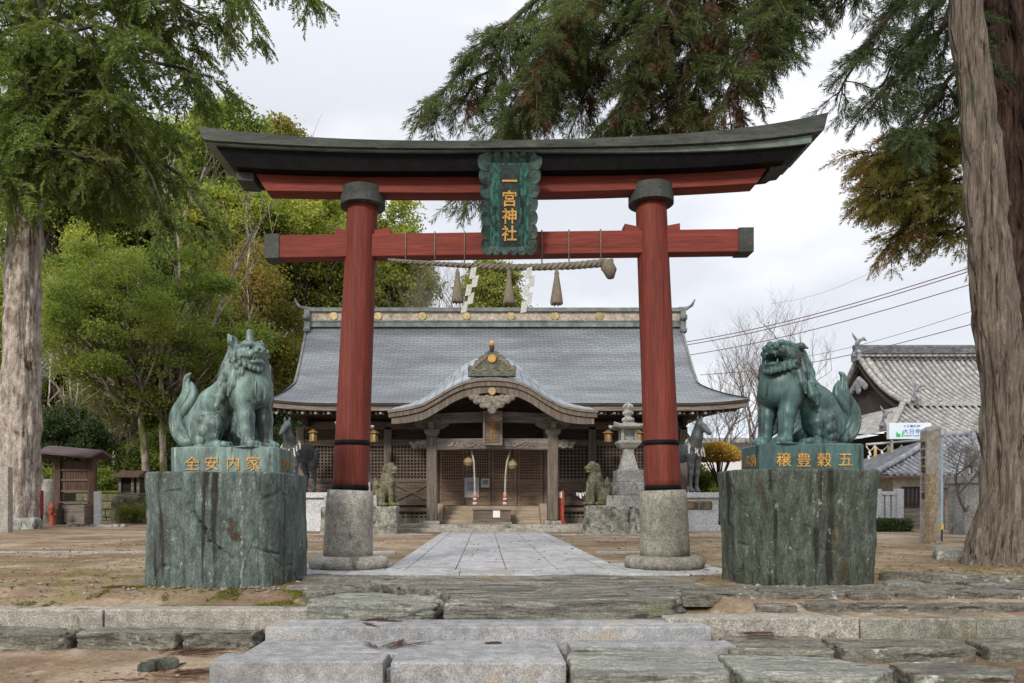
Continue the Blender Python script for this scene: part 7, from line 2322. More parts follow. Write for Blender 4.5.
# leaf colours
LF = {
    'sun': leafmat('leaf_sun', [(0.098, 0.143, 0.033), (0.228, 0.276, 0.055), (0.375, 0.393, 0.088), (0.488, 0.469, 0.140)], .45, .35),
    'mid': leafmat('leaf_mid', [(0.071, 0.119, 0.033), (0.170, 0.239, 0.057), (0.301, 0.353, 0.091), (0.421, 0.430, 0.144)], .45, .35),
    'rust': leafmat('leaf_rust', [(0.071, 0.085, 0.023), (0.173, 0.184, 0.040), (0.315, 0.252, 0.064), (0.425, 0.252, 0.100)], .42, .35),
    'deep': leafmat('leaf_deep', [(.018, .036, .017), (.046, .078, .031), (.085, .124, .052), (.130, .176, .078)], .3, .5),
    'olive': leafmat('leaf_olive', [(0.077, 0.096, 0.028), (0.188, 0.221, 0.052), (0.308, 0.322, 0.098), (0.444, 0.405, 0.162)], .4, .35),
    'fir': leafmat('leaf_fir', [(.150, .083, .048), (.083, .093, .027), (.105, .158, .039), (.195, .247, .068), (.300, .330, .105)], .4, .30),
    'cedar': leafmat('leaf_cedar', [(.119, .063, .034), (.053, .059, .020), (.063, .095, .031), (.119, .154, .056), (.196, .231, .105)], .4, .40),
    'cedar_dead': leafmat('leaf_cedar_dead', [(.065, .034, .021), (.111, .055, .033), (.169, .091, .049), (.130, .104, .039)], .3, .6),
    'cedar_dark': leafmat('leaf_cedar_dark', [(.031, .036, .017), (.042, .064, .028), (.070, .105, .048), (.112, .154, .081)], .35, .45),
    'cedar_brown': leafmat('leaf_cedar_brown', [(0.253, 0.134, 0.075), (0.312, 0.182, 0.083), (0.253, 0.237, 0.075), (0.283, 0.300, 0.099), (0.386, 0.363, 0.141)], .45, .55),
    'topiary': leafmat('leaf_topiary', [(.26, .13, .03), (.40, .23, .05), (.46, .32, .07), (.38, .33, .08)], .35, 1.6),
}

def px_tree(name, label, cpx, top, bot, half, Y, basepx, mt, depth=None, **k):
    c = at(cpx, (top + bot) / 2, Y); s = Y / F
    rad = (half * s, (depth or half * s * .8), (bot - top) / 2 * s)
    bx = AX(basepx, Y)
    bz = .3 + 22 * float(sstep(48, 95, Y)) * float(sstep(6, -50, bx)) + 1.0 * float(sstep(46, 60, Y)) * float(sstep(4, -12, bx))
    if half > 28:
        k['per'] = int(k.get('per', 34) * 1.9); k['clumps'] = int(k.get('clumps', 26) * 1.05)
        k['L'] = k.get('L', .28) * .85; k['W'] = k.get('W', .15) * .95
        k['lobe'] = k.get('lobe', .42) * .72
        k['nl'] = int(k.get('nl', 14) * 2.1)
    return broad_tree(name, label, (bx, Y, min(bz, c.z - rad[2] * .8)), tuple(c), rad, mt, **k)

# ---------------------------------------------------------------- trees on the slope behind the yard
TG = 'trees on the slope behind the shrine'
px_tree('broadleaf_tree', 'green layered tree with pale twin trunks behind the horned lion', 148, 235, 425, 108, 39, 152, LF['mid'], nl=40, clumps=13, per=42, L=.17, W=.10, tr=.24, bark='bark_moss', seed=21, lobe=.25, flat=.5, cr=.30, layered=True, group=TG, tsplit=[(-.4, -.9, 1.2), (.95, .7, .9)])
px_tree('broadleaf_tree', 'bright yellow-green tree just below the black left end of the gate roof'.replace(' left', ''), 232, 188, 285, 58, 50, 236, LF['sun'], nl=15, clumps=28, per=34, L=.26, W=.15, tr=.38, bark='bark_pale', seed=3, lobe=.42, flat=.5, cr=.38, group=TG)
px_tree('cedar_tree', 'drooping reddish-green tree between the horned lion and the hall roof', 262, 255, 425, 55, 47, 262, LF['rust'], nl=16, clumps=30, per=34, L=.24, W=.10, tr=.34, bark='bark_pale', seed=5, lobe=.40, flat=.9, cr=.40, up=.1, group=TG)
px_tree('broadleaf_tree', 'yellow-green tree seen through the gate between the pillar and the black beam end', 305, 185, 300, 60, 54, 300, LF['sun'], nl=15, clumps=28, per=34, L=.28, W=.16, tr=.36, seed=7, lobe=.42, cr=.42, group=TG)
px_tree('broadleaf_tree', 'tall dark crown rising above the black end of the gate roof', 228, 112, 235, 52, 58, 228, LF['mid'], nl=14, clumps=26, per=34, L=.32, W=.18, tr=.4, seed=9, lobe=.42, cr=.45, group=TG)
px_tree('broadleaf_tree', 'rust-tipped crown peeping over the middle of the gate roof edge', 280, 126, 240, 40, 62, 280, LF['rust'], nl=12, clumps=26, per=34, L=.34, W=.2, tr=.4, seed=11, lobe=.42, cr=.45, group=TG)
px_tree('broadleaf_tree', 'round yellow-green tree between the sunlit pillar and the hall ridge', 385, 208, 330, 42, 60, 388, LF['sun'], nl=14, clumps=26, per=34, L=.30, W=.18, tr=.35, seed=13, lobe=.42, cr=.42, group=TG)
px_tree('broadleaf_tree', 'olive tree behind the sunlit pillar at the hall roof end', 338, 225, 345, 40, 56, 338, LF['olive'], nl=14, clumps=26, per=34, L=.28, W=.16, tr=.35, seed=15, lobe=.42, cr=.4, group=TG)
px_tree('broadleaf_tree', 'olive-green tree standing directly behind the middle of the hall ridge', 492, 262, 340, 34, 50, 488, LF['olive'], nl=13, clumps=22, per=30, L=.22, W=.14, tr=.24, seed=17, lobe=.40, cr=.30, group=TG)
px_tree('broadleaf_tree', 'light yellow-green tree behind the flaking-bark trunk and the house roof', 85, 232, 365, 62, 56, 88, LF['sun'], nl=15, clumps=28, per=32, L=.28, W=.16, tr=.3, bark='bark_pale', seed=19, lobe=.42, cr=.42, group=TG)
px_tree('broadleaf_tree', 'sparse yellowish tree with thin grey stems above the bare shrub', 118, 325, 440, 52, 49, 112, LF['olive'], nl=12, clumps=20, per=22, L=.24, W=.15, tr=.16, bark='bark_pale', seed=23, lobe=.42, cr=.5, group=TG)
px_tree('broadleaf_tree', 'yellow-green shrubby tree behind the curled tail of the horned lion', 205, 300, 470, 50, 46, 205, LF['olive'], nl=14, clumps=24, per=28, L=.22, W=.13, tr=.2, seed=25, lobe=.42, cr=.4, group=TG)
px_tree('broadleaf_tree', 'yellowish-green tree at the picture edge behind the flaking-bark trunk', -15, 270, 460, 55, 50, -20, LF['sun'], nl=14, clumps=24, per=30, L=.26, W=.15, tr=.3, seed=27, lobe=.42, cr=.42, group=TG)
px_tree('broadleaf_tree', 'deep green tree high behind the drooping fir boughs', 150, 120, 270, 75, 66, 150, LF['mid'], nl=16, clumps=28, per=34, L=.36, W=.2, tr=.4, seed=29, lobe=.42, cr=.5, group=TG)
px_tree('broadleaf_tree', 'dark green tree beneath the fir boughs next to the flaking-bark trunk', 60, 110, 260, 65, 60, 60, LF['mid'], nl=16, clumps=26, per=32, L=.34, W=.2, tr=.4, seed=31, lobe=.42, cr=.5, group=TG)
px_tree('broadleaf_tree', 'dark green tree low behind the head of the horned lion', 250, 360, 480, 60, 52, 250, LF['deep'], nl=14, clumps=24, per=30, L=.26, W=.15, tr=.2, seed=33, lobe=.42, cr=.42, group=TG)
px_tree('broadleaf_tree', 'shaded green tree low behind the layered twin-trunk tree', 150, 370, 490, 70, 54, 150, LF['mid'], nl=14, clumps=24, per=30, L=.26, W=.15, tr=.2, seed=35, lobe=.42, cr=.45, group=TG)
for (px_, tp_, bt_, hf_, Y_, m_, lab_, sd_) in (
    (30, 150, 330, 80, 74, 'mid', 'green hillside tree seen between the fir trunk and its lowest boughs', 131),
    (110, 170, 330, 80, 76, 'olive', 'olive hillside tree beneath the drooping fir bough tips', 132),
    (190, 150, 330, 70, 72, 'sun', 'pale yellow hillside tree behind the layered twin-trunk tree', 133),
    (250, 170, 330, 60, 74, 'olive', 'olive hillside tree filling the space under the gate roof end', 134),
    (320, 190, 330, 50, 72, 'sun', 'yellow hillside tree behind the sunlit red pillar', 135),
    (395, 232, 330, 34, 70, 'mid', 'low hillside tree at the end of the wooded slope by the hall ridge', 136),
    (120, 300, 440, 80, 64, 'mid', 'shaded hillside tree behind the bare shrubs', 137),
    (215, 290, 430, 70, 63, 'mid', 'shaded hillside tree behind the horned lion tail', 138),
    (40, 330, 460, 70, 63, 'olive', 'shaded olive hillside tree behind the dark tiled house', 139)):
    px_tree('broadleaf_tree', lab_, px_, tp_, bt_, hf_, Y_, px_, LF[m_], nl=14, clumps=24, per=26, L=.46, W=.26, tr=.4, seed=sd_, lobe=.42, cr=.6, group=TG)
# shrubs
SG = 'shrubs at the back of the yard'
px_tree('dark_shrub', 'dense dark blue-green shrub behind the notice shelter', 66, 410, 470, 38, 41, 66, LF['deep'], nl=12, clumps=30, per=40, L=.15, W=.08, tr=.12, seed=41, lobe=.5, cr=.22, group=SG, cat='shrub')
px_tree('dark_shrub', 'dark shrub at the picture edge behind the granite post', -5, 405, 500, 36, 42, -5, LF['deep'], nl=12, clumps=26, per=36, L=.16, W=.09, tr=.12, seed=42, lobe=.5, cr=.22, group=SG, cat='shrub')
px_tree('shrub', 'green shrub between the notice shelter and the tiny shrine', 108, 468, 512, 22, 40.8, 108, LF['mid'], nl=9, clumps=22, per=34, L=.13, W=.08, tr=.06, seed=43, lobe=.5, cr=.18, group=SG, cat='shrub')
px_tree('shrub', 'leafy shrub right behind the tiny shrine roof'.replace('right ', ''), 138, 440, 500, 26, 42.5, 138, LF['mid'], nl=10, clumps=22, per=34, L=.15, W=.09, tr=.08, seed=44, lobe=.5, cr=.22, group=SG, cat='shrub')
px_tree('shrub', 'low mixed shrub over the mossy mound of the tiny shrine', 134, 503, 521, 15, 36.9, 131, LF['olive'], nl=8, clumps=16, per=26, L=.09, W=.05, tr=.04, seed=45, lobe=.5, cr=.13, group=SG, cat='shrub')
px_tree('shrub', 'dark green shrub behind the lettered plinth of the horned lion', 225, 430, 520, 42, 43, 225, LF['deep'], nl=11, clumps=24, per=34, L=.16, W=.09, tr=.1, seed=46, lobe=.5, cr=.25, group=SG, cat='shrub')
px_tree('shrub', 'dark shrub beside the hall corner under the eave end', 282, 425, 520, 26, 39, 282, LF['deep'], nl=10, clumps=22, per=34, L=.15, W=.09, tr=.1, seed=47, lobe=.5, cr=.22, group=SG, cat='shrub')
px_tree('shrub', 'shrub behind the pale trunk of the twin-trunk tree', 180, 425, 515, 32, 44, 180, LF['mid'], nl=11, clumps=22, per=32, L=.16, W=.09, tr=.1, seed=48, lobe=.5, cr=.25, group=SG, cat='shrub')

# shorn topiary tree and bush near the horse
tp = thing('topiary_tree', 'yellow-orange dome-clipped topiary tree beside the bronze horse', 'tree', (AX(718, 34), 34, .58))
rng = np.random.default_rng(77)
c = at(718, 455, 34); s = 34 / F
n = 9000
d = unit(rng.normal(size=(n, 3))); d[:, 2] = np.where(d[:, 2] < -.15, -.15 * rng.random(n), d[:, 2])
rad = np.array([21.5 * s, 21.5 * s, 15 * s])
p = np.array([c.x, c.y, c.z - 3 * s]) + d * rad * rng.uniform(.80, 1.0, (n, 1))
ax = unit(d + rng.normal(size=(n, 3)) * .8); sd = unit(np.cross(ax, rng.normal(size=(n, 3))))
quads('crown', leafq(p, ax, sd, rng.uniform(.08, .15, n), rng.uniform(.05, .09, n)), LF['topiary'], tp)
b = MB(); b.tube([(AX(722, 34), 34, .4), (AX(720, 34), 34, 1.8), (AX(719, 34), 34, 2.6), (c.x, 34, c.z - .2)], [.15, .11, .10, .07], 10)
for q in range(7):
    a = q / 7 * 2 * PI
    b.tube([(AX(719, 34), 34, 2.4), (c.x + .7 * math.cos(a), 34 + .7 * math.sin(a), c.z + .1)], [.06, .02], 6)
b.build('trunk', MT['bark_dark'], tp)
px_tree('shrub', 'bright green bush between the bronze horse and the topiary tree', 700, 458, 502, 17, 35.5, 700, LF['mid'], nl=9, clumps=20, per=34, L=.13, W=.08, tr=.05, seed=51, lobe=.5, cr=.16, cat='bush')
px_tree('shrub', 'low yellow-green bush under the topiary tree by the dark lion rock', 716, 488, 520, 12, 32.5, 716, LF['sun'], nl=7, clumps=16, per=26, L=.10, W=.06, tr=.03, seed=52, lobe=.5, cr=.14, cat='bush')
hd = thing('low_hedge', 'low dark clipped hedge at the foot of the stone rail fence', 'hedge', (AX(886, 26.8), 26.8, .58))
rng = np.random.default_rng(78); n = 9000
p = np.stack([rng.uniform(AX(871, 26.8), AX(906, 26.8), n), rng.uniform(26.3, 27.2, n), rng.uniform(.5, AZ(519.5, 26.8), n)], 1)
ax = unit(rng.normal(size=(n, 3)) + np.array([0, -.2, .4])); sd = unit(np.cross(ax, rng.normal(size=(n, 3))))
quads('leaves', leafq(p, ax, sd, rng.uniform(.06, .12, n), rng.uniform(.03, .06, n)), LF['deep'], hd)

# undergrowth on the slope: one uncountable mass
rng = np.random.default_rng(80)
n = 1500
ux, uy = rng.uniform(-48, 0, n), rng.uniform(44.5, 62, n)
uz = .3 + 22 * sstep(48, 95, uy) * sstep(6, -50, ux) + 1.0 * sstep(46, 60, uy) * sstep(4, -12, ux)
cen = np.stack([ux, uy, uz + rng.uniform(.2, 3.2, n)], 1)
tag(quads('undergrowth', leaf_mass(rng, cen, 34, .5, .7, .26, .15), LF['mid']), 'tangled green undergrowth covering the slope behind the shrubs', 'undergrowth', kind='stuff')

# ---------------------------------------------------------------- bare trees
def bare_tree(name, label, base, H, r, seed, levels=5, spread=.55, up=.35, m='twig', mt2=None, cat='tree', kids=(3, 4), lean=(0, 0), first=.35):
    rng = random.Random(seed)
    t = thing(name, label, cat, base)
    tk, tw = MB(), MB()
    def grow(p, d, L, r, lv):
        n = 4
        pts = [p]; q = Vector(p); dd = Vector(d)
        for k in range(n):
            dd = (dd + Vector((rng.uniform(-.14, .14), rng.uniform(-.14, .14), rng.uniform(-.04, .14)))).normalized()
            q = q + dd * (L / n); pts.append(tuple(q))
        (tk if lv >= levels - 1 else tw).tube(pts, [lin(r, r * .6, k / n) for k in range(n + 1)], 7 if lv >= levels - 1 else (5 if lv > 1 else 3))
        if lv <= 0: return
        c = rng.randint(*kids)
        for k in range(c):
            u = rng.uniform(.35, 1.0) if k else 1.0
            i = min(n, max(1, round(u * n)))
            a = Vector((rng.uniform(-1, 1), rng.uniform(-1, 1), rng.uniform(-.2, .8)))
            nd = (dd * (1 - spread) + a.normalized() * spread + Vector((0, 0, up * .3))).normalized()
            grow(pts[i], nd, L * rng.uniform(.58, .80), r * rng.uniform(.45, .62), lv - 1)
    grow(tuple(Vector(base) - Vector((0, 0, .3))), Vector((lean[0], lean[1], 1)).normalized(), H * first, r, levels)
    tk.build('trunk', MT['bark_moss' if m == 'moss' else m], t)
    tw.build('branches', MT[mt2 or 'twig'], t)
    return t
bare_tree('bare_tree', 'tall leafless tree standing behind the teal lion head', (AX(757, 40), 40, .6), 13.2, .13, 6, 6, .55, .25, lean=(-.10, 0), first=.34)
bare_tree('bare_tree', 'leafless tree between the hall eave and the topiary tree', (AX(722, 44), 44, .6), 12.5, .12, 12, 6, .50, .35, lean=(.02, 0), first=.34)
bare_tree('bare_tree', 'slender leafless tree beside the teal lion tail and temple roof', (AX(806, 46), 46, .6), 10, .09, 31, 6, .5, .3, lean=(.02, 0), first=.34)
for k in range(1):
    bare_tree('bare_shrub', 'pinkish leafless shrub in front of the temple roof by the cedar trunk', (AX(966, 23), 23, 1.6), 3.4, .05, 8, 6, .75, .0, lean=(-.35, 0), cat='shrub', first=.34)
bare_tree('bare_shrub', 'brown leafless shrub under the house roof beside the flaking-bark trunk', (AX(98, 45), 45, 3.4), 4.2, .06, 14, 6, .8, .0, cat='shrub', first=.34)
bare_tree('bare_shrub', 'brown leafless shrub above the dark blue-green shrub', (AX(132, 44.5), 44.5, 1.6), 5.6, .07, 19, 6, .7, .1, cat='shrub', first=.34)
bare_tree('bare_tree', 'thin grey half-bare tree with forked stems rising behind the hall ridge', (AX(425, 56), 56, 1), 21, .22, 23, 6, .45, .3, lean=(-.05, 0), first=.36)
bare_tree('bare_tree', 'grey half-bare tree behind the hall ridge next to the olive-green tree', (AX(458, 54), 54, 1), 19.5, .18, 27, 6, .45, .3, lean=(.08, 0), first=.36)

bare_tree('bare_tree', 'pale dead-topped trunk with forked limbs amid the green slope trees', (AX(196, 43), 43, 1.0), 15.5, .24, 41, 4, .5, .3, m='bark_pale', mt2='bark_pale', lean=(-.03, 0), first=.55)
bare_tree('bare_tree', 'pale leaning bare stem with stubby limbs behind the layered twin-trunk tree', (AX(72, 44), 44, 2.0), 11.5, .16, 43, 4, .55, .3, m='bark_pale', mt2='bark_pale', lean=(.12, 0), first=.5)
bare_tree('bare_tree', 'thin brown bare sapling beside the notice shelter roof', (AX(106, 41.5), 41.5, .8), 7.5, .06, 47, 5, .5, .3, lean=(.02, 0), first=.42)
# ---------------------------------------------------------------- the flaking-bark fir
FY = 30.0
fir = thing('fir_tree', 'huge fir with pale flaking bark and drooping boughs behind the granite post', 'tree', (AX(21, FY), FY, .6))
b = MB()
fx = AX(22, FY)
pts, rad = [], []
for k in range(40):
    z = lin(.0, 26, k / 39)
    rad.append(.76 * (1 + .22 * math.exp(-(z) / .5)) * lin(1, .66, min(1, z / 22)))
    pts.append((fx - .22 + .05 * math.sin(z * .5) + .028 * z, FY, z))
b.tube(pts, rad, 72, rough=.13)
b.build('trunk', MT['bark_pale'], fir)
rng = np.random.default_rng(90)
tm_ = [plume_template(rng, 46, 1.0, .050, 1.0, .30, flat=True, curl=-.22) for _ in range(5)]
def A3(*p): return tuple(at(*p))
lm = [
    ([A3(24, 165, 30), A3(70, 120, 29), A3(130, 140, 28), A3(185, 180, 27.5), A3(205, 215, 27.3)], .16, .03, 1.0),
    ([A3(24, 90, 30), A3(90, 60, 29), A3(160, 62, 28), A3(215, 78, 27.5)], .16, .03, 1.25),
    ([A3(24, 30, 30), A3(100, 5, 29), A3(175, 0, 28), A3(220, 25, 27.5)], .15, .03, 1.25),
    ([A3(24, -40, 30), A3(110, -70, 29), A3(190, -60, 28), A3(236, -15, 27)], .14, .03, 1.0),
    ([A3(24, 195, 30), A3(60, 185, 29.3), A3(105, 192, 29), A3(150, 170, 28.4)], .20, .03, .9),
    ([A3(48, 0, 28), A3(85, 45, 27.4), A3(109, 95, 27), A3(118, 130, 26.8), A3(150, 175, 26.5), A3(165, 215, 26.3)], .12, .03, .8),
    ([A3(32, 0, 28.5), A3(42, 60, 28.2), A3(75, 130, 27.8), A3(80, 165, 27.8)], .16, .05, .5),
    ([A3(24, 120, 30), A3(-20, 110, 29), A3(-60, 130, 28)], .15, .03, 1.0),
    ([A3(24, 60, 30), A3(-20, 40, 29), A3(-60, 50, 28)], .15, .03, 1.1),
    ([A3(24, 10, 30), A3(-10, 0, 28), A3(-30, 20, 27)], .15, .03, 1.1),
    ([A3(24, 150, 30), A3(20, 160, 28), A3(60, 150, 26.8), A3(110, 160, 26)], .14, .03, 1.0),
    ([A3(24, 110, 30), A3(30, 100, 28), A3(80, 90, 26.8), A3(130, 105, 26)], .14, .03, 1.2),
    ([A3(24, 50, 30), A3(40, 40, 28), A3(90, 25, 26.5), A3(150, 40, 25.6)], .14, .03, 1.3),
    ([A3(24, -10, 30), A3(50, -30, 28), A3(110, -35, 26.5), A3(170, -20, 25.6)], .14, .03, 1.3),
    ([A3(24, 140, 30), A3(60, 125, 32), A3(140, 115, 33), A3(190, 140, 33)], .14, .03, 1.1),
    ([A3(24, 70, 30), A3(70, 50, 32), A3(150, 30, 33), A3(200, 55, 33)], .14, .03, 1.2),
    ([A3(24, 180, 30), A3(-15, 190, 28.5), A3(-40, 215, 28)], .14, .03, 1.0),
    ([A3(24, 95, 29.5), A3(12, 135, 27.5), A3(18, 190, 26.4)], .12, .03, 1.7),
    ([A3(24, 30, 29.5), A3(22, 70, 27.5), A3(42, 140, 26.4)], .12, .03, 1.7),
]
tb = MB()
V = conifer_limbs(lm, rng, tm_, 5.1, (.9, 2.0), .55, .38, (.55, 1.05), 1.0, tb, .12)
lm2 = [([A3(150, -90, 27), A3(205, -50, 25), A3(230, 5, 24.6), A3(229, 50, 24.5)], .05, .012, .8),
       ([A3(205, -50, 25), A3(246, -5, 24.4), A3(262, 45, 24.3)], .04, .012, .9),
       ([A3(190, -80, 26), A3(260, -40, 24.3), A3(300, -10, 24), A3(326, 3, 24)], .05, .012, 1.5)]
V2 = conifer_limbs(lm2, rng, tm_, 5.0, (.3, .8), .6, .3, (.35, .7), .8, tb, .3)
quads('crown', np.concatenate([V, V2]), LF['fir'], fir)
tb.build('limb', MT['bark_dark'], fir)

# ---------------------------------------------------------------- the cedars on the other side
def trunk_px(rows, Y, seg=140, rough=.06, flute=.03):
    """rows: (py, left px, right px, Y) from the base up -> tube"""
    b = MB(); pts, rad = [], []
    P = np.array(rows, float)
    pys = np.linspace(P[0, 0], P[-1, 0], 120)
    for py in pys:
        l = np.interp(-py, -P[:, 0], P[:, 1]) + 2; r = np.interp(-py, -P[:, 0], P[:, 2]) - 4
        pts.append(tuple(at((l + r) / 2, py, Y))); rad.append((r - l) / 2 * Y / F)
    b.tube(pts, rad, seg, flute=flute, rough=rough)
    return b
cy = thing('cedar_tree', 'leaning grey-brown cedar trunk with green plumes hanging over the gate', 'tree', (AX(1003, 12), 12, .55))
rows = [(572, 955, 1060), (566, 964, 1052), (552, 969, 1046), (530, 974, 1042), (500, 980, 1038), (450, 984.5, 1034), (400, 984.5, 1029), (350, 977, 1023.5), (300, 972, 1019), (250, 969.5, 1014), (200, 966, 1008), (150, 963, 1003), (100, 958.5, 997), (50, 953, 990), (0, 947, 983), (-120, 938, 965), (-260, 930, 948)]
trunk_px(rows, 12.0).build('trunk', MT['bark_cedar'], cy)
rng = np.random.default_rng(95)
tc_ = [plume_template(rng, 44, .38, .0115, .78, .48, curl=-.12) for _ in range(6)]
lc_ = [
    ([A3(945, -150, 12.2), A3(880, -120, 12.8), A3(760, -70, 13.4), A3(640, -40, 13.8), A3(540, -5, 14.0), A3(470, 55, 14.0), A3(432, 105, 14.0)], .13, .02, 1.0),
    ([A3(835, -105, 13), A3(800, -20, 13.2), A3(765, 40, 13.3), A3(740, 92, 13.3), A3(705, 120, 13.2)], .075, .03, .8),
    ([A3(660, -45, 13.7), A3(655, 40, 13.5), A3(625, 110, 13.3), A3(610, 135, 13.2)], .05, .015, 1.2),
    ([A3(720, -60, 13.5), A3(700, 30, 13.3), A3(672, 110, 13.2), A3(655, 140, 13.2)], .05, .015, 1.3),
    ([A3(575, -18, 13.9), A3(560, 50, 13.7), A3(535, 105, 13.6), A3(515, 130, 13.6)], .045, .015, 1.25),
    ([A3(520, 10, 14), A3(490, 70, 14.2), A3(455, 105, 14.4), A3(430, 112, 14.4)], .04, .012, 1.0),
    ([A3(610, -35, 13.8), A3(590, 20, 14.4), A3(560, 80, 14.8), A3(500, 115, 15)], .05, .015, 1.2),
    ([A3(690, -55, 13.6), A3(640, -10, 14.4), A3(600, 50, 14.8), A3(580, 110, 15)], .05, .015, 1.2),
    ([A3(770, -75, 13.4), A3(735, 0, 14.2), A3(700, 70, 14.6), A3(690, 120, 14.6)], .05, .015, 1.2),
    ([A3(800, -85, 13.2), A3(780, -10, 12.8), A3(745, 50, 12.5), A3(725, 95, 12.4)], .05, .015, 1.1),
    ([A3(700, -60, 13.6), A3(670, 0, 12.9), A3(640, 60, 12.5), A3(620, 105, 12.4)], .05, .015, 1.15),
    ([A3(600, -35, 13.8), A3(570, 10, 13.0), A3(545, 60, 12.7), A3(530, 105, 12.6)], .05, .015, 1.1),
    ([A3(535, 60, 13.8), A3(500, 130, 13.4), A3(470, 185, 13.2), A3(448, 205, 13.2)], .02, .008, .55),
    ([A3(650, 90, 13.4), A3(655, 150, 13.2), A3(652, 178, 13.2)], .02, .008, .4),
    ([A3(800, -60, 13.2), A3(795, 0, 13.2), A3(770, 70, 13.1)], .04, .012, .9),
]
tb = MB()
V = conifer_limbs(lc_, rng, tc_, 17.0, (.35, .85), .45, .15, (.6, 1.15), 1.1, tb, .06)
quads('crown', V, LF['cedar'], cy)
ld_ = [(p_, 0, 0, d_) for (p_, a_, e_, d_) in lc_[2:12]]
V = conifer_limbs(ld_, rng, tc_, 6.0, (.25, .6), 1.0, .17, (.6, 1.0), .7, None, .25)
quads('dead_foliage', V, LF['cedar_dead'], cy)
tb.build('limb', MT['bark_cedar'], cy)
c2 = thing('cedar_tree', 'massive dark red-brown cedar trunk behind the leaning cedar', 'tree', (AX(1062, 14.2), 14.2, .55))
rows = [(556, 985, 1160), (540, 1000, 1145), (450, 1012, 1130), (300, 1004, 1120), (200, 996, 1112), (100, 988, 1105), (0, 976, 1098), (-120, 965, 1085), (-250, 975, 1060)]
trunk_px(rows, 14.2, 140, .12, .05).build('trunk', MT['bark_red'], c2)
lr_ = [
    ([A3(985, -60, 14), A3(930, -30, 13.6), A3(885, 20, 13.3), A3(850, 70, 13.2), A3(838, 100, 13.2)], .08, .015, .9),
    ([A3(985, 0, 14), A3(940, 30, 13.6), A3(900, 70, 13.3), A3(868, 110, 13.2)], .07, .015, 1.0),
    ([A3(985, 40, 14), A3(955, 70, 13.5), A3(925, 120, 13.3), A3(905, 145, 13.2)], .06, .015, 1.0),
    ([A3(985, -90, 14), A3(920, -70, 13.8), A3(860, -30, 13.6), A3(836, 10, 13.5)], .08, .015, .9),
    ([A3(985, -30, 14), A3(950, -10, 14.4), A3(910, 40, 14.8), A3(880, 90, 15)], .06, .015, 1.0),
]
tb = MB()
V = conifer_limbs(lr_, rng, tc_, 16, (.35, .8), .45, .15, (.6, 1.1), 1.0, tb, .1)
quads('crown', V, LF['cedar_dark'], c2)
tcb = [plume_template(rng, 46, .36, .0135, .85, .45, curl=-.15) for _ in range(4)]
lb_ = [
    ([A3(990, 100, 14.4), A3(950, 120, 14.6), A3(905, 150, 14.7), A3(870, 165, 14.8)], .06, .012, 1.3),
    ([A3(990, 140, 14.4), A3(955, 165, 14.8), A3(910, 190, 15), A3(872, 195, 15)], .06, .012, 1.4),
    ([A3(990, 190, 14.4), A3(950, 205, 14.7), A3(915, 220, 14.9), A3(890, 240, 15)], .05, .012, 1.0),
    ([A3(990, 120, 14.4), A3(945, 135, 15.2), A3(900, 130, 15.6)], .05, .012, 1.2),
    ([A3(990, 225, 14.4), A3(962, 228, 14.7), A3(925, 238, 14.9)], .05, .012, .5),
    ([A3(990, 150, 14.4), A3(950, 150, 14.9), A3(900, 165, 15.2), A3(868, 150, 15.3)], .05, .012, 1.3),
    ([A3(990, 165, 14.4), A3(940, 190, 14.3), A3(895, 200, 14.4), A3(878, 185, 14.4)], .05, .012, 1.1),
]
V = conifer_limbs(lb_, rng, tcb, 27, (.3, .75), .5, .16, (.6, 1.1), 1.0, tb, .2)
quads('brown_foliage', V, LF['cedar_brown'], c2)
tb.build('limb', MT['bark_red'], c2)

# ---------------------------------------------------------------- litter
rng = np.random.default_rng(120)
def scatter(n, x0, x1, y0, y1):
    x, y = rng.uniform(x0, x1, n), y0 + (y1 - y0) * rng.random(n) ** 1.4
    ok = ~((np.abs(x - .25) < 2.5) & (y > 7.4)) & ~((x > -2.3) & (x < 2.3) & (y > 6.0))
    ok &= ~((np.abs(y - 7.55) < .95) & True)
    x, y = x[ok], y[ok]
    return np.stack([x, y, gz(x, y) + .012], 1)
p = scatter(11000, -10, 10, 4.9, 24)
pp_ = np.stack([rng.uniform(-2.8, 3.3, 420), rng.uniform(10.3, 22, 420), np.zeros(420)], 1)
pp_[:, 2] = gz(pp_[:, 0], pp_[:, 1]) + .02
pn_ = scatter(5000, -7, 7, 4.9, 11)
p = np.concatenate([p, pp_, pn_])
n = len(p)
ax = unit(rng.normal(size=(n, 3)) * np.array([1, 1, .18])); sd = unit(np.cross(ax, np.array([0, 0, 1.0]) + rng.normal(size=(n, 3)) * .4))
V = leafq(p, ax, sd, rng.uniform(.03, .11, n), rng.uniform(.008, .03, n))
tag(quads('leaf_litter', V, leafmat('litter', [(.06, .03, .018), (.13, .06, .03), (.20, .11, .055), (.26, .18, .10)], .1, .8, .9)), 'brown cedar needles and dead leaves strewn over the bare earth', 'litter', kind='stuff')
p = scatter(3800, -9, 9, 4.9, 20)
q1 = np.stack([rng.uniform(-4.25, -2.3, 170), 8.86 - np.abs(rng.normal(size=170)) * .10, np.zeros(170)], 1)
q2 = np.stack([rng.uniform(3.0, 4.9, 120), 8.80 - np.abs(rng.normal(size=120)) * .08, np.zeros(120)], 1)
q3 = np.stack([rng.uniform(-7, -1.9, 200), 7.84 + rng.normal(size=200) * .03, np.zeros(200)], 1)
q1[:, 2] = gz(q1[:, 0], q1[:, 1]) + .012; q2[:, 2] = gz(q2[:, 0], q2[:, 1]) + .03; q3[:, 2] = gz(q3[:, 0], q3[:, 1]) + .012
p = np.concatenate([p, q1, q2, q3]); n = len(p)
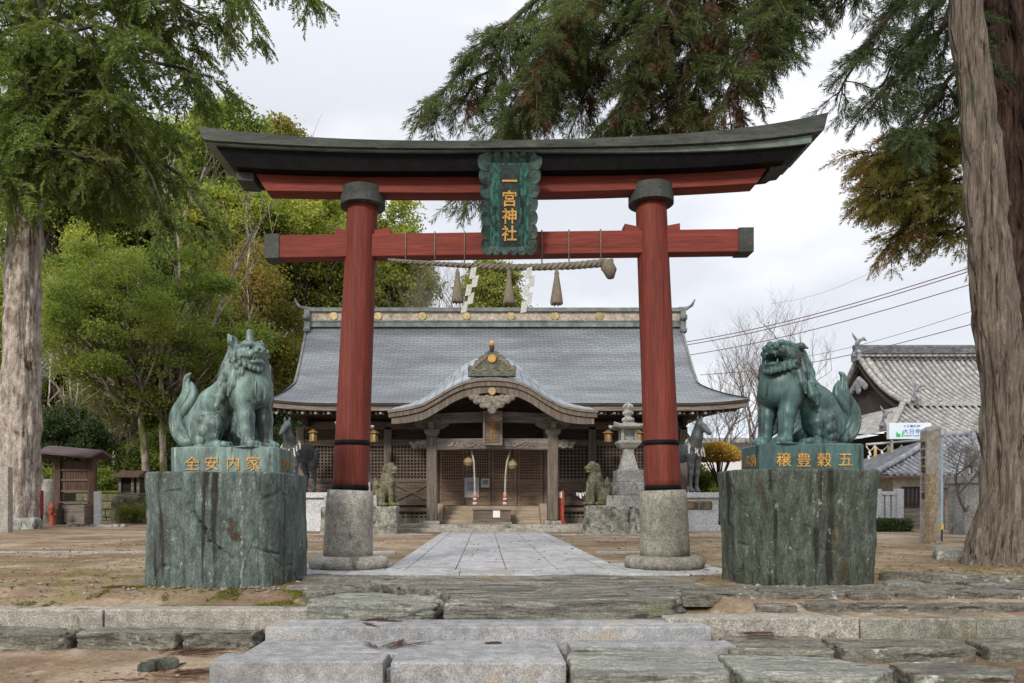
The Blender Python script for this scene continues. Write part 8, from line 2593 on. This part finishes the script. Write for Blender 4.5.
octa = np.array([[1, 0, 0], [0, 1, 0], [-1, 0, 0], [0, -1, 0], [0, 0, 1], [0, 0, -1]], float)
of = np.array([[0, 1, 4], [1, 2, 4], [2, 3, 4], [3, 0, 4], [1, 0, 5], [2, 1, 5], [3, 2, 5], [0, 3, 5]])
sz = (rng.random(n) ** 4 * .035 + .006)[:, None, None] * rng.uniform(.6, 1.3, (n, 1, 3)) * np.array([1, 1, .6])
sz[-490:] *= 1.1
ro = rng.uniform(0, 2 * PI, n)
Rz = np.zeros((n, 3, 3)); Rz[:, 0, 0] = np.cos(ro); Rz[:, 0, 1] = -np.sin(ro); Rz[:, 1, 0] = np.sin(ro); Rz[:, 1, 1] = np.cos(ro); Rz[:, 2, 2] = 1
vv = np.einsum('nij,nvj->nvi', Rz, octa[None] * sz) + p[:, None, :] - np.array([0, 0, .006])
ff = (of[None] + (np.arange(n) * 6)[:, None, None]).reshape(-1, 3)
tag(rawmesh('gravel', vv.reshape(-1, 3), ff, leafmat('pebble', [(.08, .07, .06), (.16, .14, .115), (.27, .245, .21), (.5, .48, .45)], .0, 2.0, .9), None, False), 'small pale pebbles scattered over the bare earth', 'gravel', kind='stuff')

# moss cushions and short weeds along the rock foot and the kerb backs
rng = np.random.default_rng(140)
n = 26000
mx_ = np.concatenate([rng.uniform(-4.6, -1.9, n // 2), rng.uniform(-7, -1.9, n // 4), rng.uniform(4.4, 9, n // 4)])
my_ = np.concatenate([8.93 - np.abs(rng.normal(size=n // 2)) * .34, 8.24 + np.abs(rng.normal(size=n // 4)) * .12, rng.uniform(9.4, 11.2, n // 4)])
keep = np.array([mnoise.fractal(Vector((x * 2.2, y * 2.2, 3.1)), 1, 2, 4) + .25 * mnoise.noise(Vector((x * 9, y * 9, 1))) > .20 for x, y in zip(mx_, my_)])
mx_, my_ = mx_[keep], my_[keep]; n = len(mx_)
p = np.stack([mx_, my_, gz(mx_, my_) + .004], 1)
ax = unit(rng.normal(size=(n, 3)) * np.array([1, 1, .3]) + np.array([0, 0, .7])); sd = unit(np.cross(ax, rng.normal(size=(n, 3))))
tag(quads('moss', leafq(p, ax, sd, rng.uniform(.012, .038, n), rng.uniform(.006, .014, n)), leafmat('moss_leaf', [(.07, .08, .012), (.15, .155, .022), (.24, .22, .04)], .3, 2.0, .9)), 'yellow-green moss and short weeds at the foot of the rocks', 'moss', kind='stuff')

def dead_spray(label, c, d, L, seed, nm='dead_twig', k=4):
    r = np.random.default_rng(seed)
    tmp = [plume_template(r, 40, L, .012, .5, .4, curl=0) for _ in range(2)]
    dirs = np.array([[d[0], d[1], .05]] * k) + r.normal(size=(k, 3)) * np.array([.5, .5, .04])
    pos = np.array([c] * k) + r.normal(size=(k, 3)) * np.array([.06, .06, .006])
    V = place_plumes(tmp, pos, dirs, np.full(k, 1.0), r)
    V[..., 2] = c[2] + np.abs(V[..., 2] - c[2]) * .35 + .004
    tag(quads(nm, V, MT['dead'], base=tuple(c)), label, 'dead twig')
MT['dead'] = leafmat('dead', [(.05, .025, .018), (.10, .05, .032), (.16, .085, .05)], .1, 3, .9)
dead_spray('dead brown cedar twig caught in the gap of the lower granite step', (-.76, 6.70, .19), (.25, .9), .34, 1, k=6)
dead_spray('dead reddish twig lying on the upper granite step', (-1.25, 7.5, .308), (1, .1), .32, 2, k=5)
dead_spray('reddish dead twigs heaped before the low natural stone row', (-3.0, 7.15, .05), (1, .1), .5, 3, k=9)
dead_spray('dead brown twigs on the earth beside the lower granite step', (-2.75, 6.35, .02), (1, .2), .40, 4, k=7)
dead_spray('dry twig heap between the granite kerb and the low stone row', (-3.6, 7.82, .12), (1, 0), .7, 5, k=10)
dead_spray('thin dead twigs on the mossy kerb face side of the teal lion rock', (2.45, 7.36, .2), (.8, .3), .35, 6, k=5)
nstone('single dark wedge-shaped fragment lying on the bare earth', [(-3.05, 6.55), (-2.9, 6.52), (-2.72, 6.66), (-2.78, 6.78), (-2.95, 6.7)], -.02, .10, 'rock_dark', name='rock_fragment', n=40, edge=.03, amp=.012, fs=6, seed=71)
nstone('small curled dead leaf cluster on the middle granite block', [(.0, 6.93), (.10, 6.92), (.16, 6.95), (.10, 6.98), (.02, 6.97)], .178, .2, 'wood_dark', name='dead_leaf', cat='dead leaf', n=24, edge=.01, amp=.006, fs=12, seed=72)
nstone('white pebble lying beside the leaf-filled gap of the lower step', [(-.83, 6.28), (-.77, 6.27), (-.75, 6.34), (-.82, 6.35)], .0, .10, 'stone_white', name='pebble', n=24, edge=.03, amp=.006, fs=9, seed=73)
